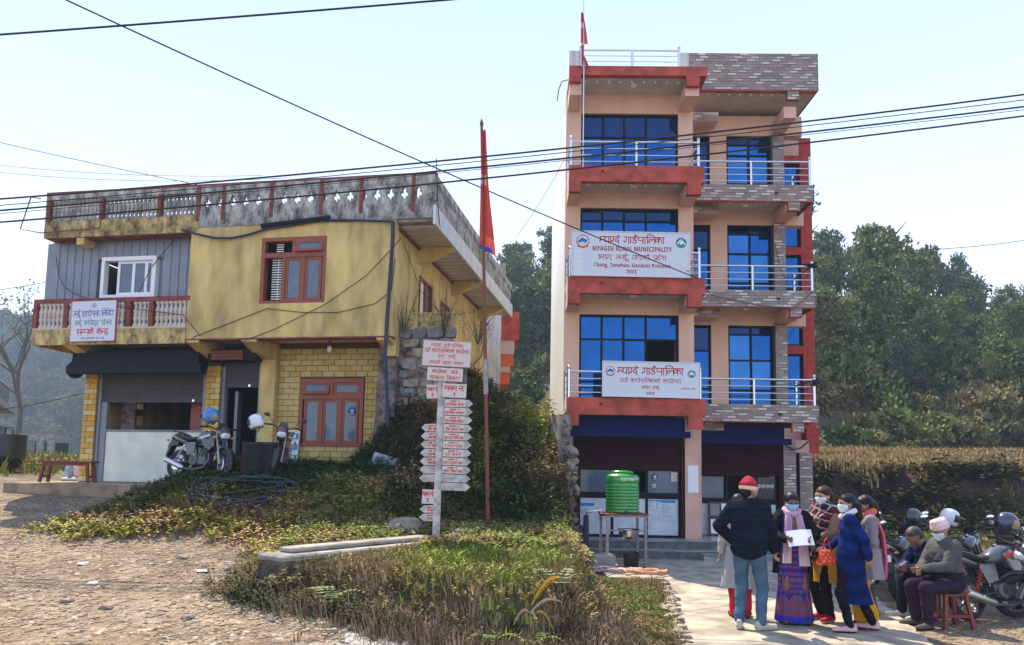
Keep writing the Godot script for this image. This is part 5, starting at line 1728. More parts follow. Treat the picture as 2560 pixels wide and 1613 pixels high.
func make_props() -> void:
	var m: MB
	var X := Transform3D(Basis(Vector3.UP, -deg_to_rad(1.0)), V(1.226, 0, -16.15))
	var Y := Transform3D(Basis(Vector3.UP, -deg_to_rad(10.0)), V(-2.484, 0, -15.0))
	# rubble wall at the house's right corner
	var t := thing("stone_wall", "rough rubble stone wall with crumbling plaster at the yellow house's right corner", "wall")
	m = MB.new()
	m.prism(PackedVector2Array([Vector2(-0.62, 1.3), Vector2(-0.05, 1.3), Vector2(0.0, 4.55), Vector2(-0.4, 4.55), Vector2(-0.44, 3.0), Vector2(-0.5, 2.2)]), Y * Transform3D(Basis(), V(0, 0, -0.35)), 0.9)
	part("plaster_pier", m, "plaster_rough", t)
	m = MB.new().prism(PackedVector2Array([Vector2(-0.05, 1.3), Vector2(1.3, 1.3), Vector2(1.35, 4.4), Vector2(0.9, 4.75), Vector2(0.0, 4.8)]), Y * Transform3D(Basis(), V(0, 0, -0.46)), 0.6)
	part("mortar", m, "plaster_rough", t)
	rng.seed = 17
	var y := 2.35
	var row := 0
	while y < 4.7:
		var u := 0.0 + rng.randf() * 0.1
		var rh := rng.randf_range(0.17, 0.27)
		while u < 1.2:
			var w := rng.randf_range(0.2, 0.42)
			var pg := PackedVector2Array()
			for c in 8:
				var a := TAU * (c + rng.randf_range(-0.25, 0.25)) / 8.0
				pg.append(Vector2(clampf(cos(a) * 1.25, -1, 1) * w * 0.48, clampf(sin(a) * 1.25, -1, 1) * rh * 0.47) * rng.randf_range(0.86, 1.0))
			if rng.randf() < 0.72: part("stone", MB.new().prism(pg, Transform3D(), 0.1), ["stone", "stone_warm", "stone", "stone_grey"][rng.randi() % 4], t).transform = Y * Transform3D(Basis.from_euler(V(rng.randf_range(-0.12, 0.12), rng.randf_range(-0.12, 0.12), rng.randf_range(-0.15, 0.15))), V(u + w / 2, y + rh / 2, -0.435 + rng.randf() * 0.025))
			u += w
		y += rh
		row += 1
	part("ledge", MB.new().cbox(Y * V(0.75, 4.95, -0.6), V(0.75, 0.42, 0.25), 0.02, Y.basis), "yellow_stained", t)
	# shrubs rooted in that wall
	for q in [["bush", "thin leafy shrub sprouting beside the drain pipe at the yellow house corner", 0.1, 4.7, 0.85, 1], ["bush", "straggling dark shrub on the rubble wall under the side door", 0.95, 4.7, 0.8, 2], ["bush", "bare twiggy shrub against the yellow side wall above the sign post", 1.7, 4.45, 0.7, 3]]:
		var o := thing(q[0], q[1], "shrub", Y * V(q[2], q[3], -0.45))
		part("foliage", weed_mesh(60 + q[5], 26, q[4], 0.42, 0.05, 9), vcol(leafy(mk("shrub_leaf_%d" % q[5], 0.09, 0.085, 0.035), 0.1, 0.1, 0.03)), o)
		m = MB.new()
		rng.seed = q[5]
		for k in 9:
			var a := rng.randf() * TAU
			m.tube([Vector3.ZERO, V(cos(a) * 0.15, q[4] * 0.5, sin(a) * 0.12), V(cos(a) * 0.34, q[4] * rng.randf_range(0.7, 1.2), sin(a) * 0.2)], [0.009, 0.006, 0.003], 4)
		part("twigs", m, "bark", o)
	# leaning sheet at the corner
	t = thing("metal_sheet", "pale blue metal sheet with a bright blue stain leaning at the house corner", "metal sheet")
	t.transform = Transform3D(Basis(Vector3.UP, -0.15) * Basis(Vector3.RIGHT, -0.3), V(-2.55, 1.62, -14.2))
	part("sheet", MB.new().prism(PackedVector2Array([Vector2(-0.36, -0.1), Vector2(0.34, -0.1), Vector2(0.36, 0.46), Vector2(-0.12, 0.58)]), Transform3D(), 0.015), "sheet_blue", t)
	part("stain", MB.new().prism(PackedVector2Array([Vector2(-0.14, -0.02), Vector2(0.1, -0.05), Vector2(0.14, 0.06), Vector2(0.02, 0.1), Vector2(-0.04, 0.17), Vector2(-0.13, 0.18), Vector2(-0.16, 0.08)]), Transform3D(Basis(), V(0, 0, 0.004)), 0.003), "stain_blue", t)
	# concrete block half buried in the mound
	t = thing("concrete_block", "long weathered concrete kerb block half buried at the mound's edge", "concrete block", V(-2.0, 0.60, -9.98), 0.955)
	part("slab", MB.new().cbox(V(0, -0.06, 0), V(2.8, 0.40, 0.5), 0.03), "block_stained", t)
	part("slab", MB.new().cbox(V(0.0, 0.17, 0.0), V(2.81, 0.08, 0.51), 0.02), "concrete", t)
	part("slab", MB.new().cbox(V(0.1, 0.245, -0.05), V(2.5, 0.06, 0.26), 0.015), "concrete", t)
	# rocks
	t = thing("rock", "big grey boulder on the mound behind the concrete block", "rock", V(-1.62, 0.95, -11.6))
	part("stone", rock(0.22, 3, 0.8, 1.0), "stone", t)
	t = thing("rock", "earth crusted boulder on the mound right of the sign post", "rock", V(-0.72, 0.86, -11.3))
	part("stone", rock(0.2, 8, 0.6, 1.0), "plaster_rough", t)
	rng.seed = 91
	var kinds := [["pale flat", "stone_warm"], ["brown angular", "stone"], ["dark rounded", "stone"], ["sandy chipped", "plaster_rough"]]
	var nth := ["first", "second", "third", "fourth", "fifth", "sixth", "seventh", "eighth", "ninth", "tenth", "eleventh", "twelfth", "thirteenth", "fourteenth", "fifteenth", "sixteenth", "seventeenth", "eighteenth", "nineteenth", "twentieth"]
	var spots := []
	for i in 15:
		var x := rng.randf_range(-5.4, -1.2)
		var d := rng.randf_range(7.2, 10.6)
		if near_poly(x, d) < -0.3 and absf(x) / d < 0.68: spots.append([x / d, x, d])
	spots.sort()
	for i in mini(spots.size(), 20):
		var x: float = spots[i][1]
		var d: float = spots[i][2]
		var k := i % 4
		var r := rng.randf_range(0.03, 0.075)
		var o := thing("rock", "%s loose stone on the dirt lane, %s lane stone from the left" % [kinds[k][0], nth[i]], "rock", V(x, height(x, -d) + r * 0.15, -d), rng.randf() * TAU, "loose stones on the dirt lane")
		part("stone", rock(r, 100 + i, 0.5), kinds[k][1], o)
	# gravel
	var s := scatter(20000, -9.5, 1.2, 5.4, 15.0, func(x, d): return (1.0 - grassy(x, d)) * (0.25 + 0.75 * ss(0.0, 0.25, n2(x, d, 8.0) + 0.12)), 0.12, 0.75, func(_x, _d): return mixc(Color(0.46, 0.36, 0.25), Color(0.23, 0.165, 0.115), rng.randf() * rng.randf() * 1.3), 44, -0.004)
	stuff("gravel", rock(0.034, 6, 0.36, 1.0).mesh(), "gravel", s[0], s[1])
	s = scatter(3200, -9.5, 1.2, 5.4, 13.0, func(x, d): return 1.0 - grassy(x, d), 0.5, 1.35, func(_x, _d): return mixc(Color(0.50, 0.40, 0.29), Color(0.24, 0.17, 0.12), rng.randf()), 47, 0.004)
	stuff("gravel", rock(0.034, 16, 0.28, 1.0).mesh(), "gravel", s[0], s[1])
	s = scatter(3500, 3.9, 12.0, 6.5, 14.0, func(x, d): return ss(plaza_right(d) - 0.05, plaza_right(d) + 0.3, x), 0.2, 0.8, func(_x, _d): return mixc(Color(0.42, 0.33, 0.24), Color(0.22, 0.17, 0.12), rng.randf()), 45, -0.004)
	stuff("gravel", rock(0.03, 9, 0.45).mesh(), "gravel", s[0], s[1])
	s = scatter(2500, -1.6, 1.2, 5.8, 7.6, func(x, d): return 0.9 * ss(0.3, 0.0, near_poly(x, d)), 0.4, 1.6, func(_x, _d): return mixc(Color(0.60, 0.54, 0.46), Color(0.32, 0.26, 0.2), rng.randf()), 46, -0.006)
	stuff("gravel", rock(0.034, 12, 0.5).mesh(), "gravel", s[0], s[1])
	# big yellow leaf and fallen banana stalks at the mound's foot
	t = thing("broken_plant", "withered broad leaved plant with one bright yellow leaf at the mound's foot", "plant", V(0.22, 0.40, -7.72))
	t.scale = Vector3.ONE * 0.66
	for q in [[V(0.02, 0.12, 0), V(0.45, 0.55, 0.02), 0.075, Color(0.72, 0.40, 0.02)], [V(0, 0.05, 0), V(-0.2, 0.3, 0.1), 0.04, Color(0.35, 0.16, 0.05)], [V(0, 0, 0), V(0.5, 0.18, 0.1), 0.04, Color(0.42, 0.3, 0.2)], [V(0, 0, 0), V(0.12, -0.2, 0.2), 0.05, Color(0.5, 0.4, 0.28)], [V(0, 0, 0), V(-0.25, -0.15, 0.2), 0.04, Color(0.4, 0.28, 0.18)], [V(0.1, 0.0, 0), V(0.35, -0.2, 0.25), 0.035, Color(0.6, 0.36, 0.06)]]:
		m = MB.new()
		var rings := []
		for k in 7:
			var f := k / 6.0
			var p: Vector3 = (q[0] as Vector3).lerp(q[1], f) + V(0, 0.12 * sin(f * PI), 0)
			var w: float = q[2] * sin(PI * clampf(f * 0.93 + 0.05, 0, 1)) + 0.004
			rings.append(PackedVector3Array([p + V(0, w * 0.75, w * 0.5), p + V(0.004, 0, 0.012), p - V(0, w * 0.75, -w * 0.5), p - V(0.004, 0, 0.004)]))
		m.loft(rings)
		part("leaf", m, leafy(mk("withered_leaf_%d" % t.get_child_count(), q[3].r, q[3].g, q[3].b, 0.6), q[3].r * 0.5, q[3].g * 0.5, q[3].b * 0.3), t)
	for q in [["fern", "bright green young fern in front of the mound's dark hollow", -0.15, 7.5, 0.34, Color(0.22, 0.36, 0.03)], ["fern", "yellow green fern low on the mound beside the withered plant", 0.25, 7.55, 0.3, Color(0.26, 0.36, 0.03)], ["fern", "fern fronds under the near end of the concrete block", -1.9, 8.0, 0.4, Color(0.12, 0.17, 0.03)], ["fern", "grey green fern on the upper edge of the mound's face", 0.55, 8.1, 0.42, Color(0.20, 0.26, 0.12)], ["leafy_plant", "small broad leaved green plant at the block's near corner", -2.62, 8.45, 0.3, Color(0.10, 0.20, 0.03)]]:
		var o := thing(q[0], q[1], "plant", V(q[2], height(q[2], -q[3]) + 0.12, -q[3]))
		rng.seed = int(q[4] * 100) + int(q[2] * 10)
		for k in 6:
			m = MB.new()
			var a := rng.randf() * TAU
			var L: float = q[4]
			for f in 9:
				var v := f / 8.0
				var p := V(cos(a) * v, 0.9 * v - 0.75 * v * v, sin(a) * v) * L
				for sd in [-1.0, 1.0]:
					var g := rng.randf_range(0.8, 1.2)
					m.col = Color(g, g, g)
					if q[0] == "fern": m.leaf(p, V(-sin(a) * sd + cos(a) * 0.5, 0.05, cos(a) * sd + sin(a) * 0.5) * L * 0.26 * (1.0 - v * 0.85), V(cos(a), 0.1, sin(a)) * L * 0.05)
					elif f == 3: m.leaf(p, V(cos(a), 0.2, sin(a)) * L * 0.6, V(-sin(a), 0, cos(a)) * L * 0.16)
			part("leaf", m, vcol(leafy(mk("frond_%d_%d" % [int(q[2] * 100), k], q[5].r, q[5].g, q[5].b, 0.55), q[5].r, q[5].g, q[5].b * 0.5)), o)
	t = thing("grass_clump", "dark tuft of tall grass below the white shop counter", "grass", V(-6.95, height(-6.95, -13.9), -13.9))
	part("blades", tuft_mesh(90, 90, 0.42, 0.12, 0.008), vcol(leafy(mk("dark_grass", 0.05, 0.09, 0.03), 0.04, 0.07, 0.02)), t)
	# crest bush lit from behind
	t = thing("bush", "sunlit yellow green bush on the bank crest beside the office's white wall", "bush", V(0.35, height(0.35, -16.5) - 0.1, -16.5))
	part("foliage", weed_mesh(95, 60, 1.1, 0.8, 0.16, 12), vcol(leafy(mk("lit_bush", 0.20, 0.23, 0.05), 0.5, 0.5, 0.06)), t)
	# crumbling stones at the office's left front corner
	t = thing("rubble_edge", "crumbling stone and mortar edge between the bank and the office shutters", "wall")
	rng.seed = 33
	var jag := PackedVector2Array([Vector2(-0.25, 0.0)])
	for k in 16: jag.append(Vector2(0.04 + 0.05 * sin(k * 2.3) + rng.randf_range(-0.04, 0.05) + 0.10 * (1.0 - k / 15.0), 3.05 * k / 15.0))
	jag.append(Vector2(-0.15, 3.05))
	part("mortar", MB.new().prism(jag, Transform3D(Basis(Vector3.UP, 0.25), V(1.14, 0, -15.4)), 0.75), "stone", t)
	part("render_patch", MB.new().prism(PackedVector2Array([Vector2(-0.08, 2.3), Vector2(0.03, 2.22), Vector2(0.07, 2.5), Vector2(0.05, 2.8), Vector2(-0.04, 2.96), Vector2(-0.12, 2.7)]), Transform3D(Basis(Vector3.UP, 0.25), V(1.14, 0, -15.385)), 0.05), "plaster_rough", t)
	for k in 22:
		var v := k / 22.0
		var o := part("stone", rock(rng.randf_range(0.06, 0.13), 200 + k, 0.8, 1.0), ["stone", "plaster_rough", "stone_warm"][k % 3], t)
		o.position = V(1.24 + rng.randf_range(-0.1, 0.08) + 0.06 * v, 2.3 - 2.2 * v, -15.2 + 0.35 * v + rng.randf_range(-0.05, 0.05))
		o.rotation = V(rng.randf(), rng.randf() * 3, rng.randf())
	# water tank on its stand, with a basin
	var T := V(2.26, 0.03, -15.0)
	t = thing("tank_stand", "tall painted steel stand under the green water tank", "stand", T, 0.06)
	t.scale = V(0.9, 0.82, 0.9)
	for q in [[-0.42, -0.36], [0.42, -0.36], [-0.42, 0.42], [0.42, 0.42]]: part("leg", MB.new().box(V(q[0], 0.6, q[1]), V(0.055, 1.2, 0.055)), "stand_paint", t)
	m = MB.new()
	for q in [[0, 1.2, -0.36, 0.94, 0.05, 0.06], [0, 1.2, 0.42, 0.94, 0.05, 0.06], [-0.42, 1.2, 0.03, 0.06, 0.05, 0.72], [0.42, 1.2, 0.03, 0.06, 0.05, 0.72]]: m.box(V(q[0], q[1], q[2]), V(q[3], q[4], q[5]))
	part("top_frame", m, "stand_paint", t)
	for k in 5: part("plank", MB.new().cbox(V(0, 1.24, -0.32 + k * 0.18), V(0.96, 0.03, 0.15), 0.006), "wood_red", t)
	part("basin_bar", MB.new().box(V(0.06, 0.86, 0.40), V(0.84, 0.03, 0.03)), "stand_paint", t)
	t = thing("wash_basin", "round steel wash basin with a drain spout hung under the tank", "basin", T + V(0.09, 0.70, 0.22))
	t.scale = Vector3.ONE * 0.85
	part("bowl", MB.new().lathe([Vector2(0.27, 0.01), Vector2(0.255, 0.03), Vector2(0.24, 0.0), Vector2(0.225, -0.13), Vector2(0.17, -0.19), Vector2(0.06, -0.21), Vector2(0.0, -0.21)], 20, Transform3D(), false), "steel", t)
	part("drain", MB.new().lathe([Vector2(0.06, -0.2), Vector2(0.045, -0.26), Vector2(0.022, -0.3), Vector2(0.02, -0.43), Vector2(0.0, -0.43)], 10), "steel", t)
	t = thing("water_tank", "ribbed green plastic water tank standing on the steel stand", "water tank", T + V(-0.01, 1.03, 0.03), 0.0)
	t.scale = V(0.84, 0.76, 0.84)
	var prof := [Vector2(0.0, 0.0), Vector2(0.385, 0.0)]
	for k in 9:
		prof.append(Vector2(0.39, 0.02 + k * 0.083)); prof.append(Vector2(0.405, 0.035 + k * 0.083)); prof.append(Vector2(0.405, 0.06 + k * 0.083)); prof.append(Vector2(0.385, 0.075 + k * 0.083))
	for q in [[0.385, 0.8], [0.40, 0.81], [0.40, 0.95], [0.37, 1.0], [0.24, 1.04], [0.235, 1.06]]: prof.append(Vector2(q[0], q[1]))
	part("body", MB.new().lathe(prof, 40, Transform3D(), false), "tank_green", t)
	part("lid", MB.new().lathe([Vector2(0.26, 1.045), Vector2(0.27, 1.07), Vector2(0.26, 1.10), Vector2(0.1, 1.12), Vector2(0.0, 1.12)], 28, Transform3D(), false), "tank_green", t)
	part("outlet", MB.new().tube([V(0.03, 0.03, 0.38), V(0.03, 0.03, 0.47)], 0.045, 10), "plastic_black", t)
	var lt := latin("POLYTANK", 0.075, 0.34, "bulb_white", t, V(0.08, 0.88, 0.0))
	var am: Array = (lt.mesh as ArrayMesh).surface_get_arrays(0)
	var vv: PackedVector3Array = am[Mesh.ARRAY_VERTEX]
	for i in vv.size():
		var gx := vv[i].x * lt.scale.x + lt.position.x
		vv[i] = V(sin(gx / 0.4) * (0.403 + vv[i].z), vv[i].y + lt.position.y, cos(gx / 0.4) * (0.403 + vv[i].z))
	am[Mesh.ARRAY_VERTEX] = vv
	am[Mesh.ARRAY_NORMAL] = null
	var wrapped := SurfaceTool.new()
	wrapped.create_from_arrays(am)
	wrapped.generate_normals()
	lt.mesh = wrapped.commit()
	lt.scale = Vector3.ONE
	lt.position = Vector3.ZERO
	part("label_mark", MB.new().box(V(0.29, 0.9, 0.29), V(0.11, 0.05, 0.01), Basis(Vector3.UP, 0.78)), "sign_white", t)
	# tap, pipes, bucket and hoses by the stand
	t = thing("standpipe", "thick dark standpipe with a steel tap beside the left shutter", "tap", V(1.5, 0.02, -14.9))
	part("pipe", MB.new().tube([V(0, 0, 0), V(0.01, 0.55, 0), V(0.02, 0.98, 0)], [0.075, 0.07, 0.05], 10), "pipe_blue", t)
	part("tap", MB.new().tube([V(0.02, 0.98, 0), V(0.03, 1.05, 0.02), V(0.30, 1.08, 0.06), V(0.31, 1.02, 0.06)], 0.018, 8).bx(0.27, 0.33, 1.09, 1.12, 0.05, 0.07), "steel", t)
	solo("stone_block", MB.new().cbox(V(1.78, 0.14, -14.55), V(0.5, 0.3, 0.35), 0.04, Basis(Vector3.UP, 0.2)), "concrete", "rough grey stone block at the foot of the standpipe", "stone block")
	solo("bucket", MB.new().lathe([Vector2(0.0, 0.0), Vector2(0.13, 0.0), Vector2(0.17, 0.3), Vector2(0.15, 0.3), Vector2(0.12, 0.02)], 14, Transform3D(Basis(), V(2.36, 0.03, -14.55)), false), "plastic_black", "black bucket on the ground under the wash basin", "bucket")
	var coil := func(called: String, label: String, c: Vector3, r: float, turns: int, mat: String, th: float, squash: float) -> void:
		rng.seed = int(r * 1000.0) + turns
		var P := []
		for k in turns * 14:
			var a := TAU * k / 14.0
			var q := r * rng.randf_range(0.85, 1.12)
			var x := c.x + cos(a) * q
			var z := c.z + sin(a) * q * squash
			P.append(V(x, maxf(c.y, height(x, z) + th) + rng.randf_range(0.0, 0.07), z))
		solo(called, MB.new().tube(P, th, 6), mat, label, "hose")
	coil.call("garden_hose", "coil of pale pink hose on the ground before the tank stand", V(2.0, 0.05, -13.9), 0.42, 3, "hose_pink", 0.018, 0.5)
	coil.call("garden_hose", "heap of orange hose lying at the grass patch's upper edge", V(2.45, 0.06, -13.55), 0.36, 4, "hose_orange", 0.018, 0.5)
	solo("drain_hose", MB.new().tube([V(1.55, 0.08, -13.6), V(1.35, 0.1, -12.4), V(1.28, 0.12, -11.2), V(1.2, 0.1, -10.0), V(1.1, 0.06, -8.8)], 0.018, 6), "stand_paint", "thin grey hose running down the ditch beside the mound", "hose")
	rng.seed = 6
	var P := []
	for k in 5 * 18:
		var a := TAU * k / 18.0
		var q := lerpf(0.55, 1.0, fmod(k * 0.137, 1.0)) * rng.randf_range(0.95, 1.05)
		var cx := -4.6 + cos(a) * q
		var cz := -12.75 + sin(a) * q * 0.55
		P.append(V(cx, height(cx, cz) + 0.17 + rng.randf() * 0.08, cz))
	for q in [[-5.6, -12.5], [-6.1, -12.2], [-6.7, -11.9], [-7.2, -11.7]]: P.append(V(q[0], height(q[0], q[1]) + 0.12, q[1]))
	solo("pipe_coil", MB.new().tube(P, 0.018, 6), "cable", "tangled coil of black pipe among the weeds below the motorcycles", "pipe coil")
	# paper, posters and boards
	var paper_page := func(w: int, h: int, sd: int) -> Image:
		var im := page(w, h, Color(0.80, 0.84, 0.88))
		rng.seed = sd
		im.fill_rect(Rect2i(0, 0, w, int(h * 0.16)), Color(0.22, 0.52, 0.78))
		var yy := int(h * 0.24)
		while yy < h - 8:
			im.fill_rect(Rect2i(int(w * 0.1), yy, int(w * rng.randf_range(0.4, 0.8)), 2), Color(0.45, 0.5, 0.56))
			yy += 6
		return im
	var n_ord := 0
	for q in [[0.52, 0.92, 0.36, 0.50, "blue headed notice on the first white panel left of the tank", -1.008], [2.37, 1.04, 0.36, 0.46, "white notice with a blue heading on the third white panel", -1.008], [1.99, 1.16, 0.18, 0.2, "small blue notice at the third panel's upper left corner", -1.008], [2.15, 1.13, 0.14, 0.26, "narrow blue leaflet between two notices on the third panel", -1.006], [2.93, 1.75, 0.24, 0.62, "long pale notice pasted on the pink pillar between the shutters", -0.89], [4.95, 0.98, 0.34, 0.44, "pale blue notice behind the woman in purple on the right shop front", -2.11]]:
		var o := thing("notice", q[4], "notice", X * V(q[0], q[1], q[5]), -deg_to_rad(1.0))
		part("sheet", MB.new().box(V(0, 0, -0.003), V(q[2], q[3], 0.005)), "paper", o)
		if n_ord != 4: part("print", face(q[2] - 0.01, q[3] - 0.01), print_mat(paper_page.call(int(q[2] * 220), int(q[3] * 220), n_ord), "notice_print"), o).position.z = 0.003
		n_ord += 1
	var sticker := func(label: String, at: Vector3, r: float, col: Color, inner: Color, icon: int) -> void:
		var im := Image.create(48, 48, false, Image.FORMAT_RGBA8)
		im.fill(Color(0.05, 0.05, 0.07))
		disc(im, Vector2(24, 24), 23, col)
		if icon == 0: disc(im, Vector2(24, 22), 12, inner); draw_stroke(im, PackedVector2Array([Vector2(12, 40), Vector2(36, 40)]), 3, Color(0.8, 0.7, 0.2))
		else:
			draw_stroke(im, PackedVector2Array([Vector2(20, 10), Vector2(22, 24), Vector2(34, 28), Vector2(38, 38)]), 3, inner)
			draw_stroke(im, PackedVector2Array([Vector2(16, 22), Vector2(14, 34), Vector2(26, 38)]), 2.5, inner)
		var o := thing("sticker", label, "sticker", at, -deg_to_rad(1.0))
		part("disc", MB.new().lathe([Vector2(r, -0.002), Vector2(r, 0.0)], 20, Transform3D(Basis(Vector3.RIGHT, PI / 2), Vector3.ZERO)), "paper", o)
		var f := MB.new()
		for k in 20:
			var a := TAU * k / 20.0
			var b := TAU * (k + 1) / 20.0
			f.v.append_array([Vector3.ZERO, V(cos(b) * r, sin(b) * r, 0), V(cos(a) * r, sin(a) * r, 0)])
			for z in 3: f.n.append(Vector3.BACK); f.c.append(Color.WHITE)
			f.uv.append_array([Vector2(0.5, 0.5), Vector2(0.5 + 0.5 * cos(b), 0.5 - 0.5 * sin(b)), Vector2(0.5 + 0.5 * cos(a), 0.5 - 0.5 * sin(a))])
		part("print", f, print_mat(im, "sticker_print"), o).position.z = 0.003
	sticker.call("purple round sticker on the left shop front's right pane", X * V(2.08, 1.78, -1.0), 0.075, Color(0.25, 0.16, 0.5), Color(0.8, 0.8, 0.85), 0)
	sticker.call("white round wheelchair sticker under the purple one", X * V(2.06, 1.58, -1.0), 0.05, Color(0.85, 0.86, 0.88), Color(0.1, 0.1, 0.12), 1)
	for k in 5: sticker.call("%s white round sticker in the row of five on the dark pane" % ["first", "second", "third", "fourth", "fifth"][k], X * V(4.70 + k * 0.105, 1.6, -2.11), 0.048, Color(0.8, 0.81, 0.84), Color(0.15, 0.15, 0.18), 1)
	sticker.call("blue round sticker on the yellow house lower window", Y * V(-1.2, 3.1, -0.96), 0.09, Color(0.1, 0.14, 0.5), Color(0.5, 0.6, 0.85), 0)
	t = thing("notice", "red and white printed paper in the left shop front's right pane", "notice", X * V(2.52, 1.79, -1.0), -deg_to_rad(1.0))
	var im := page(32, 44, Color(0.85, 0.82, 0.8))
	for k in 7: disc(im, Vector2(6 + (k * 11) % 24, 8 + k * 5), 3, Color(0.75, 0.2, 0.18))
	part("print", face(0.14, 0.2), print_mat(im, "red_print"), t)
	t = thing("notice_board", "dark notice board with white sheets leaning by the right shop front", "notice board", X * V(3.85, 0.80, -1.95), -0.02)
	t.rotation.x = -0.12
	part("board", MB.new().cbox(Vector3.ZERO, V(0.62, 0.84, 0.03), 0.01), "plastic_black", t)
	for q in [[-0.16, 0.22, 0.22, 0.28, "shutter_guide"], [0.14, 0.2, 0.28, 0.34, ""], [-0.12, -0.18, 0.3, 0.34, ""], [0.17, -0.2, 0.2, 0.3, ""]]:
		part("sheet", MB.new().box(V(q[0], q[1], 0.018), V(q[2], q[3], 0.003)), "paper" if q[4] == "" else "grey_frame", t)
	# standing poster by the lower brown window
	t = thing("standing_poster", "tall blue health poster standing against the yellow brick wall", "poster", Y * V(-2.52, 2.17, -0.88), -deg_to_rad(10.0))
	t.rotation.x = -0.07
	t.rotation.z = -0.03
	im = page(56, 220, Color(0.82, 0.86, 0.9))
	for k in 4:
		im.fill_rect(Rect2i(2, 14 + k * 52, 52, 30), Color(0.05, 0.5, 0.68))
		disc(im, Vector2(30, 28 + k * 52), 10, [Color(0.85, 0.85, 0.8), Color(0.7, 0.5, 0.4), Color(0.85, 0.75, 0.2), Color(0.8, 0.9, 0.95)][k])
		for j in 2: im.fill_rect(Rect2i(8, 48 + k * 52 + j * 5, 36, 2), Color(0.75, 0.25, 0.3))
	im.fill_rect(Rect2i(2, 2, 52, 8), Color(0.85, 0.75, 0.3))
	part("board", MB.new().box(V(0, 0, -0.012), V(0.26, 1.0, 0.02)), "white_frame", t)
	part("print", face(0.25, 0.99), print_mat(im, "poster_print"), t).position.z = 0.001
	# flag pole
	t = thing("flag_pole", "tall rust red steel pole on the mound between the houses", "flag pole", V(-0.36, 0.75, -12.6))
	t.rotation.z = 0.037
	part("pole", MB.new().tube([V(0, 0, 0), V(0, 3.1, 0), V(0, 7.25, 0)], [0.034, 0.032, 0.026], 10).lathe([Vector2(0.03, 7.2), Vector2(0.035, 7.24), Vector2(0.015, 7.3), Vector2(0.0, 7.34)], 8), "rust_pole", t)
	part("binding", MB.new().tube([V(0.0, 2.4, 0.0), V(0.0, 3.0, 0.0)], 0.042, 8), "stand_paint", t)
	var fc := func(u: float, v: float) -> Color:
		if (v > 0.965 and u < 0.8) or u > 0.975 or (u < 0.06 and v > 0.4 and v < 0.55): return Color(0.04, 0.05, 0.32)
		if v > 0.88 and u > 0.3: return Color(0.7, 0.1, 0.06)
		if absf(v - 0.42) < 0.05 and u < 0.75: return Color(0.62, 0.35, 0.28)
		return Color(0.50, 0.05, 0.035)
	t = thing("flag", "limp red flag with a blue hem hanging down the rust red pole", "flag", V(-0.62, 7.85, -12.57))
	part("cloth", sheet([0.07, 0.10, 0.13, 0.18, 0.24, 0.29], 2.15, 0.035, 1.6, fc, 24, 16), vcol(leafy(mk("flag_cloth", 1, 1, 1, 0.8), 0.22, 0.22, 0.22)), t)
	t = thing("roof_flag_pole", "thin pole with cord on the office roof's left corner", "flag pole", X * V(0.28, 11.1, 0.03))
	part("pole", MB.new().tube([V(0, -2.4, 0.02), V(0.0, 0.0, 0.02), V(-0.03, 2.6, 0)], [0.012, 0.014, 0.012], 6), "steel", t)
	t = thing("flag", "small red flag hanging from the thin pole on the office roof", "flag", X * V(0.2, 12.4, 0.05))
	part("cloth", sheet([0.04, 0.12, 0.17], 0.75, 0.03, 1.3, fc, 12, 10), M.flag_cloth, t)
	t = thing("flag", "faded red cloth bunched at the foot of the office roof pole", "flag", X * V(0.22, 11.62, 0.06))
	part("cloth", sheet([0.05, 0.07, 0.17], 0.5, 0.03, 1.8, func(u, v): return Color(0.42, 0.07, 0.06), 10, 10), M.flag_cloth, t)
	# bench and drum on the left
	t = thing("bench", "long dark red wooden bench on the low platform by the brick column", "bench", V(-9.1, 1.46, -15.3), -0.1)
	part("seat", MB.new().cbox(V(0, 0.42, 0), V(1.15, 0.045, 0.3), 0.01), "wood_red", t)
	for q in [[-0.47, -0.1], [0.47, -0.1], [-0.47, 0.1], [0.47, 0.1]]: part("leg", MB.new().bar(V(q[0] * 1.12, 0, q[1] * 1.2), V(q[0], 0.4, q[1]), 0.05, 0.05), "wood_red", t)
	for q in [-0.5, 0.5]: part("stretcher", MB.new().bar(V(q, 0.12, -0.1), V(q, 0.12, 0.1), 0.03, 0.04), "wood_red", t)
	part("apron", MB.new().box(V(0, 0.37, 0.11), V(1.0, 0.06, 0.02)), "wood_red", t)
	t = thing("drum", "old black metal drum by the road at the far left", "drum", V(-13.3, height(-13.3, -19.6), -19.6))
	part("body", MB.new().lathe([Vector2(0.0, 0.0), Vector2(0.42, 0.0), Vector2(0.42, 0.3), Vector2(0.44, 0.32), Vector2(0.42, 0.34), Vector2(0.42, 0.86), Vector2(0.38, 0.86), Vector2(0.38, 0.8), Vector2(0.0, 0.8)], 18, Transform3D(Basis(), V(0, 0.1, 0)), false), "plastic_black", t)
	part("handle", MB.new().tube([V(-0.1, 0.96, 0), V(-0.1, 1.15, 0), V(0.1, 1.15, 0), V(0.1, 0.96, 0)], 0.02, 6), "plastic_black", t)
	t = thing("cloth_bundle", "small pink and blue bundle on a white tray behind the bench", "bundle", V(-10.5, height(-10.5, -18.0), -18.0))
	part("tray", MB.new().lathe([Vector2(0.0, 0.0), Vector2(0.3, 0.02), Vector2(0.34, 0.1), Vector2(0.3, 0.1), Vector2(0.0, 0.06)], 14, Transform3D(), false), "white_frame", t)
	part("cloth", MB.new().blob(V(0.06, 0.26, 0), V(0.15, 0.2, 0.14), 10), "hose_pink", t)
	part("cloth", MB.new().blob(V(-0.12, 0.26, 0.06), V(0.12, 0.18, 0.12), 10), "sheet_blue", t)
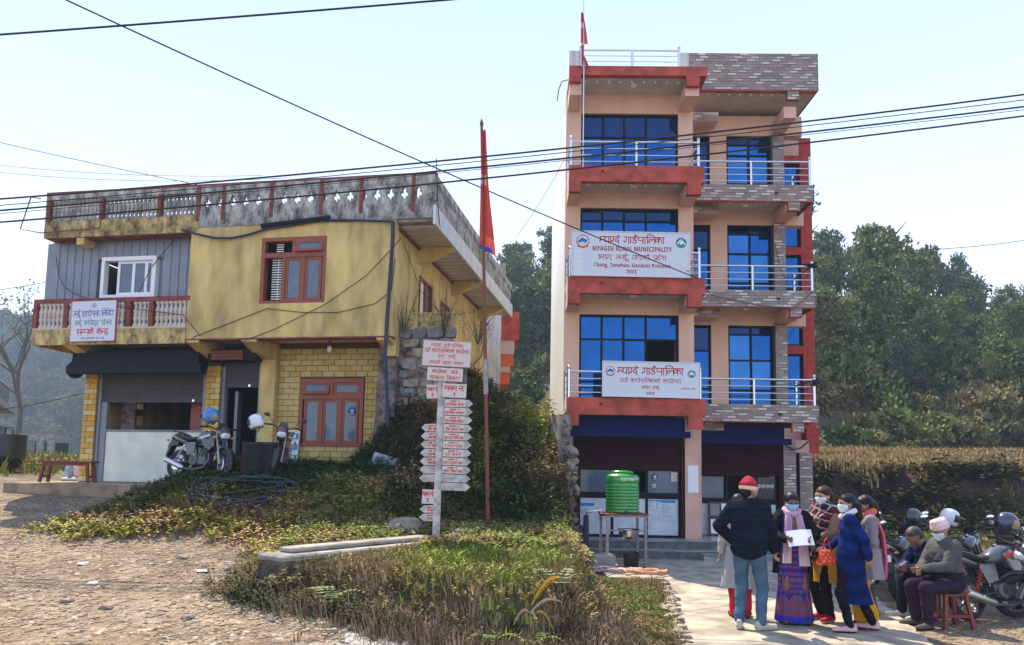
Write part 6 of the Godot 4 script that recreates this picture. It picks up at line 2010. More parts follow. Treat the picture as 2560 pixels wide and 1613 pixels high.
	# litter on the lane
	for q in [["litter", "crumpled white plastic scrap on the lane below the weeds", -5.6, 9.9, 0.06], ["litter", "flat torn white wrapper in mid lane", -4.9, 8.9, 0.05], ["litter", "pale scrap of plastic beside the weedy bank", -3.9, 9.6, 0.06]]:
		solo(q[0], MB.new().add(rock(q[4], int(q[2] * 10), 0.3), Transform3D(Basis(), V(q[2], height(q[2], -q[3]) + 0.02, -q[3]))), "paper", q[1], "litter")
	# far houses
	t = thing("concrete_house", "unfinished grey two storey concrete house at the far left edge", "house", V(-24.4, height(-24.4, -32.0) - 0.3, -32.0), 0.5)
	for q in [[0.0, 0.9], [0.0, 2.8]]: part("slab", MB.new().bx(-5.0, 1.9, q[1], q[1] + 0.3, -6.0, 1.4), "concrete", t)
	part("wall", MB.new().bx(-5.0, 0.6, -1.0, 3.0, -6.0, -0.2), "concrete", t)
	for q in [1.2, 3.1]:
		var rl := part("railing", MB.new().bx(-5.0, 1.85, q + 0.7, q + 0.75, 1.3, 1.34).bx(1.8, 1.84, q + 0.7, q + 0.75, -6.0, 1.3), "bark", t)
		for k in 8: part("baluster", MB.new().bx(1.86 - k * 0.4, 1.89 - k * 0.4, q, q + 0.7, 1.3, 1.33), "bark", rl)
		for k in 8: part("baluster", MB.new().bx(1.8, 1.83, q, q + 0.7, 0.7 - k * 0.5, 0.73 - k * 0.5), "bark", rl)
	t = thing("hut", "small roofless concrete hut among weeds at the far left", "hut", V(-35.3, height(-35.3, -55.0) - 0.2, -55.0), 0.2)
	for x in [-0.9, 0.3, 1.0]: part("wall", MB.new().bx(x - 0.22, x + 0.22, 0, 1.8, -0.3, 0.0), "concrete", t)
	part("lintel", MB.new().bx(-1.12, 1.22, 1.8, 2.25, -0.3, 0.005), "concrete", t)
	part("wall", MB.new().bx(-1.1, 1.2, 0, 1.7, -3.0, -2.8), "black_room", t)
	t = thing("white_house", "narrow white house wall beyond the yellow house's far corner", "house", V(-0.9, 3.5, -25.4), 0.1)
	part("wall", MB.new().bx(-3.0, 0.48, -1.0, 3.95, -5.0, 0.0), "white_wall", t)
	part("roof_box", MB.new().bx(-1.1, 0.58, 3.95, 5.7, -4.0, -0.2), "white_wall", t)
	part("roof_post", MB.new().bx(0.42, 0.62, 3.95, 5.72, -0.6, -0.19), "concrete", t)
	t = thing("orange_house", "far house with red and orange stepped balcony and green railings", "house", V(-0.4, 2.85, -28.5), 0.05)
	part("wall", MB.new().bx(-3.0, -0.25, -1.0, 7.2, -6.0, -0.4), "peach", t)
	part("balcony", MB.new().bx(-0.6, 0.62, 4.1, 5.2, -2.0, 0.2), "slab_red", t)
	part("slab", MB.new().bx(-0.5, 0.45, 3.55, 4.1, -2.0, 0.1), "soffit", t)
	mk("orange_paint", 0.62, 0.12, 0.035, 0.8)
	part("slab", MB.new().bx(-0.5, 0.42, 3.1, 3.55, -2.0, 0.05), "orange_paint", t)
	part("slab", MB.new().bx(-0.5, 0.3, 2.85, 3.1, -2.0, 0.0), "soffit", t)
	part("slab", MB.new().bx(-0.5, 0.3, 2.4, 2.85, -2.0, -0.05), "orange_paint", t)
	part("slab", MB.new().bx(-0.6, 0.4, 0.0, 0.3, -2.0, 0.2), "slab_red", t)
	for yy in [5.2, 0.3]:
		var rl := part("railing", MB.new().bx(-0.6, 0.6, yy + 0.55, yy + 0.6, 0.14, 0.19), "pipe_blue", t)
		for k in 7: part("baluster", MB.new().bx(-0.55 + k * 0.18, -0.52 + k * 0.18, yy, yy + 0.55, 0.15, 0.18), "pipe_blue", rl)


func make_cables() -> void:
	var line := func(label: String, P: Array, r: float, sag: float, called := "overhead_cable") -> void:
		var Q := []
		for i in P.size() - 1:
			for k in 12:
				var f := k / 12.0
				Q.append((P[i] as Vector3).lerp(P[i + 1], f) - V(0, sag * 4.0 * f * (1.0 - f), 0))
		Q.append(P[-1])
		solo(called, MB.new().tube(Q, r, 5), "cable", label, "cable", "overhead cables crossing the view")
	# five lines along the lane, 12 m away
	line.call("uppermost thick cable of the five strung along the lane", [V(-11.0, 6.0, -12), V(11.0, 8.75, -12)], 0.016, 0.2)
	line.call("second cable from the top of the five along the lane", [V(-11.0, 5.88, -12.03), V(11.0, 8.65, -12.03)], 0.008, 0.15)
	line.call("middle thick cable of the five strung along the lane", [V(-11.0, 5.81, -12.06), V(11.0, 8.54, -12.06)], 0.016, 0.15)
	line.call("fourth cable down of the five along the lane, very thin", [V(-11.0, 5.76, -12.1), V(11.0, 8.49, -12.1)], 0.006, 0.12)
	line.call("lowest thick cable of the five strung along the lane", [V(-11.0, 5.64, -12.13), V(11.0, 8.42, -12.13)], 0.016, 0.18)
	line.call("thick cable rising across the upper left sky", [V(-9.5, 7.70, -10), V(2.0, 8.88, -10)], 0.015, 0.03)
	line.call("long diagonal cable falling from the upper left to the office banner", [V(-7.9, 8.77, -9.1), V(4.04, 6.17, -16.0)], 0.012, 0.12)
	line.call("thin wire falling to the yellow house roof from the left", [V(-15.5, 10.45, -18), V(-7.2, 8.3, -16.6)], 0.009, 0.05)
	line.call("upper of two faint wires running to the yellow house roof", [V(-15.5, 9.75, -18.5), V(-6.2, 8.95, -17.5)], 0.006, 0.2)
	line.call("lower of two faint wires running to the yellow house roof", [V(-15.5, 9.55, -18.5), V(-5.6, 8.9, -17.5)], 0.006, 0.25)
	line.call("short wire touching the yellow house balcony from the far left", [V(-16.0, 5.6, -18.0), V(-11.2, 6.4, -18.0)], 0.008, 0.05)
	line.call("knotted line hung low across the haze at far left", [V(-16.0, 3.1, -18.0), V(-10.3, 3.62, -18.0)], 0.012, 0.3)
	line.call("thin wire slanting down from the office's third floor", [V(1.15, 9.3, -17), V(0.04, 7.38, -17.0)], 0.006, 0.1)
	line.call("faint wire over the trees at the right edge", [V(22.0, 14.5, -40), V(33.0, 16.2, -40)], 0.02, 0.3)
	var Y := Transform3D(Basis(Vector3.UP, -deg_to_rad(10.0)), V(-2.484, 0, -15.0))
	var wall_line := func(label: String, P: Array, r := 0.008) -> void:
		var Q := []
		for i in P.size(): Q.append(Y * P[i])
		solo("wall_cable", MB.new().tube(Q, r, 5), "cable", label, "cable")
	wall_line.call("sagging wire under the yellow house's upper window", [V(-4.5, 4.6, 0.02), V(-3.5, 4.95, 0.02), V(-2.8, 5.2, 0.02), V(-2.0, 5.1, 0.03), V(-1.2, 5.08, 0.03), V(-0.4, 5.25, 0.02), V(-0.05, 5.5, 0.03), V(0.02, 6.2, 0.03)])
	wall_line.call("long wire slanting up across the yellow front wall", [V(-3.6, 4.4, 0.02), V(-2.6, 4.75, 0.03), V(-1.5, 5.25, 0.03), V(-0.6, 5.85, 0.03), V(0.03, 6.5, 0.03), V(0.05, 6.7, -0.2)])
	wall_line.call("thin wire dangling over the grey sheet front", [V(-8.3, 6.6, -0.3), V(-8.2, 6.2, -0.3), V(-8.05, 5.9, -0.3), V(-7.8, 5.75, -0.3), V(-7.3, 5.55, -0.28)])
	wall_line.call("wire slanting down the grey sheets beside the white window", [V(-5.3, 6.9, -0.3), V(-5.8, 6.3, -0.28), V(-6.1, 5.7, -0.28)])
	wall_line.call("wire drooping across the balcony balusters to the porch", [V(-6.6, 5.35, 0.03), V(-5.5, 5.2, 0.03), V(-4.75, 5.1, 0.03), V(-4.3, 4.62, 0.03)])
	wall_line.call("wires drooping along the yellow side wall", [V(0.05, 6.6, -0.5), V(0.1, 5.9, -1.5), V(0.1, 5.75, -3.0), V(0.1, 6.0, -4.5), V(0.1, 6.6, -7.0)])
	wall_line.call("black cable bundle hanging at the side wall's far end", [V(0.1, 6.75, -8.6), V(0.12, 6.3, -8.6), V(0.1, 5.4, -8.0), V(0.1, 5.0, -7.0), V(0.3, 4.7, -6.5)], 0.02)
	wall_line.call("cable falling from the roof parapet's near corner", [V(0.83, 8.3, 0.0), V(0.86, 7.9, 0.03), V(0.9, 7.2, 0.0), V(0.86, 6.95, -0.3)], 0.01)
	var X := Transform3D(Basis(Vector3.UP, -deg_to_rad(1.0)), V(1.226, 0, -16.15))
	var office := func(label: String, P: Array, r := 0.01) -> void:
		var Q := []
		for p in P: Q.append(X * p)
		solo("wall_cable", MB.new().tube(Q, r, 5), "cable", label, "cable")
	office.call("black cable hanging down the tiled column on the second floor", [V(5.2, 7.6, -1.85), V(5.3, 7.0, -1.8), V(5.45, 6.55, -1.75), V(5.5, 6.25, -1.7)])
	office.call("slack wire along the tiled second floor balcony edge", [V(2.6, 6.35, 0.1), V(3.4, 6.05, -0.95), V(4.4, 5.85, -0.98), V(5.3, 5.75, -0.98), V(5.8, 6.2, -0.98)], 0.008)
	office.call("wire running to the blue window beside the wet red wall", [V(5.9, 6.4, -1.2), V(6.0, 5.4, -3.4), V(5.8, 3.9, -3.45)], 0.008)
	var t := thing("wire_tangle", "black knot of wire on the second floor railing's right end", "wire tangle", X * V(5.8, 6.83, -1.1))
	rng.seed = 3
	var P := []
	for k in 90: P.append(V(rng.randfn() * 0.09, rng.randfn() * 0.035, rng.randfn() * 0.05))
	part("wire", MB.new().tube(P, 0.012, 4), "cable", t)
	t = thing("wire_tangle", "black wire knot on the first floor railing's right end", "wire tangle", X * V(5.83, 4.05, -1.05))
	P = []
	for k in 50: P.append(V(rng.randfn() * 0.05, rng.randfn() * 0.05, rng.randfn() * 0.04))
	part("wire", MB.new().tube(P, 0.012, 4), "cable", t)


# ---------------------------------------------------------------- motorcycles and helmets
func section(x: float, y: float, w: float, h: float, k := 14, p := 2.4) -> PackedVector3Array:
	# a rounded cross section across the machine
	var r := PackedVector3Array()
	for i in k:
		var a := TAU * i / k
		r.append(V(x, y + signf(sin(a)) * pow(absf(sin(a)), 2.0 / p) * h * 0.5, signf(cos(a)) * pow(absf(cos(a)), 2.0 / p) * w * 0.5))
	return r


func wheel(parent: Node, at: Vector3, spin: float, front: bool) -> Node3D:
	var w := Node3D.new()
	w.name = "wheel"
	parent.add_child(w, true)
	w.transform = Transform3D(Basis(Vector3.UP, spin) * Basis(Vector3.RIGHT, PI / 2), at)
	var t := []
	var tw := 0.048 if front else 0.06
	for i in 11:
		var a := TAU * i / 10.0
		t.append(Vector2(0.25 + 0.048 * cos(a), tw * sin(a)))
	part("tyre", MB.new().lathe(t, 30, Transform3D(), false), "tyre", w)
	var m := MB.new()
	m.lathe([Vector2(0.215, -0.035), Vector2(0.2, 0.0), Vector2(0.215, 0.035), Vector2(0.208, 0.035), Vector2(0.192, 0.0), Vector2(0.208, -0.035)], 26, Transform3D(), false)
	m.lathe([Vector2(0.0, -0.06), Vector2(0.045, -0.05), Vector2(0.045, 0.05), Vector2(0.0, 0.06)], 12)
	for i in 6:
		var a := TAU * i / 6.0
		m.bar(V(cos(a) * 0.04, 0, sin(a) * 0.04), V(cos(a + 0.12) * 0.2, 0, sin(a + 0.12) * 0.2), 0.028, 0.022, Vector3.UP)
	part("rim", m, "alloy", w)
	m = MB.new().lathe([Vector2(0.06, 0.058), Vector2(0.12, 0.058), Vector2(0.12, 0.063), Vector2(0.06, 0.063)], 22, Transform3D(), false)
	for i in 8:
		var a := TAU * i / 8.0
		m.bar(V(cos(a) * 0.04, 0.06, sin(a) * 0.04), V(cos(a) * 0.07, 0.06, sin(a) * 0.07), 0.008, 0.004)
	part("brake_disc", m, "steel", w)
	return w


func make_bike(label: String, at: Vector3, yaw: float, lean: float, tank: String, trim: String, steer := 0.0, size := 0.95, mirrors := true) -> Node3D:
	var b := thing("motorcycle", label, "motorcycle", at, 0.0, "parked motorcycles")
	b.basis = Basis(Vector3.UP, yaw) * Basis(Vector3.RIGHT, lean) * Basis.from_scale(Vector3.ONE * size)
	wheel(b, V(-0.64, 0.298, 0), 0.0, false)
	var m := MB.new()
	# engine and frame
	m.cbox(V(0.02, 0.36, 0), V(0.42, 0.22, 0.24), 0.04)
	m.lathe([Vector2(0.0, -0.15), Vector2(0.1, -0.15), Vector2(0.11, -0.12), Vector2(0.11, 0.12), Vector2(0.1, 0.15), Vector2(0.0, 0.15)], 16, Transform3D(Basis(Vector3.RIGHT, PI / 2), V(-0.06, 0.36, 0)))
	for k in 6: m.cbox(V(0.15 + k * 0.012, 0.49 + k * 0.028, 0), V(0.17, 0.014, 0.19), 0.004, Basis(Vector3.BACK, -0.4))
	part("engine", m, "engine_metal", b)
	m = MB.new()
	m.tube([V(0.46, 0.84, 0), V(0.36, 0.68, 0), V(0.3, 0.36, 0), V(0.18, 0.24, 0), V(-0.2, 0.24, 0)], 0.022, 8)
	m.tube([V(0.46, 0.84, 0), V(0.0, 0.74, 0), V(-0.35, 0.70, 0), V(-0.8, 0.82, 0)], 0.02, 8)
	for s in [-1.0, 1.0]:
		m.tube([V(-0.2, 0.34, 0.1 * s), V(-0.64, 0.3, 0.1 * s)], 0.022, 8)
		m.tube([V(-0.3, 0.68, 0.08 * s), V(-0.18, 0.3, 0.1 * s)], 0.018, 8)
		m.tube([V(-0.22, 0.27, 0.06 * s), V(-0.22, 0.27, 0.26 * s)], 0.014, 6)
		m.tube([V(-0.5, 0.38, 0.06 * s), V(-0.5, 0.38, 0.22 * s)], 0.012, 6)
	m.tube([V(-0.1, 0.26, -0.1), V(-0.18, 0.02, -0.22)], 0.012, 6)
	part("frame", m, "plastic_black", b)
	for s in [-1.0, 1.0]:
		var P := []
		for k in 60: P.append(V(-0.58 + 0.16 * k / 59.0, 0.36 + 0.28 * k / 59.0, 0.13 * s) + V(cos(k * 0.75) * 0.026, 0, sin(k * 0.75) * 0.026))
		part("shock", MB.new().tube(P, 0.008, 5), "spring_red" if trim == "red" else "steel", b)
	# exhaust on the right hand side
	m = MB.new().tube([V(0.27, 0.5, 0.06), V(0.34, 0.38, 0.1), V(0.28, 0.22, 0.13), V(0.0, 0.17, 0.14), V(-0.3, 0.2, 0.15)], 0.024, 8)
	part("exhaust_pipe", m, "engine_metal", b)
	m = MB.new().tube([V(-0.28, 0.2, 0.15), V(-0.34, 0.22, 0.16), V(-0.8, 0.36, 0.17), V(-0.84, 0.37, 0.17)], [0.03, 0.055, 0.062, 0.04], 12)
	part("muffler", m, "muffler", b)
	# bodywork
	m = MB.new().loft([section(0.36, 0.78, 0.02, 0.06), section(0.34, 0.80, 0.16, 0.16), section(0.24, 0.84, 0.27, 0.24), section(0.08, 0.84, 0.29, 0.25), section(-0.06, 0.80, 0.24, 0.2), section(-0.16, 0.77, 0.16, 0.12), section(-0.2, 0.76, 0.05, 0.04)])
	part("tank", m, tank, b)
	m = MB.new().tube([V(0.08, 0.962, 0), V(0.08, 0.976, 0)], 0.035, 10)
	part("filler_cap", m, "steel", b)
	for s in [-1.0, 1.0]:
		m = MB.new().prism(PackedVector2Array([Vector2(0.36, 0.8), Vector2(0.42, 0.66), Vector2(0.3, 0.56), Vector2(0.12, 0.66), Vector2(0.05, 0.78)]), Transform3D(Basis(Vector3.UP, 0.12 * s), V(0, 0, 0.135 * s + 0.012)), 0.025)
		part("tank_shroud", m, tank, b)
		m = MB.new().prism(PackedVector2Array([Vector2(0.02, 0.84), Vector2(0.28, 0.9), Vector2(0.3, 0.87), Vector2(0.06, 0.79)]), Transform3D(Basis(Vector3.UP, 0.04 * s), V(0, -0.02, 0.142 * s + 0.006)), 0.012)
		part("stripe", m, "trim_" + trim, b)
		m = MB.new().prism(PackedVector2Array([Vector2(-0.12, 0.72), Vector2(-0.1, 0.5), Vector2(-0.3, 0.46), Vector2(-0.42, 0.68), Vector2(-0.4, 0.72)]), Transform3D(Basis(), V(0, 0, 0.1 * s + 0.012)), 0.024)
		part("side_panel", m, tank, b)
	m = MB.new().loft([section(-0.14, 0.80, 0.12, 0.05), section(-0.2, 0.80, 0.22, 0.09), section(-0.38, 0.79, 0.26, 0.09), section(-0.5, 0.83, 0.25, 0.1), section(-0.72, 0.88, 0.2, 0.1), section(-0.84, 0.9, 0.1, 0.05)])
	part("seat", m, "seat_black", b)
	m = MB.new().loft([section(-0.36, 0.70, 0.14, 0.06), section(-0.5, 0.74, 0.2, 0.12), section(-0.7, 0.80, 0.19, 0.12), section(-0.88, 0.86, 0.14, 0.1), section(-0.93, 0.87, 0.08, 0.06)])
	part("tail_cowl", m, tank, b)
	part("tail_light", MB.new().loft([section(-0.9, 0.845, 0.13, 0.1), section(-0.95, 0.84, 0.12, 0.08), section(-0.975, 0.84, 0.06, 0.04)]), "lamp_red", b)
	m = MB.new().tube([V(-0.6, 0.9, 0.12), V(-0.85, 0.97, 0.11), V(-0.97, 0.97, 0.0), V(-0.85, 0.97, -0.11), V(-0.6, 0.9, -0.12)], 0.013, 7)
	part("grab_rail", m, "plastic_black", b)
	m = MB.new().prism(PackedVector2Array([Vector2(-0.68, 0.74), Vector2(-0.92, 0.8), Vector2(-1.02, 0.46), Vector2(-0.98, 0.44), Vector2(-0.88, 0.66), Vector2(-0.7, 0.68)]), Transform3D(Basis(), V(0, 0, 0.06)), 0.12)
	part("rear_fender", m, "plastic_black", b)
	part("number_plate", MB.new().cbox(V(-0.975, 0.68, 0), V(0.012, 0.11, 0.16), 0.003, Basis(Vector3.BACK, -0.25)), "plate_white", b)
	for s in [-1.0, 1.0]: part("indicator", MB.new().blob(V(-0.9, 0.76, 0.15 * s), V(0.04, 0.022, 0.035), 8), "lamp_amber", b)
	# everything that turns with the bars
	var F := Transform3D(Basis(V(-0.4, 0.9, 0).normalized(), steer), V(0.46, 0.84, 0)) * Transform3D(Basis(), V(-0.46, -0.84, 0))
	var fw := wheel(b, F * V(0.66, 0.298, 0), 0.0, true)
	fw.transform = F * Transform3D(Basis(Vector3.RIGHT, PI / 2), V(0.66, 0.298, 0))
	m = MB.new()
	for s in [-1.0, 1.0]:
		m.tube([V(0.66, 0.3, 0.09 * s), V(0.56, 0.56, 0.09 * s)], 0.03, 10)
		m.tube([V(0.56, 0.56, 0.09 * s), V(0.43, 0.92, 0.09 * s)], 0.02, 8)
	part("fork", m, "alloy", b).transform = F
	m = MB.new()
	var R := []
	for k in 9:
		var a := lerpf(-0.35, 2.3, k / 8.0)
		var c := V(0.66 + cos(a) * 0.33, 0.30 + sin(a) * 0.33, 0)
		R.append(PackedVector3Array([c + V(0, 0, 0.07), c + V(cos(a), sin(a), 0) * 0.02, c + V(0, 0, -0.07), c - V(cos(a), sin(a), 0) * 0.008]))
	part("front_fender", m.loft(R), tank if trim != "chrome" else "plastic_black", b).transform = F
	m = MB.new().loft([section(0.44, 0.93, 0.12, 0.1), section(0.5, 0.93, 0.24, 0.22), section(0.58, 0.9, 0.22, 0.24), section(0.64, 0.87, 0.16, 0.18), section(0.66, 0.86, 0.1, 0.1)])
	part("headlamp_cowl", m, tank, b).transform = F
	part("headlamp", MB.new().loft([section(0.6, 0.86, 0.19, 0.15), section(0.655, 0.85, 0.17, 0.13), section(0.68, 0.845, 0.1, 0.07)]), "lamp_glass", b).transform = F
	part("screen", MB.new().prism(PackedVector2Array([Vector2(-0.1, 0), Vector2(0.1, 0), Vector2(0.07, 0.13), Vector2(-0.07, 0.13)]), Transform3D(Basis(Vector3.UP, PI / 2) * Basis(Vector3.RIGHT, -0.6), V(0.55, 1.0, 0)), 0.008), "dark_glass", b).transform = F
	m = MB.new().tube([V(0.32, 1.02, 0.37), V(0.36, 1.03, 0.22), V(0.42, 0.98, 0.08), V(0.42, 0.98, -0.08), V(0.36, 1.03, -0.22), V(0.32, 1.02, -0.37)], 0.012, 8)
	for s in [-1.0, 1.0]: m.tube([V(0.345, 1.03, 0.24 * s), V(0.315, 1.02, 0.39 * s)], 0.019, 8); m.tube([V(0.38, 1.03, 0.2 * s), V(0.4, 1.02, 0.37 * s)], 0.006, 5)
	part("handlebar", m, "plastic_black", b).transform = F
	for s in [-1.0, 1.0]:
		if mirrors or s > 0:
			m = MB.new().tube([V(0.36, 1.03, 0.2 * s), V(0.38, 1.14, 0.27 * s), V(0.36, 1.2, 0.34 * s)], 0.007, 6)
			m.blob(V(0.365, 1.22, 0.37 * s), V(0.018, 0.042, 0.068), 10)
			part("mirror", m, "plastic_black", b).transform = F
			part("mirror_glass", MB.new().blob(V(0.352, 1.22, 0.37 * s), V(0.01, 0.037, 0.061), 12), "mirror", b).transform = F
		part("indicator", MB.new().blob(V(0.55, 0.82, 0.18 * s), V(0.03, 0.024, 0.045), 8), "lamp_amber", b).transform = F
	return b


func cap_patch(m: MB, r: Vector3, a0: float, a1: float, e0: float, e1: float, k := 14, j := 6) -> MB:
	# part of an ellipsoid shell, azimuth from +x round y, with a little thickness
	var P := []
	for i in k + 1:
		var a := lerpf(a0, a1, float(i) / k)
		var ring := PackedVector3Array()
		for q in j + 1:
			var e := lerpf(e0, e1, float(q) / j)
			ring.append(r * V(cos(e) * cos(a), sin(e), cos(e) * sin(a)))
		for q in j + 1:
			var e := lerpf(e1, e0, float(q) / j)
			ring.append(r * 0.97 * V(cos(e) * cos(a), sin(e), cos(e) * sin(a)))
		P.append(ring)
	return m.loft(P)


func make_helmet(label: String, at: Vector3, turn: Basis, shell: String, visor: String, stripe := "") -> void:
	var h := thing("helmet", label, "helmet", at, 0.0, "motorcycle helmets")
	h.basis = turn
	var m := MB.new()
	var R := []
	for q in [[0.135, 0.0], [0.13, 0.05], [0.105, 0.1], [0.06, 0.132], [0.01, 0.142]]: R.append(Vector2(q[0], q[1]))
	m.lathe([Vector2(0.11, -0.13), Vector2(0.13, -0.09), Vector2(0.136, -0.03)] + R + [Vector2(0.0, 0.143)], 20, Transform3D(Basis.from_scale(V(1.12, 1, 0.95)), Vector3.ZERO), false)
	m.lathe([Vector2(0.11, -0.13), Vector2(0.1, -0.12), Vector2(0.1, 0.0), Vector2(0.0, 0.08)], 14, Transform3D(Basis.from_scale(V(1.12, 1, 0.95)), Vector3.ZERO), false)
	part("shell", m, shell, h)
	part("visor", cap_patch(MB.new(), V(0.162, 0.15, 0.138), -1.25, 1.25, -0.42, 0.42), visor, h)
	part("rim", MB.new().lathe([Vector2(0.114, -0.135), Vector2(0.12, -0.13), Vector2(0.114, -0.125), Vector2(0.108, -0.13), Vector2(0.114, -0.135)], 20, Transform3D(Basis.from_scale(V(1.12, 1, 0.95)), Vector3.ZERO), false), "plastic_black", h)
	if stripe:
		for s in [-0.05, 0.03]: part("stripe", cap_patch(MB.new(), V(0.156, 0.147, 0.134), PI + s - 0.03, PI + s + 0.03, 0.0, 1.3, 3, 10), stripe, h)
	part("strap", MB.new().tube([V(0, -0.1, 0.11), V(0.03, -0.2, 0.05), V(0.03, -0.2, -0.05), V(0, -0.1, -0.11)], 0.008, 5), "plastic_black", h)


func make_bikes() -> void:
	mk("tyre", 0.022, 0.021, 0.021, 0.9)
	metal(mk("alloy", 0.26, 0.26, 0.27, 0.45), 0.8)
	metal(mk("engine_metal", 0.11, 0.105, 0.10, 0.5), 0.7)
	metal(mk("muffler", 0.5, 0.5, 0.5, 0.25), 0.95)
	mk("seat_black", 0.018, 0.018, 0.02, 0.7)
	coat(mk("paint_black", 0.01, 0.012, 0.018, 0.25))
	coat(mk("paint_navy", 0.012, 0.02, 0.06, 0.25))
	coat(mk("paint_blue", 0.008, 0.13, 0.38, 0.25))
	coat(mk("paint_grey", 0.05, 0.055, 0.065, 0.3))
	coat(mk("paint_maroon", 0.09, 0.008, 0.012, 0.25))
	coat(mk("paint_silver", 0.6, 0.62, 0.66, 0.25))
	mk("trim_red", 0.5, 0.025, 0.03, 0.4)
	mk("trim_chrome", 0.5, 0.5, 0.52, 0.3)
	mk("trim_blue", 0.05, 0.2, 0.5, 0.4)
	mk("spring_red", 0.5, 0.04, 0.02, 0.5)
	coat(mk("lamp_red", 0.42, 0.01, 0.012, 0.2))
	coat(mk("lamp_amber", 0.6, 0.25, 0.05, 0.25))
	coat(mk("lamp_glass", 0.55, 0.58, 0.6, 0.1))
	metal(mk("mirror", 0.85, 0.88, 0.92, 0.03))
	mk("plate_white", 0.75, 0.7, 0.7, 0.5)
	mk("seat_blue", 0.18, 0.42, 0.62, 0.4)
	mk("visor_dark", 0.03, 0.03, 0.035, 0.06)
	mk("visor_amber", 0.32, 0.26, 0.16, 0.08)
	mk("cover_black", 0.012, 0.008, 0.010, 0.6)
	# left, in front of the yellow house
	var g := func(x: float, d: float) -> Vector3: return V(x, height(x, -d), -d)
	make_bike("black and silver sport motorcycle with chrome muffler before the white shop counter", g.call(-5.98, 14.2), -0.5, -0.17, "paint_black", "chrome", -0.3, 0.98, false)
	make_bike("dark red motorcycle facing the lane in front of the house door", g.call(-4.5, 14.35), -1.38, -0.12, "paint_maroon", "chrome", 0.1, 0.92)
	var t := thing("motorcycle_cover", "black cloth hung over the front of the dark red motorcycle", "cover", V(-4.62, 1.64, -13.62), 0.06)
	part("cloth", sheet([0.62, 0.64, 0.66], 0.62, 0.03, 2.5, func(u, v): return Color(0.02, 0.006, 0.009) if u < 0.14 else Color(0.006, 0.004, 0.005), 10, 20), vcol(mk("cover_cloth", 1, 1, 1, 0.85)), t).position = V(-0.32, 0.66, 0)
	part("cloth", MB.new().cbox(V(0, 0.62, -0.12), V(0.64, 0.06, 0.26), 0.025), "cover_black", t)
	part("cloth", MB.new().cbox(V(0.29, 0.32, -0.12), V(0.05, 0.6, 0.24), 0.02), "cover_black", t)
	make_helmet("blue helmet with pale stripes hung on the sport motorcycle's handlebar", V(-5.70, 2.80, -14.0), Basis(Vector3.UP, 0.2) * Basis(Vector3.BACK, -0.5), "paint_blue", "visor_amber", "paint_silver")
	make_helmet("white and blue helmet on the dark red motorcycle's left mirror", V(-4.83, 2.70, -13.95), Basis(Vector3.UP, 2.9) * Basis(Vector3.BACK, -0.3), "paint_silver", "visor_dark", "paint_blue")
	# right, beside the forecourt
	make_bike("black motorcycle with a round red tail lamp behind the two seated men", V(6.30, 0.0, -11.85), 0.85, -0.14, "paint_black", "red", 0.3)
	make_bike("dark motorcycle nearest the women, second from the pavement's edge", V(5.95, 0.0, -12.75), 0.75, -0.14, "paint_navy", "blue", 0.3)
	make_bike("bright blue tanked motorcycle behind the bareheaded seated man", V(6.95, 0.0, -12.9), 0.95, -0.14, "paint_blue", "chrome", 0.35)
	make_bike("black motorcycle half hidden behind the man with the cloth cap", V(7.75, 0.0, -12.5), 0.8, -0.14, "paint_black", "chrome", 0.2)
	make_bike("grey motorcycle with red flashes standing right of the wooden stool", V(6.62, 0.0, -10.1), 0.36, -0.16, "paint_grey", "red", -0.5, 1.0)
	make_bike("motorcycle cut off by the right edge, its mirror reaching in", V(7.45, 0.0, -9.95), 2.85, -0.1, "paint_black", "chrome", 0.2, 1.0)
	make_helmet("matt black helmet on a motorcycle behind the bareheaded seated man", V(6.80, 1.20, -12.6), Basis(Vector3.UP, 0.4), "paint_black", "visor_dark")
	make_helmet("white helmet with smoked visor behind the cloth cap", V(7.30, 1.22, -12.4), Basis(Vector3.UP, -0.3) * Basis(Vector3.BACK, -0.3), "paint_silver", "visor_dark")
	make_helmet("large dark blue helmet with smoked visor on the black basket", V(7.15, 1.24, -10.75), Basis(Vector3.UP, -0.35) * Basis(Vector3.BACK, -0.35), "paint_navy", "visor_amber")
	t = thing("basket", "dark woven basket holding the blue helmet behind the grey motorcycle", "basket", V(7.2, 0.62, -10.8))
	var m := MB.new().lathe([Vector2(0.0, 0.0), Vector2(0.14, 0.0), Vector2(0.17, 0.5), Vector2(0.15, 0.5), Vector2(0.12, 0.04)], 16, Transform3D(), false)
	part("body", m, "bark", t)
	for k in 7: part("hoop", MB.new().lathe([Vector2(0.145 + k * 0.0042, 0.03 + k * 0.07), Vector2(0.158 + k * 0.0042, 0.045 + k * 0.07), Vector2(0.147 + k * 0.0042, 0.06 + k * 0.07)], 16, Transform3D(), false), "cover_black", t)
	part("stand", MB.new().tube([V(0, -0.62, 0), V(0, 0.0, 0)], 0.05, 8).lathe([Vector2(0.0, -0.62), Vector2(0.18, -0.62), Vector2(0.16, -0.56), Vector2(0.0, -0.55)], 12), "bark", t)
	# stools
	t = thing("stool", "dark red wooden stool under the man in the cloth cap", "stool", V(5.52, 0.0, -9.45), 0.12)
	part("seat", MB.new().cbox(V(0, 0.455, 0), V(0.36, 0.035, 0.30), 0.008), "wood_red", t)
	for q in [[-1, -1], [1, -1], [-1, 1], [1, 1]]: part("leg", MB.new().bar(V(q[0] * 0.19, 0, q[1] * 0.16), V(q[0] * 0.13, 0.44, q[1] * 0.11), 0.042, 0.042), "wood_red", t)
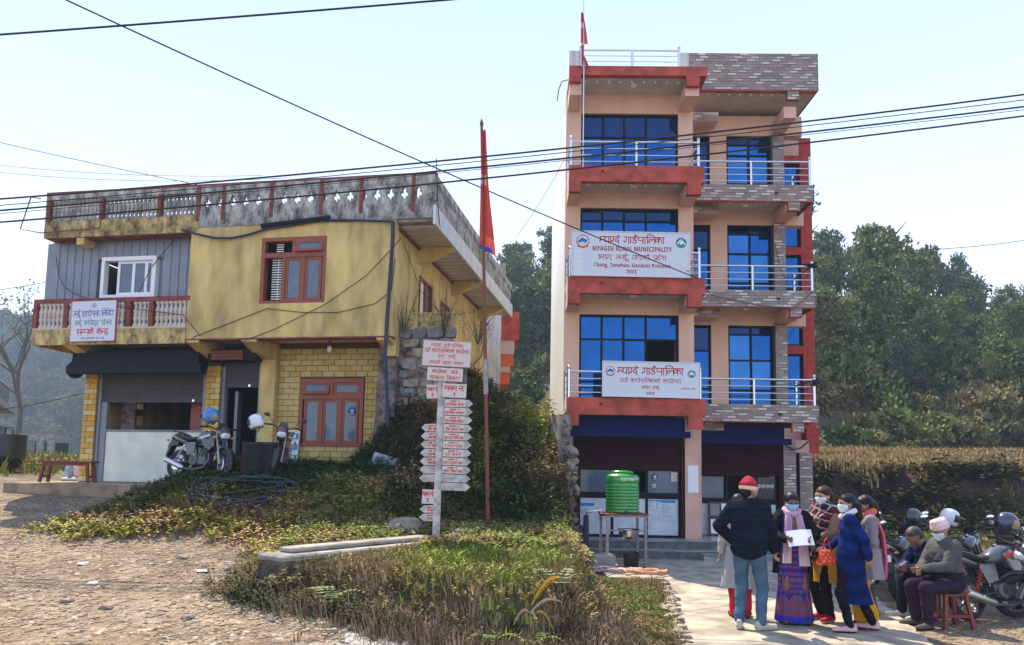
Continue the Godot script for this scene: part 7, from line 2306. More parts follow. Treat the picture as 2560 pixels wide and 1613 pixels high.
	for q in [-1, 1]:
		part("stretcher", MB.new().bar(V(q * 0.17, 0.13, -0.13), V(q * 0.17, 0.13, 0.13), 0.03, 0.035), "wood_red", t)
		part("stretcher", MB.new().bar(V(-0.165, 0.16, q * 0.14), V(0.165, 0.16, q * 0.14), 0.03, 0.035), "wood_red", t)
		part("apron", MB.new().box(V(0, 0.42, q * 0.115), V(0.26, 0.05, 0.02)), "wood_red", t)
	t = thing("stool", "low red wooden stool under the bareheaded man, mostly hidden", "stool", V(5.68, 0.0, -10.0), 0.3)
	part("seat", MB.new().cbox(V(0, 0.40, 0), V(0.34, 0.035, 0.28), 0.008), "wood_red", t)
	for q in [[-1, -1], [1, -1], [-1, 1], [1, 1]]: part("leg", MB.new().bar(V(q[0] * 0.16, 0, q[1] * 0.13), V(q[0] * 0.13, 0.39, q[1] * 0.11), 0.042, 0.042), "wood_red", t)
	t = thing("stool", "round pale blue topped stool with thin black legs behind the women", "stool", V(4.72, 0.0, -10.1))
	part("seat", MB.new().lathe([Vector2(0.0, 0.44), Vector2(0.155, 0.44), Vector2(0.17, 0.46), Vector2(0.165, 0.485), Vector2(0.0, 0.495)], 22, Transform3D(), false), "seat_blue", t)
	for k in 4:
		var a := k * PI / 2 + 0.5
		part("leg", MB.new().tube([V(cos(a) * 0.11, 0.44, sin(a) * 0.11), V(cos(a) * 0.22, 0.0, sin(a) * 0.22)], 0.012, 6), "plastic_black", t)


# ---------------------------------------------------------------- people
func skin_of(prims: Array, cell: float, clips := [], crease := 0.0, seed_ := 1) -> MB:
	# prims: [a, b, radius a, radius b, blend]; their smooth union, cut by planes [normal, distance], as a surface net
	var lo := V(1e9, 1e9, 1e9)
	var hi := -lo
	for p in prims:
		var r := maxf(p[2], p[3]) + 0.02
		lo = lo.min((p[0] as Vector3).min(p[1]) - V(r, r, r))
		hi = hi.max((p[0] as Vector3).max(p[1]) + V(r, r, r))
	lo -= V(cell, cell, cell) * 2.0
	var nx := int((hi.x - lo.x) / cell) + 3
	var ny := int((hi.y - lo.y) / cell) + 3
	var nz := int((hi.z - lo.z) / cell) + 3
	var D := PackedFloat32Array()
	D.resize(nx * ny * nz)
	D.fill(9.0)
	for p in prims:
		var a: Vector3 = p[0]
		var ab: Vector3 = (p[1] as Vector3) - a
		var l2 := maxf(ab.length_squared(), 1e-8)
		var ra: float = p[2]
		var dr: float = p[3] - ra
		var k: float = p[4] if p.size() > 4 else 0.03
		var m := maxf(ra, p[3]) + k + cell * 2.0
		var b0 := ((a.min(p[1]) - V(m, m, m) - lo) / cell).floor()
		var b1 := ((a.max(p[1]) + V(m, m, m) - lo) / cell).ceil()
		for z in range(maxi(0, int(b0.z)), mini(nz, int(b1.z) + 1)):
			for y in range(maxi(0, int(b0.y)), mini(ny, int(b1.y) + 1)):
				var row := (z * ny + y) * nx
				for x in range(maxi(0, int(b0.x)), mini(nx, int(b1.x) + 1)):
					var q := V(lo.x + x * cell, lo.y + y * cell, lo.z + z * cell) - a
					var t := clampf(q.dot(ab) / l2, 0.0, 1.0)
					var d := (q - ab * t).length() - ra - dr * t
					var e := D[row + x]
					var h := maxf(k - absf(d - e), 0.0) / k
					D[row + x] = minf(d, e) - h * h * k * 0.25
	var f := FastNoiseLite.new()
	f.seed = seed_
	f.frequency = 5.5
	if crease > 0.0 or clips.size():
		for z in nz:
			for y in ny:
				for x in nx:
					var i := (z * ny + y) * nx + x
					if absf(D[i]) > 0.06: if D[i] > 0.0: continue
					var q := V(lo.x + x * cell, lo.y + y * cell, lo.z + z * cell)
					if crease > 0.0 and absf(D[i]) < 0.05: D[i] += crease * f.get_noise_3d(q.x, q.y * 1.7, q.z)
					for c in clips: D[i] = maxf(D[i], (c[0] as Vector3).dot(q) - c[1])
	# one vertex in each cell that the surface crosses
	var id := PackedInt32Array()
	id.resize(nx * ny * nz)
	id.fill(-1)
	var P := PackedVector3Array()
	var N := PackedVector3Array()
	var off := [0, 1, nx, nx + 1, nx * ny, nx * ny + 1, nx * ny + nx, nx * ny + nx + 1]
	for z in nz - 1:
		for y in ny - 1:
			for x in nx - 1:
				var i := (z * ny + y) * nx + x
				if D[i] > cell * 2.0 or D[i] < -cell * 2.0: continue
				var mask := 0
				for k in 8: if D[i + off[k]] < 0.0: mask |= 1 << k
				if mask == 0 or mask == 255: continue
				var s := Vector3.ZERO
				var n := 0
				for e in [[0, 1], [2, 3], [4, 5], [6, 7], [0, 2], [1, 3], [4, 6], [5, 7], [0, 4], [1, 5], [2, 6], [3, 7]]:
					var da: float = D[i + off[e[0]]]
					var db: float = D[i + off[e[1]]]
					if (da < 0.0) != (db < 0.0):
						var t: float = da / (da - db)
						s += V(e[0] & 1, (e[0] >> 1) & 1, e[0] >> 2).lerp(V(e[1] & 1, (e[1] >> 1) & 1, e[1] >> 2), t)
						n += 1
				id[i] = P.size()
				P.append(lo + (V(x, y, z) + s / n) * cell)
				N.append(V(D[i + 1] - D[i] + D[i + off[7]] - D[i + off[6]], D[i + nx] - D[i] + D[i + off[7]] - D[i + off[5]], D[i + nx * ny] - D[i] + D[i + off[7]] - D[i + off[3]]).normalized())
	var b := MB.new()
	for z in range(1, nz - 1):
		for y in range(1, ny - 1):
			for x in range(1, nx - 1):
				var i := (z * ny + y) * nx + x
				if id[i] < 0 and D[i] > cell * 2.0: continue
				var ins := D[i] < 0.0
				for ax in 3:
					if (D[i + [1, nx, nx * ny][ax]] < 0.0) == ins: continue
					var u: int = [nx, nx * ny, 1][ax]
					var w: int = [nx * ny, 1, nx][ax]
					var q := [id[i], id[i - u], id[i - u - w], id[i - w]]
					if q.min() < 0: continue
					b.t3(P[q[0]], P[q[1]], P[q[2]], N[q[0]], N[q[1]], N[q[2]])
					b.t3(P[q[0]], P[q[2]], P[q[3]], N[q[0]], N[q[2]], N[q[3]])
	return b


func tint(b: MB, f: Callable) -> MB:
	for i in b.v.size(): b.c[i] = f.call(b.v[i])
	return b


var head_mesh: MB
var hand_mesh: MB


func make_head() -> void:
	# a head 0.225 m high whose centre (between the ears) is the origin; it looks along +z
	var H := [[V(0, 0.035, -0.022), V(0, 0.03, 0.018), 0.083, 0.079, 0.03], [V(0, -0.02, 0.03), V(0, -0.075, 0.052), 0.058, 0.036, 0.03], [V(0.03, -0.02, 0.045), V(-0.03, -0.02, 0.045), 0.042, 0.042, 0.03],
		[V(0, -0.088, 0.062), V(0, -0.09, 0.066), 0.024, 0.022, 0.02], [V(0, 0.008, 0.09), V(0, -0.03, 0.106), 0.009, 0.013, 0.012], [V(0.012, -0.034, 0.094), V(-0.012, -0.034, 0.094), 0.009, 0.009, 0.01],
		[V(0.045, 0.022, 0.078), V(-0.045, 0.022, 0.078), 0.012, 0.012, 0.02], [V(0.018, -0.062, 0.088), V(-0.018, -0.062, 0.088), 0.008, 0.008, 0.01], [V(0.015, -0.071, 0.086), V(-0.015, -0.071, 0.086), 0.007, 0.007, 0.008],
		[V(0.034, 0.003, 0.074), V(0.033, 0.003, 0.076), 0.013, 0.013, 0.008], [V(-0.034, 0.003, 0.074), V(-0.033, 0.003, 0.076), 0.013, 0.013, 0.008]]
	for s in [-1.0, 1.0]: H.append([V(0.078 * s, 0.012, -0.006), V(0.08 * s, -0.028, 0.0), 0.014, 0.009, 0.01])
	head_mesh = skin_of(H, 0.0055)
	# a right hand, slightly curled: wrist at the origin, fingers along -y, palm facing -x, thumb forward (+z)
	var G := [[V(0, -0.01, 0.0), V(0, -0.075, 0.012), 0.02, 0.019, 0.015], [V(0, -0.03, -0.018), V(0, -0.075, -0.024), 0.016, 0.015, 0.015]]
	for k in 4:
		var z: float = [0.028, 0.009, -0.01, -0.028][k]
		var L: float = [0.9, 1.0, 0.93, 0.74][k]
		var a := V(0, -0.082, z)
		var b2 := a + V(-0.008, -0.036 * L, 0)
		var c := b2 + V(-0.016, -0.02 * L, 0)
		G.append([a, b2, 0.0092, 0.0085, 0.006]); G.append([b2, c, 0.0085, 0.0078, 0.004]); G.append([c, c + V(-0.014, -0.008 * L, 0), 0.0078, 0.007, 0.004])
	G.append([V(-0.004, -0.028, 0.022), V(-0.014, -0.058, 0.046), 0.013, 0.0105, 0.01]); G.append([V(-0.014, -0.058, 0.046), V(-0.022, -0.086, 0.048), 0.0105, 0.008, 0.004])
	hand_mesh = skin_of(G, 0.0055)


func ik(a: Vector3, t: Vector3, l1: float, l2: float, hint: Vector3) -> Array:
	# elbow and reachable end of a two bone chain
	var d := t - a
	var L := clampf(d.length(), 0.05, (l1 + l2) * 0.995)
	d = d.normalized()
	var x := (l1 * l1 - l2 * l2 + L * L) / (2.0 * L)
	var side := (hint - d * hint.dot(d)).normalized()
	return [a + d * x + side * sqrt(maxf(l1 * l1 - x * x, 0.0)), a + d * L]


func figure(label: String, at: Vector3, yaw: float, h: float, o: Dictionary) -> Dictionary:
	# lays out the joints; o: hips, lean, hand targets (l, r), feet, knees, head turn
	var t := thing("person", label, "person", at, yaw)
	var s := h / 1.70
	var J := {"t": t, "s": s}
	var hip: Vector3 = o.get("hip", V(0, 0.92, 0)) * s
	var lean: Vector3 = o.get("lean", V(0, 0, 0.0))
	J.hip = hip
	J.waist = hip + (V(0, 0.16, 0) + lean * 0.3) * s
	J.chest = hip + (V(0, 0.36, 0) + lean * 0.7) * s
	J.neck = hip + (V(0, 0.53, 0) + lean) * s
	J.head = J.neck + (V(0, 0.135, 0.02) + lean * 0.25 + (o.get("nod", Vector3.ZERO) as Vector3)) * s
	var tw: float = o.get("twist", 0.0)
	for q in [["l", 1.0], ["r", -1.0]]:
		var k: String = q[0]
		var g: float = q[1]
		J["sh_" + k] = J.neck + (Basis(Vector3.UP, tw) * V((0.172 if o.get("male", false) else 0.155) * g, -0.045, -0.01)) * s
		var tgt: Vector3 = o.get("hand_" + k, V(0.25 * g, 0.80, 0.05)) * s
		var e := ik(J["sh_" + k], tgt, 0.285 * s, 0.25 * s, o.get("elbow_" + k, V(0.5 * g, -0.3, -0.8)))
		J["el_" + k] = e[0]
		J["wr_" + k] = e[1]
		J["hp_" + k] = hip + V(0.09 * g, -0.02, 0) * s
		var ft: Vector3 = o.get("foot_" + k, V(0.1 * g, 0.0, 0.02)) * s
		var kn := ik(J["hp_" + k], ft + V(0, 0.08, 0) * s, 0.43 * s, 0.42 * s, o.get("knee_" + k, V(0.1 * g, 0.0, 1.0)))
		J["kn_" + k] = kn[0]
		J["an_" + k] = kn[1]
		J["toe_" + k] = kn[1] + (o.get("toe_" + k, V(0.04 * g, 0, 0.16)) as Vector3) * s + V(0, -0.045, 0) * s
	# the body: one skin from head to foot
	var B := [[J.hip + V(0.07, 0, 0) * s, J.hip - V(0.07, 0, 0) * s, 0.105 * s, 0.105 * s, 0.05], [J.hip, J.waist, 0.115 * s, 0.11 * s, 0.05], [J.waist, J.chest, 0.11 * s, 0.125 * s, 0.05], [J.sh_l.lerp(J.neck, 0.35) - V(0, 0.05, 0), J.sh_r.lerp(J.neck, 0.35) - V(0, 0.05, 0), 0.08 * s, 0.08 * s, 0.05], [J.neck - V(0, 0.05, 0) * s, J.head - V(0, 0.04, 0) * s, 0.054 * s, 0.05 * s, 0.03], [J.head + V(0, 0.01, 0), J.head + V(0, 0.02, 0), 0.07 * s, 0.07 * s, 0.02]]
	for k in ["l", "r"]:
		B.append([J["sh_" + k], J["el_" + k], 0.05 * s, 0.038 * s, 0.03])
		B.append([J["el_" + k], J["wr_" + k], 0.037 * s, 0.026 * s, 0.02])
		B.append([J["hp_" + k], J["kn_" + k], 0.078 * s, 0.05 * s, 0.03])
		B.append([J["kn_" + k], J["an_" + k], 0.05 * s, 0.034 * s, 0.02])
		B.append([J["an_" + k] - V(0, 0.03, 0) * s, J["toe_" + k], 0.036 * s, 0.028 * s, 0.02])
	var b := skin_of(B, 0.019)
	var skin: Color = o.get("skin", Color(0.30, 0.155, 0.095))
	tint(b, func(_p): return skin)
	var look := Basis(Vector3.UP, o.get("look", 0.0)) * Basis(Vector3.RIGHT, o.get("down", 0.0)) * Basis(Vector3.BACK, o.get("tilt", 0.0))
	J.HX = Transform3D(look * Basis.from_scale(Vector3.ONE * s * 1.02), J.head)
	var hm := MB.new().add(head_mesh)
	tint(hm, func(p: Vector3) -> Color:
		var e := Vector2(absf(p.x) - 0.033, p.y - 0.004)
		if p.z > 0.075 and e.length() < 0.008: return Color(0.02, 0.015, 0.012)
		if p.z > 0.07 and absf(e.x) < 0.017 and absf(p.y - 0.023) < 0.005: return Color(0.03, 0.02, 0.015)
		if p.z > 0.075 and absf(p.x) < 0.026 and absf(p.y + 0.066) < 0.008: return skin * Color(1.0, 0.62, 0.62)
		return skin)
	b.add(hm, J.HX)
	for q in [["l", 1.0], ["r", -1.0]]:
		var k: String = q[0]
		if o.get("hide_hand", "") == k: continue
		var d: Vector3 = (o["point_" + k] as Vector3).normalized() if o.has("point_" + k) else (J["wr_" + k] - J["el_" + k]).normalized()
		var th: Vector3 = o.get("thumb_" + k, V(0, 0.3, 1))
		th = (th - d * th.dot(d)).normalized()
		var HB := Basis((-d).cross(th) * 1.0, -d, th)
		if q[1] > 0.0: HB = HB * Basis.from_scale(V(-1, 1, 1))
		var hm2 := MB.new().add(hand_mesh)
		tint(hm2, func(_p): return skin)
		var w0 := b.v.size()
		b.add(hm2, Transform3D(HB.scaled(Vector3.ONE * s), J["wr_" + k]))
		if q[1] > 0.0:
			for i in range(w0, b.v.size()):
				b.n[i] = (HB * hm2.n[i - w0]).normalized()
			for i in range(w0, b.v.size(), 3):
				var sw := b.v[i + 1]; b.v[i + 1] = b.v[i + 2]; b.v[i + 2] = sw
				var sn := b.n[i + 1]; b.n[i + 1] = b.n[i + 2]; b.n[i + 2] = sn
	part("body", b, "skin", t)
	return J


func cloth_part(J: Dictionary, called: String, prims: Array, col, clips := [], crease := 0.012, cell := 0.013) -> MeshInstance3D:
	var b := skin_of(prims, cell, clips, crease, called.length() + int(J.s * 1000.0))
	if col is Callable: tint(b, col)
	else:
		tint(b, func(p: Vector3) -> Color: return col)
	return part(called, b, "cloth", J.t)


func sleeves(J: Dictionary, r: float, cuff := 0.9) -> Array:
	var s: float = J.s
	var P := []
	for k in ["l", "r"]:
		P.append([J["sh_" + k], J["el_" + k], (0.056 + r) * s, (0.046 + r) * s, 0.018])
		P.append([J["el_" + k], J["el_" + k].lerp(J["wr_" + k], cuff), (0.046 + r) * s, (0.034 + r) * s, 0.012])
	return P


func torso(J: Dictionary, r: float, low := 0.0) -> Array:
	var s: float = J.s
	var out: Vector3 = (J.sh_l - J.sh_r).normalized()
	var c: Vector3 = J.chest
	return [[J.sh_l.lerp(J.neck, 0.25) - V(0, 0.03, 0), J.sh_r.lerp(J.neck, 0.25) - V(0, 0.03, 0), (0.07 + r) * s, (0.07 + r) * s, 0.05], [c + out * 0.06 * s, J.waist + out * 0.055 * s, (0.105 + r) * s, (0.10 + r) * s, 0.06], [c - out * 0.06 * s, J.waist - out * 0.055 * s, (0.105 + r) * s, (0.10 + r) * s, 0.06], [J.waist + out * 0.05 * s, J.hip + V(0, low, 0) * s + out * 0.06 * s, (0.10 + r) * s, (0.105 + r) * s, 0.05], [J.waist - out * 0.05 * s, J.hip + V(0, low, 0) * s - out * 0.06 * s, (0.10 + r) * s, (0.105 + r) * s, 0.05]]


func trousers(J: Dictionary, col, r := 0.012, hem := 0.95, flare := 0.0) -> void:
	var s: float = J.s
	var P := [[J.hip + V(0.07, 0.0, 0) * s, J.hip + V(-0.07, 0.0, 0) * s, (0.11 + minf(r, 0.012)) * s, (0.11 + minf(r, 0.012)) * s, 0.05], [J.hip + V(0.045, 0.09, 0) * s, J.hip + V(-0.045, 0.09, 0) * s, 0.108 * s, 0.108 * s, 0.05]]
	for k in ["l", "r"]:
		P.append([J["hp_" + k], J["kn_" + k], (0.085 + r) * s, (0.058 + r + flare * 0.4) * s, 0.03])
		P.append([J["kn_" + k], J["kn_" + k].lerp(J["an_" + k], hem), (0.058 + r + flare * 0.4) * s, (0.044 + r + flare) * s, 0.02])
	cloth_part(J, "trousers", P, col, [], 0.014)


func shoes(J: Dictionary, col: Color, sole: Color, called := "shoe") -> void:
	var s: float = J.s
	for k in ["l", "r"]:
		var a: Vector3 = J["an_" + k]
		var q: Vector3 = J["toe_" + k]
		var d := ((q - a) * V(1, 0, 1)).normalized()
		var floor_y: float = a.y - 0.078 * s
		var heel := V(a.x, floor_y + 0.04 * s, a.z) - d * 0.045 * s
		var toe := V(q.x, floor_y + 0.033 * s, q.z) + d * 0.02 * s
		var b := skin_of([[heel, toe, 0.042 * s, 0.034 * s, 0.02], [heel + V(0, 0.045, 0) * s, heel.lerp(toe, 0.4) + V(0, 0.02, 0) * s, 0.034 * s, 0.03 * s, 0.02]], 0.012, [[Vector3.DOWN, -floor_y]])
		tint(b, func(p: Vector3) -> Color: return sole if p.y < floor_y + 0.024 * s else col)
		part(called, b, "cloth", J.t)


func skirt(J: Dictionary, called: String, rings: Array, folds: int, depth: float, col: Callable) -> void:
	# rings: [centre, half width, half depth]; folds deepen towards the hem
	var R := []
	var n := rings.size()
	var rr := []
	for i in (n - 1) * 14 + 1:
		var k := mini(i / 14, n - 2)
		var f := (i - k * 14) / 14.0
		rr.append([(rings[k][0] as Vector3).lerp(rings[k + 1][0], f), lerpf(rings[k][1], rings[k + 1][1], f), lerpf(rings[k][2], rings[k + 1][2], f), float(i) / ((n - 1) * 14)])
	for q in rr:
		var ring := PackedVector3Array()
		for j in 96:
			var a := TAU * j / 96.0
			var m: float = 1.0 + depth * q[3] * (sin(a * folds + q[3] * 1.5) + 0.5 * sin(a * (folds * 1.7) + 2.0))
			ring.append(q[0] + V(cos(a) * q[1] * m, 0, sin(a) * q[2] * m))
		R.append(ring)
	var b := MB.new().loft(R)
	tint(b, col)
	part(called, b, "cloth", J.t)


func hair(J: Dictionary, col: Color, back: Array, line := 0.035, wide := 0.0) -> void:
	# a cap of hair over the skull plus locks, buns or a ponytail in head space
	var X: Transform3D = J.HX
	var P := [[V(0, 0.042, -0.024), V(0, 0.04, 0.012), 0.092 + wide, 0.086 + wide, 0.03], [V(0.04, 0.0, -0.045), V(-0.04, 0.0, -0.045), 0.058 + wide, 0.058 + wide, 0.03]] + back
	var b := skin_of(P, 0.0085, [[V(0, -0.62, 0.78).normalized(), line - 0.004], [V(0, -1, 0.25).normalized(), 0.32 if back.size() else 0.055]], 0.008)
	tint(b, func(p: Vector3) -> Color: return col * (0.8 + 0.5 * absf(sin(p.x * 160.0 + p.y * 40.0))))
	var o := part("hair", b, "hair", J.t)
	o.transform = X


func mask(J: Dictionary, col: Color) -> void:
	var P := [[V(0, -0.02, 0.032), V(0, -0.075, 0.054), 0.066, 0.044, 0.03], [V(0.032, -0.02, 0.045), V(-0.032, -0.02, 0.045), 0.05, 0.05, 0.03], [V(0, -0.01, 0.098), V(0, -0.05, 0.104), 0.014, 0.016, 0.03]]
	var b := skin_of(P, 0.006, [[V(0, 1, -0.12).normalized(), -0.013], [V(0, 0, -1), -0.03], [V(0, -1, 0.0), 0.098]], 0.003)
	tint(b, func(p: Vector3) -> Color: return col * (0.86 if absf(fmod(p.y + 1.0, 0.018) - 0.009) < 0.002 else 1.0))
	var o := part("mask", b, "cloth", J.t)
	o.transform = J.HX
	var e := MB.new()
	for s in [-1.0, 1.0]:
		e.tube([V(0.062 * s, -0.02, 0.06), V(0.086 * s, 0.005, 0.01), V(0.088 * s, 0.012, -0.012)], 0.0022, 4)
		e.tube([V(0.055 * s, -0.085, 0.05), V(0.08 * s, -0.045, 0.01), V(0.088 * s, -0.02, -0.012)], 0.0022, 4)
	part("ear_loop", e, "paper", J.t).transform = J.HX


func scarf(J: Dictionary, col: Callable, ends: Array, r := 0.045) -> void:
	# a wrap round the neck and hanging ends given as point lists
	var s: float = J.s
	var P := []
	var n: Vector3 = J.neck
	for k in 10:
		var a := TAU * k / 10.0
		var b := TAU * (k + 1) / 10.0
		P.append([n + V(cos(a) * 0.085, 0.015 - 0.045 * sin(a), sin(a) * 0.075 + 0.01) * s, n + V(cos(b) * 0.085, 0.015 - 0.045 * sin(b), sin(b) * 0.075 + 0.01) * s, r * s, r * s, 0.03])
	var b := skin_of(P, 0.012, [], 0.014)
	for e in ends:
		var R := []
		for i in e.size():
			var p: Vector3 = e[i][0] * s
			var w: float = e[i][1] * s
			var ring := PackedVector3Array()
			for j in 16:
				var a := TAU * j / 16.0
				ring.append(p + V(cos(a) * w, 0, sin(a) * 0.018 * s + 0.01 * sin(cos(a) * 7.0) * s))
			R.append(ring)
		b.loft(R)
	tint(b, col)
	part("scarf", b, "cloth", J.t)


func make_people() -> void:
	mk("skin", 1, 1, 1, 0.6)
	vcol(M.skin)
	M.skin.subsurf_scatter_enabled = true
	M.skin.subsurf_scatter_strength = 0.05
	vcol(mk("hair", 1, 1, 1, 0.5))
	M.cloth.metallic_specular = 0.2
	M.hair.metallic_specular = 0.3
	bump(M.cloth, tone(61, 0.12, 3, 0.0, 1.0), 0.25)
	M.cloth.uv1_triplanar = true
	M.cloth.uv1_scale = Vector3.ONE * 3.0
	make_head()
	var fl := 0.024
	var black := Color(0.012, 0.011, 0.014)
	# 1 man in a navy quilted jacket, seen from behind
	var J := figure("man in navy quilted jacket and maroon cream cap, seen from behind", V(2.86, fl, -8.95), 2.62, 1.74, {"male": true, "skin": Color(0.36, 0.2, 0.13), "hand_l": V(0.20, 1.0, 0.08), "elbow_l": V(1.0, -0.2, -0.5), "hand_r": V(-0.25, 0.86, 0.2), "elbow_r": V(-0.6, -0.3, -0.7), "foot_l": V(0.12, 0, 0.0), "foot_r": V(-0.12, 0, 0.03), "look": -0.5, "down": 0.1, "hide_hand": "l", "toe_r": V(-0.11, 0, 0.13)})
	var s: float = J.s
	trousers(J, func(p: Vector3) -> Color: return mixc(Color(0.045, 0.085, 0.15), Color(0.085, 0.145, 0.22), 0.5 + 0.5 * sin(p.y * 26.0 + p.x * 14.0) * 0.5), 0.014)
	shoes(J, Color(0.42, 0.38, 0.31), Color(0.5, 0.48, 0.42))
	var P := torso(J, 0.046, 0.02) + sleeves(J, 0.026, 0.95)
	P.append([J.neck + V(0.05, 0.0, -0.02) * s, J.neck + V(-0.05, 0.0, -0.02) * s, 0.06 * s, 0.06 * s, 0.03])
	cloth_part(J, "jacket", P, func(p: Vector3) -> Color: return Color(0.011, 0.012, 0.026) * (0.65 if absf(fmod(p.y + 5.0, 0.075) - 0.0375) < 0.006 else 1.0), [[Vector3.DOWN, -0.80 * s], [V(0, 1, 0.2).normalized(), (J.neck.y + 0.07)]], 0.010)
	var cap := skin_of([[V(0, 0.05, -0.02), V(0, 0.055, 0.012), 0.1, 0.094, 0.03], [V(0, 0.09, -0.02), V(0, 0.125, -0.015), 0.075, 0.05, 0.04]], 0.008, [[V(0, -1, -0.12).normalized(), -0.005]], 0.008)
	tint(cap, func(p: Vector3) -> Color: return Color(0.62, 0.52, 0.36) if p.y < 0.06 else (Color(0.26, 0.012, 0.02) if p.y < 0.085 else Color(0.36, 0.03, 0.04)))
	part("cap", cap, "cloth", J.t).transform = J.HX
	part("hair", tint(skin_of([[V(0, 0.02, -0.03), V(0, -0.01, -0.045), 0.082, 0.066, 0.03]], 0.01, [[V(0, 0, 1), -0.02]], 0.004), func(_p): return black), "hair", J.t).transform = J.HX
	# 2 woman almost hidden behind him
	J = figure("woman in pale grey kurta and red trousers half hidden behind the man", V(2.98, fl, -9.7), 2.9, 1.56, {"hand_l": V(0.27, 0.82, 0.05), "foot_l": V(0.09, 0, 0.0), "foot_r": V(-0.09, 0, 0.0), "look": -0.7})
	s = J.s
	trousers(J, Color(0.46, 0.025, 0.04), 0.012)
	shoes(J, Color(0.25, 0.03, 0.03), black)
	cloth_part(J, "kurta", torso(J, 0.02) + sleeves(J, 0.02), Color(0.40, 0.38, 0.38))
	skirt(J, "kurta_skirt", [[J.hip + V(0, 0.06, 0), 0.19 * s, 0.15 * s], [V(0, 0.62, 0) * s, 0.23 * s, 0.17 * s], [V(0, 0.42, 0) * s, 0.25 * s, 0.18 * s]], 9, 0.05, func(_p): return Color(0.36, 0.33, 0.36))
	hair(J, black, [[V(0, -0.02, -0.085), V(0, -0.06, -0.09), 0.04, 0.035, 0.03]])
	# 3 woman in a purple sari reading a sheet
	J = figure("woman in purple patterned sari, black jacket and blue mask reading a sheet", V(3.56, fl, -9.44), -0.12, 1.60, {"hand_l": V(0.155, 1.10, 0.31), "hand_r": V(-0.155, 1.10, 0.31), "elbow_l": V(0.8, -0.6, -0.2), "elbow_r": V(-0.8, -0.6, -0.2), "point_l": V(-0.5, 0.15, 0.8), "point_r": V(0.5, 0.15, 0.8), "thumb_l": V(0, 1, 0), "thumb_r": V(0, 1, 0), "down": 0.32, "skin": Color(0.20, 0.095, 0.06)})
	s = J.s
	var sari := func(p: Vector3) -> Color:
		var y: float = p.y / s
		var a := atan2(p.x, p.z)
		if y < 0.17: return Color(0.03, 0.04, 0.36) if y < 0.11 else Color(0.20, 0.055, 0.10)
		if y < 0.30 and y > 0.2: return Color(0.19, 0.06, 0.12)
		var u := fmod(a * 7.0 + floor(y * 13.0) * 0.5 + 50.0, 1.0) - 0.5
		var w := fmod(y * 13.0, 1.0) - 0.5
		return Color(0.26, 0.13, 0.12) if u * u + w * w < 0.07 else mixc(Color(0.075, 0.018, 0.16), Color(0.035, 0.03, 0.26), 0.5 + 0.5 * sin(a * 5.0))
	skirt(J, "sari", [[J.hip + V(0, 0.14, 0), 0.155 * s, 0.12 * s], [J.hip, 0.19 * s, 0.15 * s], [V(0, 0.5, 0.02) * s, 0.19 * s, 0.16 * s], [V(0, 0.03, 0.03) * s, 0.235 * s, 0.2 * s]], 11, 0.07, sari)
	cloth_part(J, "blouse", torso(J, 0.006), Color(0.04, 0.03, 0.22))
	P = []
	for g in [[J.sh_l, 1.0], [J.sh_r, -1.0]]:
		var a: Vector3 = g[0]
		P.append([a + V(-0.02 * g[1], -0.02, -0.02) * s, V(0.13 * g[1], 1.1, -0.03) * s, 0.085 * s, 0.085 * s, 0.04])
		P.append([V(0.13 * g[1], 1.1, -0.03) * s, V(0.185 * g[1], 0.66, -0.02) * s, 0.085 * s, 0.075 * s, 0.05])
	P.append([V(0.06, 1.3, -0.06) * s, V(0.08, 0.72, -0.06) * s, 0.1 * s, 0.1 * s, 0.05]); P.append([V(-0.06, 1.3, -0.06) * s, V(-0.08, 0.72, -0.06) * s, 0.1 * s, 0.1 * s, 0.05])
	cloth_part(J, "jacket", P + sleeves(J, 0.022, 0.92), func(p: Vector3) -> Color: return black * (0.6 if absf(fmod(p.y + 5.0, 0.05) - 0.025) < 0.005 else 1.1), [[Vector3.DOWN, -0.64 * s]], 0.02)
	var pink := func(p: Vector3) -> Color: return mixc(Color(0.62, 0.40, 0.47), Color(0.42, 0.2, 0.36), 0.5 + 0.5 * sin(p.y * 60.0) * sin(p.x * 70.0 + p.y * 20.0)) if p.y / s > 0.86 else Color(0.66, 0.56, 0.52)
	scarf(J, pink, [[[V(0.06, 1.42, 0.1), 0.045], [V(0.09, 1.2, 0.155), 0.055], [V(0.10, 0.95, 0.165), 0.065], [V(0.115, 0.76, 0.17), 0.07]], [[V(-0.06, 1.42, 0.1), 0.045], [V(-0.09, 1.2, 0.155), 0.05], [V(-0.1, 0.98, 0.16), 0.055], [V(-0.11, 0.79, 0.165), 0.055]]], 0.036)
	shoes(J, Color(0.14, 0.05, 0.04), black, "sandal")
	hair(J, black, [[V(0, 0.0, -0.1), V(0, -0.03, -0.105), 0.045, 0.04, 0.03]])
	mask(J, Color(0.36, 0.62, 0.82))
	var pp := thing("paper_sheet", "white sheet of paper held up by the woman in purple", "paper", J.t.transform * (V(0.01, 1.145, 0.375) * s), -0.2)
	pp.rotation.x = -0.55
	pp.rotation.z = 0.12
	var pm := MB.new()
	for k in 8:
		var a := lerpf(-0.15, 0.15, k / 8.0)
		var c := lerpf(-0.15, 0.15, (k + 1) / 8.0)
		for z in [0.0, -0.001]: pm.quad(V(a, -0.105, z - a * a * 0.9), V(c, -0.105, z - c * c * 0.9), V(c, 0.105, z - c * c * 0.9), V(a, 0.105, z - a * a * 0.9), Vector3.BACK if z == 0.0 else Vector3.FORWARD)
	part("sheet", pm, "paper", pp)
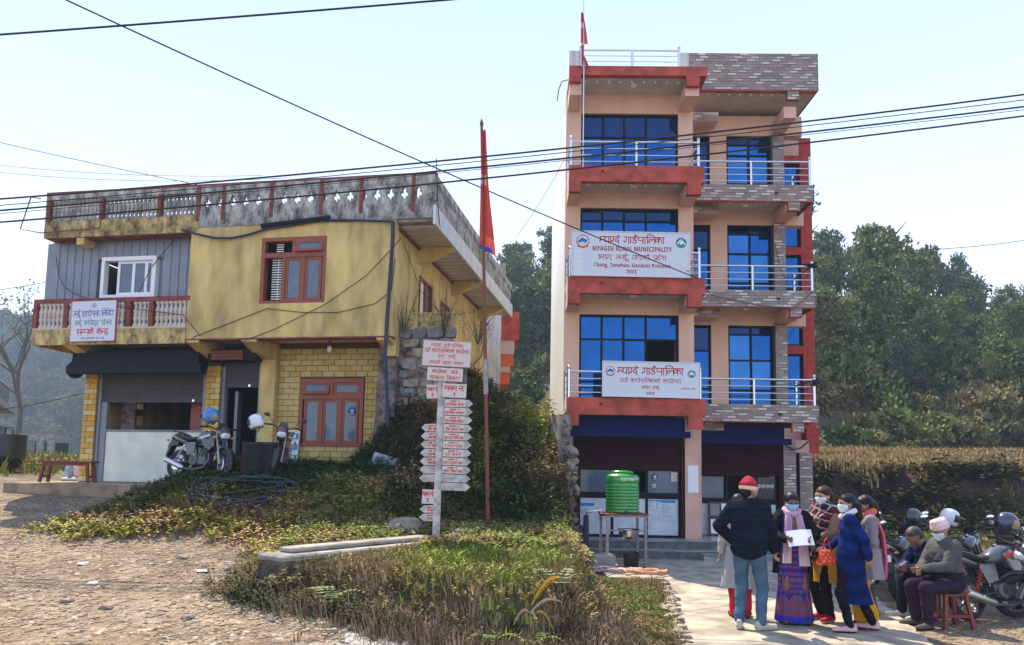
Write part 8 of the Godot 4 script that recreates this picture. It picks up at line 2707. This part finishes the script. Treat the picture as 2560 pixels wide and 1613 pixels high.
	# 4 woman with a plaid shawl
	J = figure("woman in plaid shawl and yellow kurta with white mask, facing left", V(4.05, fl, -9.6), -1.15, 1.68, {"hand_l": V(0.02, 1.02, 0.22), "hand_r": V(-0.06, 0.98, 0.2), "elbow_l": V(0.9, -0.6, -0.2), "elbow_r": V(-0.9, -0.6, -0.2), "point_l": V(-0.8, -0.1, 0.5), "point_r": V(0.8, -0.1, 0.5), "skin": Color(0.42, 0.24, 0.16), "foot_l": V(0.08, 0, 0.03), "foot_r": V(-0.1, 0, 0.0), "down": 0.12})
	s = J.s
	trousers(J, black, 0.01)
	shoes(J, Color(0.42, 0.03, 0.03), Color(0.6, 0.55, 0.5), "sandal")
	skirt(J, "kurta", [[J.hip + V(0, 0.14, 0), 0.165 * s, 0.125 * s], [J.hip, 0.2 * s, 0.15 * s], [V(0, 0.5, 0.0) * s, 0.23 * s, 0.17 * s]], 8, 0.05, func(p: Vector3) -> Color: return Color(0.50, 0.25, 0.03))
	cloth_part(J, "cardigan", torso(J, 0.022) + sleeves(J, 0.018), Color(0.26, 0.15, 0.10))
	var plaid := func(p: Vector3) -> Color:
		var u := fmod(p.x * 1.0 + p.z * 0.8 + 9.0, 0.10)
		var w := fmod(p.y + p.x * 0.3 + 9.0, 0.10)
		if u < 0.012 or w < 0.012: return Color(0.42, 0.36, 0.32)
		if (u > 0.05) != (w > 0.05): return Color(0.12, 0.022, 0.025)
		return Color(0.018, 0.02, 0.05) if u > 0.05 else Color(0.06, 0.015, 0.02)
	P = torso(J, 0.045).slice(0, 3)
	P.append([J.chest + V(0.05, 0, 0.09) * s, V(0.06, 0.86, 0.17) * s, 0.085 * s, 0.06 * s, 0.05])
	P.append([J.chest + V(-0.06, 0, 0.08) * s, V(-0.08, 0.80, 0.15) * s, 0.085 * s, 0.06 * s, 0.05])
	P.append([J.neck + V(0.06, 0.0, 0.02) * s, J.neck + V(-0.06, 0.0, 0.02) * s, 0.075 * s, 0.075 * s, 0.04])
	P.append([J.chest + V(0.1, 0, -0.08) * s, V(0.12, 0.8, -0.1) * s, 0.085 * s, 0.05 * s, 0.05])
	cloth_part(J, "shawl", P, plaid, [[V(0, 1, 0), J.neck.y + 0.075]], 0.02)
	hair(J, Color(0.035, 0.017, 0.010), [[V(0, 0.03, -0.1), V(0, 0.0, -0.12), 0.05, 0.045, 0.03], [V(0.05, -0.03, -0.05), V(0.03, -0.08, -0.07), 0.04, 0.03, 0.03]])
	mask(J, Color(0.70, 0.74, 0.80))
	# 5 woman in a long blue cardigan, back to the camera
	J = figure("woman in long royal blue cardigan with a ponytail, hand behind her back", V(4.06, fl, -8.95), -1.95, 1.60, {"hand_r": V(-0.05, 1.02, 0.26), "hand_l": V(0.1, 0.93, -0.21), "elbow_r": V(-0.7, -0.6, -0.3), "elbow_l": V(0.9, 0.0, -0.8), "point_r": V(0.5, -0.1, 0.7), "point_l": V(-0.35, -0.8, -0.1), "thumb_l": V(0, 0.2, -1), "foot_l": V(0.1, 0, 0.02), "foot_r": V(-0.14, 0, -0.26), "knee_r": V(-0.1, 0, 1.0), "look": 0.5, "skin": Color(0.34, 0.19, 0.13)})
	s = J.s
	trousers(J, black, 0.008)
	shoes(J, Color(0.62, 0.36, 0.38), black, "slipper")
	var blue := func(p: Vector3) -> Color: return mixc(Color(0.005, 0.014, 0.085), Color(0.009, 0.024, 0.14), clampf(0.5 + 0.5 * sin(p.y * 30.0 + p.x * 20.0), 0, 1))
	cloth_part(J, "cardigan", torso(J, 0.012) + sleeves(J, 0.016, 0.97), blue, [[V(0, 1, 0), J.neck.y + 0.03]], 0.012)
	skirt(J, "cardigan_skirt", [[J.waist, 0.165 * s, 0.135 * s], [J.hip + V(0, 0.03, 0), 0.2 * s, 0.165 * s], [V(0, 0.62, -0.02) * s, 0.19 * s, 0.175 * s], [V(-0.01, 0.36, -0.05) * s, 0.195 * s, 0.21 * s]], 6, 0.05, func(p: Vector3) -> Color: return blue.call(p) * 0.72)  # shade on the lower part is put into its colour
	scarf(J, func(_p): return Color(0.70, 0.60, 0.62), [], 0.03)
	hair(J, black, [[V(0, 0.03, -0.1), V(0.0, -0.02, -0.14), 0.036, 0.042, 0.03], [V(0, -0.02, -0.14), V(0.0, -0.15, -0.16), 0.045, 0.04, 0.03], [V(0, -0.15, -0.16), V(0.0, -0.29, -0.15), 0.04, 0.016, 0.02]])
	mask(J, Color(0.70, 0.74, 0.80))
	var bag := thing("handbag", "red patterned handbag hanging from the blue cardigan woman's forearm", "handbag", V(3.80, 0.94, -8.98), 0.3)
	part("body", tint(skin_of([[V(-0.08, -0.1, 0), V(0.08, -0.1, 0), 0.055, 0.055, 0.04], [V(-0.05, -0.02, 0), V(0.05, -0.02, 0), 0.045, 0.045, 0.04]], 0.012, [], 0.03), func(p: Vector3) -> Color: return Color(0.55, 0.05, 0.02) if sin(p.x * 90.0) * sin(p.y * 80.0) < 0.3 else Color(0.62, 0.2, 0.08)), "cloth", bag)
	part("strap", MB.new().tube([V(-0.06, 0.01, 0), V(-0.03, 0.13, 0), V(0.0, 0.165, 0), V(0.03, 0.13, 0), V(0.06, 0.01, 0)], 0.009, 6), "letter_red", bag)
	# 6 woman with an orange and pink scarf
	J = figure("woman in yellow trousers with an orange and pink scarf, behind the others", V(4.42, fl, -9.25), -1.75, 1.58, {"hand_l": V(0.1, 1.0, 0.2), "hand_r": V(-0.2, 0.85, 0.1), "look": 0.1, "down": 0.25, "skin": Color(0.30, 0.16, 0.10), "foot_l": V(0.1, 0, 0.08), "foot_r": V(-0.09, 0, -0.04)})
	s = J.s
	trousers(J, func(p: Vector3) -> Color: return Color(0.56, 0.27, 0.012), 0.03, 0.86, 0.05)
	shoes(J, Color(0.16, 0.015, 0.02), Color(0.3, 0.05, 0.05))
	cloth_part(J, "tunic", torso(J, 0.02) + sleeves(J, 0.018), Color(0.22, 0.19, 0.22))
	skirt(J, "tunic_skirt", [[J.hip + V(0, 0.1, 0), 0.2 * s, 0.17 * s], [V(0, 0.64, 0) * s, 0.24 * s, 0.2 * s]], 8, 0.05, func(_p): return Color(0.25, 0.22, 0.26))
	var op := func(p: Vector3) -> Color: return Color(0.62, 0.16, 0.03) if p.y / s > 1.27 and sin(p.x * 40.0 + p.z * 30.0) > -0.3 else Color(0.58, 0.10, 0.18)
	scarf(J, op, [[[V(0.05, 1.42, -0.09), 0.08], [V(0.06, 1.2, -0.16), 0.09], [V(0.08, 0.9, -0.18), 0.08], [V(0.1, 0.66, -0.17), 0.05]], [[V(-0.08, 1.42, -0.06), 0.06], [V(-0.1, 1.2, -0.13), 0.08], [V(-0.12, 0.95, -0.15), 0.06]]], 0.05)
	hair(J, black, [[V(0, 0.0, -0.09), V(0.0, -0.06, -0.11), 0.055, 0.05, 0.03], [V(0, -0.06, -0.11), V(0.0, -0.2, -0.12), 0.04, 0.025, 0.03]])
	# 7 bareheaded man bent over his phone
	var sit := {"male": true, "hip": V(0, 0.50, 0), "lean": V(0, -0.05, 0.2), "foot_l": V(0.14, 0, 0.42), "foot_r": V(-0.14, 0, 0.46), "hand_l": V(0.06, 0.66, 0.46), "hand_r": V(-0.06, 0.66, 0.46), "elbow_l": V(0.9, -0.6, -0.2), "elbow_r": V(-0.9, -0.6, -0.2), "point_l": V(-0.4, 0.0, 0.9), "point_r": V(0.4, 0.0, 0.9), "thumb_l": V(0, 1, 0), "thumb_r": V(0, 1, 0), "down": 0.55, "nod": V(0, -0.03, 0.07), "skin": Color(0.24, 0.125, 0.08)}
	J = figure("bareheaded man in dark blue jacket bent over a phone on a low stool", V(5.72, 0.0, -10.0), -1.45, 1.70, sit)
	s = J.s
	trousers(J, Color(0.014, 0.013, 0.022), 0.016)
	shoes(J, Color(0.5, 0.49, 0.46), Color(0.6, 0.6, 0.58))
	cloth_part(J, "shirt", torso(J, 0.012), Color(0.22, 0.32, 0.44))
	P = torso(J, 0.03) + sleeves(J, 0.022, 0.95)
	cloth_part(J, "jacket", P, Color(0.012, 0.016, 0.055), [[V(0, 1, 0.3).normalized(), V(0, 1, 0.3).normalized().dot(J.neck) + 0.035]], 0.012)
	hair(J, Color(0.05, 0.045, 0.04), [], 0.045, -0.004)
	var ph := thing("phone", "dark mobile phone in the bareheaded seated man's hands", "phone", J.t.transform * (V(0.0, 0.70, 0.53) * s), -1.5)
	ph.rotation.x = -0.9
	part("case", MB.new().cbox(Vector3.ZERO, V(0.075, 0.155, 0.01), 0.004), "plastic_black", ph)
	part("screen", MB.new().box(V(0, 0, 0.006), V(0.066, 0.14, 0.002)), "house_glass", ph)
	# 8 man in a pale cloth cap on the wooden stool
	sit = {"male": true, "hip": V(0, 0.545, 0), "lean": V(0, -0.02, 0.05), "foot_l": V(0.12, 0, 0.40), "foot_r": V(-0.13, 0, 0.36), "hand_l": V(0.03, 0.72, 0.36), "hand_r": V(-0.04, 0.70, 0.36), "elbow_l": V(0.8, -0.7, -0.3), "elbow_r": V(-0.8, -0.7, -0.3), "point_l": V(-0.8, -0.2, 0.5), "point_r": V(0.7, -0.2, 0.6), "thumb_l": V(0, 1, 0), "thumb_r": V(0, 1, 0), "down": 0.3, "skin": Color(0.27, 0.14, 0.09)}
	J = figure("man in grey jacket, pale pink cloth cap and white mask on the wooden stool", V(5.52, 0.0, -9.45), -1.4, 1.70, sit)
	s = J.s
	trousers(J, func(p: Vector3) -> Color: return Color(0.030, 0.018, 0.036), 0.022)
	shoes(J, Color(0.10, 0.085, 0.07), black)
	cloth_part(J, "jersey", torso(J, 0.014), func(p: Vector3) -> Color: return Color(0.3, 0.18, 0.15) if sin(p.y * 70.0) > 0.0 else Color(0.16, 0.16, 0.17))
	P = torso(J, 0.036) + sleeves(J, 0.026, 0.96)
	P.append([J.neck + V(0.05, -0.01, -0.01) * s, J.neck + V(-0.05, -0.01, -0.01) * s, 0.062 * s, 0.062 * s, 0.03])
	cloth_part(J, "jacket", P, func(p: Vector3) -> Color: return Color(0.085, 0.085, 0.085) if p.y / s > 0.70 else Color(0.02, 0.02, 0.024), [[V(0, 1, 0.35).normalized(), V(0, 1, 0.35).normalized().dot(J.neck) + 0.05], [Vector3.DOWN, -0.42 * s]], 0.012)
	cap = skin_of([[V(0, 0.055, -0.03), V(0, 0.055, 0.03), 0.09, 0.084, 0.02], [V(0, 0.11, -0.06), V(0, 0.115, 0.055), 0.05, 0.045, 0.03], [V(0.03, 0.12, 0.05), V(-0.03, 0.12, 0.05), 0.035, 0.03, 0.03]], 0.008, [[Vector3.DOWN, -0.028]], 0.006)
	tint(cap, func(p: Vector3) -> Color: return Color(0.66, 0.50, 0.48) if sin(p.x * 140.0) * sin(p.y * 110.0) > -0.4 else Color(0.58, 0.38, 0.38))
	part("cap", cap, "cloth", J.t).transform = J.HX
	part("hair", tint(skin_of([[V(0, 0.02, -0.03), V(0, -0.005, -0.045), 0.083, 0.068, 0.03]], 0.01, [[V(0, 0, 1), -0.015]], 0.004), func(_p): return black), "hair", J.t).transform = J.HX
	mask(J, Color(0.55, 0.72, 0.80))


func _ready() -> void:
	# camera
	var cam := Camera3D.new()
	cam.name = "camera"
	cam.projection = Camera3D.PROJECTION_FRUSTUM
	cam.near = 0.1
	cam.far = 1200.0
	cam.size = 0.08718
	cam.frustum_offset = Vector2(0.0, 0.01071)
	add_child(cam)
	cam.position = V(0, 1.82, 0)
	cam.basis = Basis(Vector3.RIGHT, 0.0957) * Basis(Vector3.BACK, 0.018)
	# sky, sun, exposure, air
	var e := Environment.new()
	var sky := ProceduralSkyMaterial.new()
	sky.sky_top_color = Color(0.605, 0.705, 0.88)
	sky.sky_horizon_color = Color(0.92, 0.95, 0.975)
	sky.sky_curve = 0.22
	sky.ground_horizon_color = Color(0.75, 0.76, 0.76)
	sky.ground_bottom_color = Color(0.5, 0.47, 0.42)
	sky.sun_angle_max = 50.0
	sky.sun_curve = 0.12
	sky.sky_energy_multiplier = 1.0
	e.background_mode = Environment.BG_SKY
	e.sky = Sky.new()
	e.sky.sky_material = sky
	e.tonemap_mode = Environment.TONE_MAPPER_LINEAR
	e.tonemap_exposure = 2.05
	e.fog_enabled = true
	e.fog_density = 0.0009
	e.fog_light_color = Color(0.80, 0.90, 1.0)
	e.sdfgi_enabled = true
	e.ssao_enabled = true
	e.ssil_enabled = true
	var we := WorldEnvironment.new()
	we.name = "world_environment"
	we.environment = e
	add_child(we)
	var sun := DirectionalLight3D.new()
	sun.name = "sun"
	sun.light_color = Color(1.0, 0.95, 0.86)
	sun.light_energy = 1.6
	sun.light_angular_distance = 0.5
	sun.shadow_enabled = true
	add_child(sun)
	sun.look_at_from_position(V(-25.7, 84.8, -46.4), Vector3.ZERO)
	noise.seed = 2
	noise.frequency = 0.06
	noise.fractal_octaves = 3
	materials()
	var clock := Time.get_ticks_msec()
	for step in steps():
		step.call()
		print(step.get_method(), " ", Time.get_ticks_msec() - clock, " ms")
		clock = Time.get_ticks_msec()


func steps() -> Array:
	return [make_ground, make_house, make_office, make_plants, make_trees, make_signs, make_props, make_cables, make_bikes, make_people]
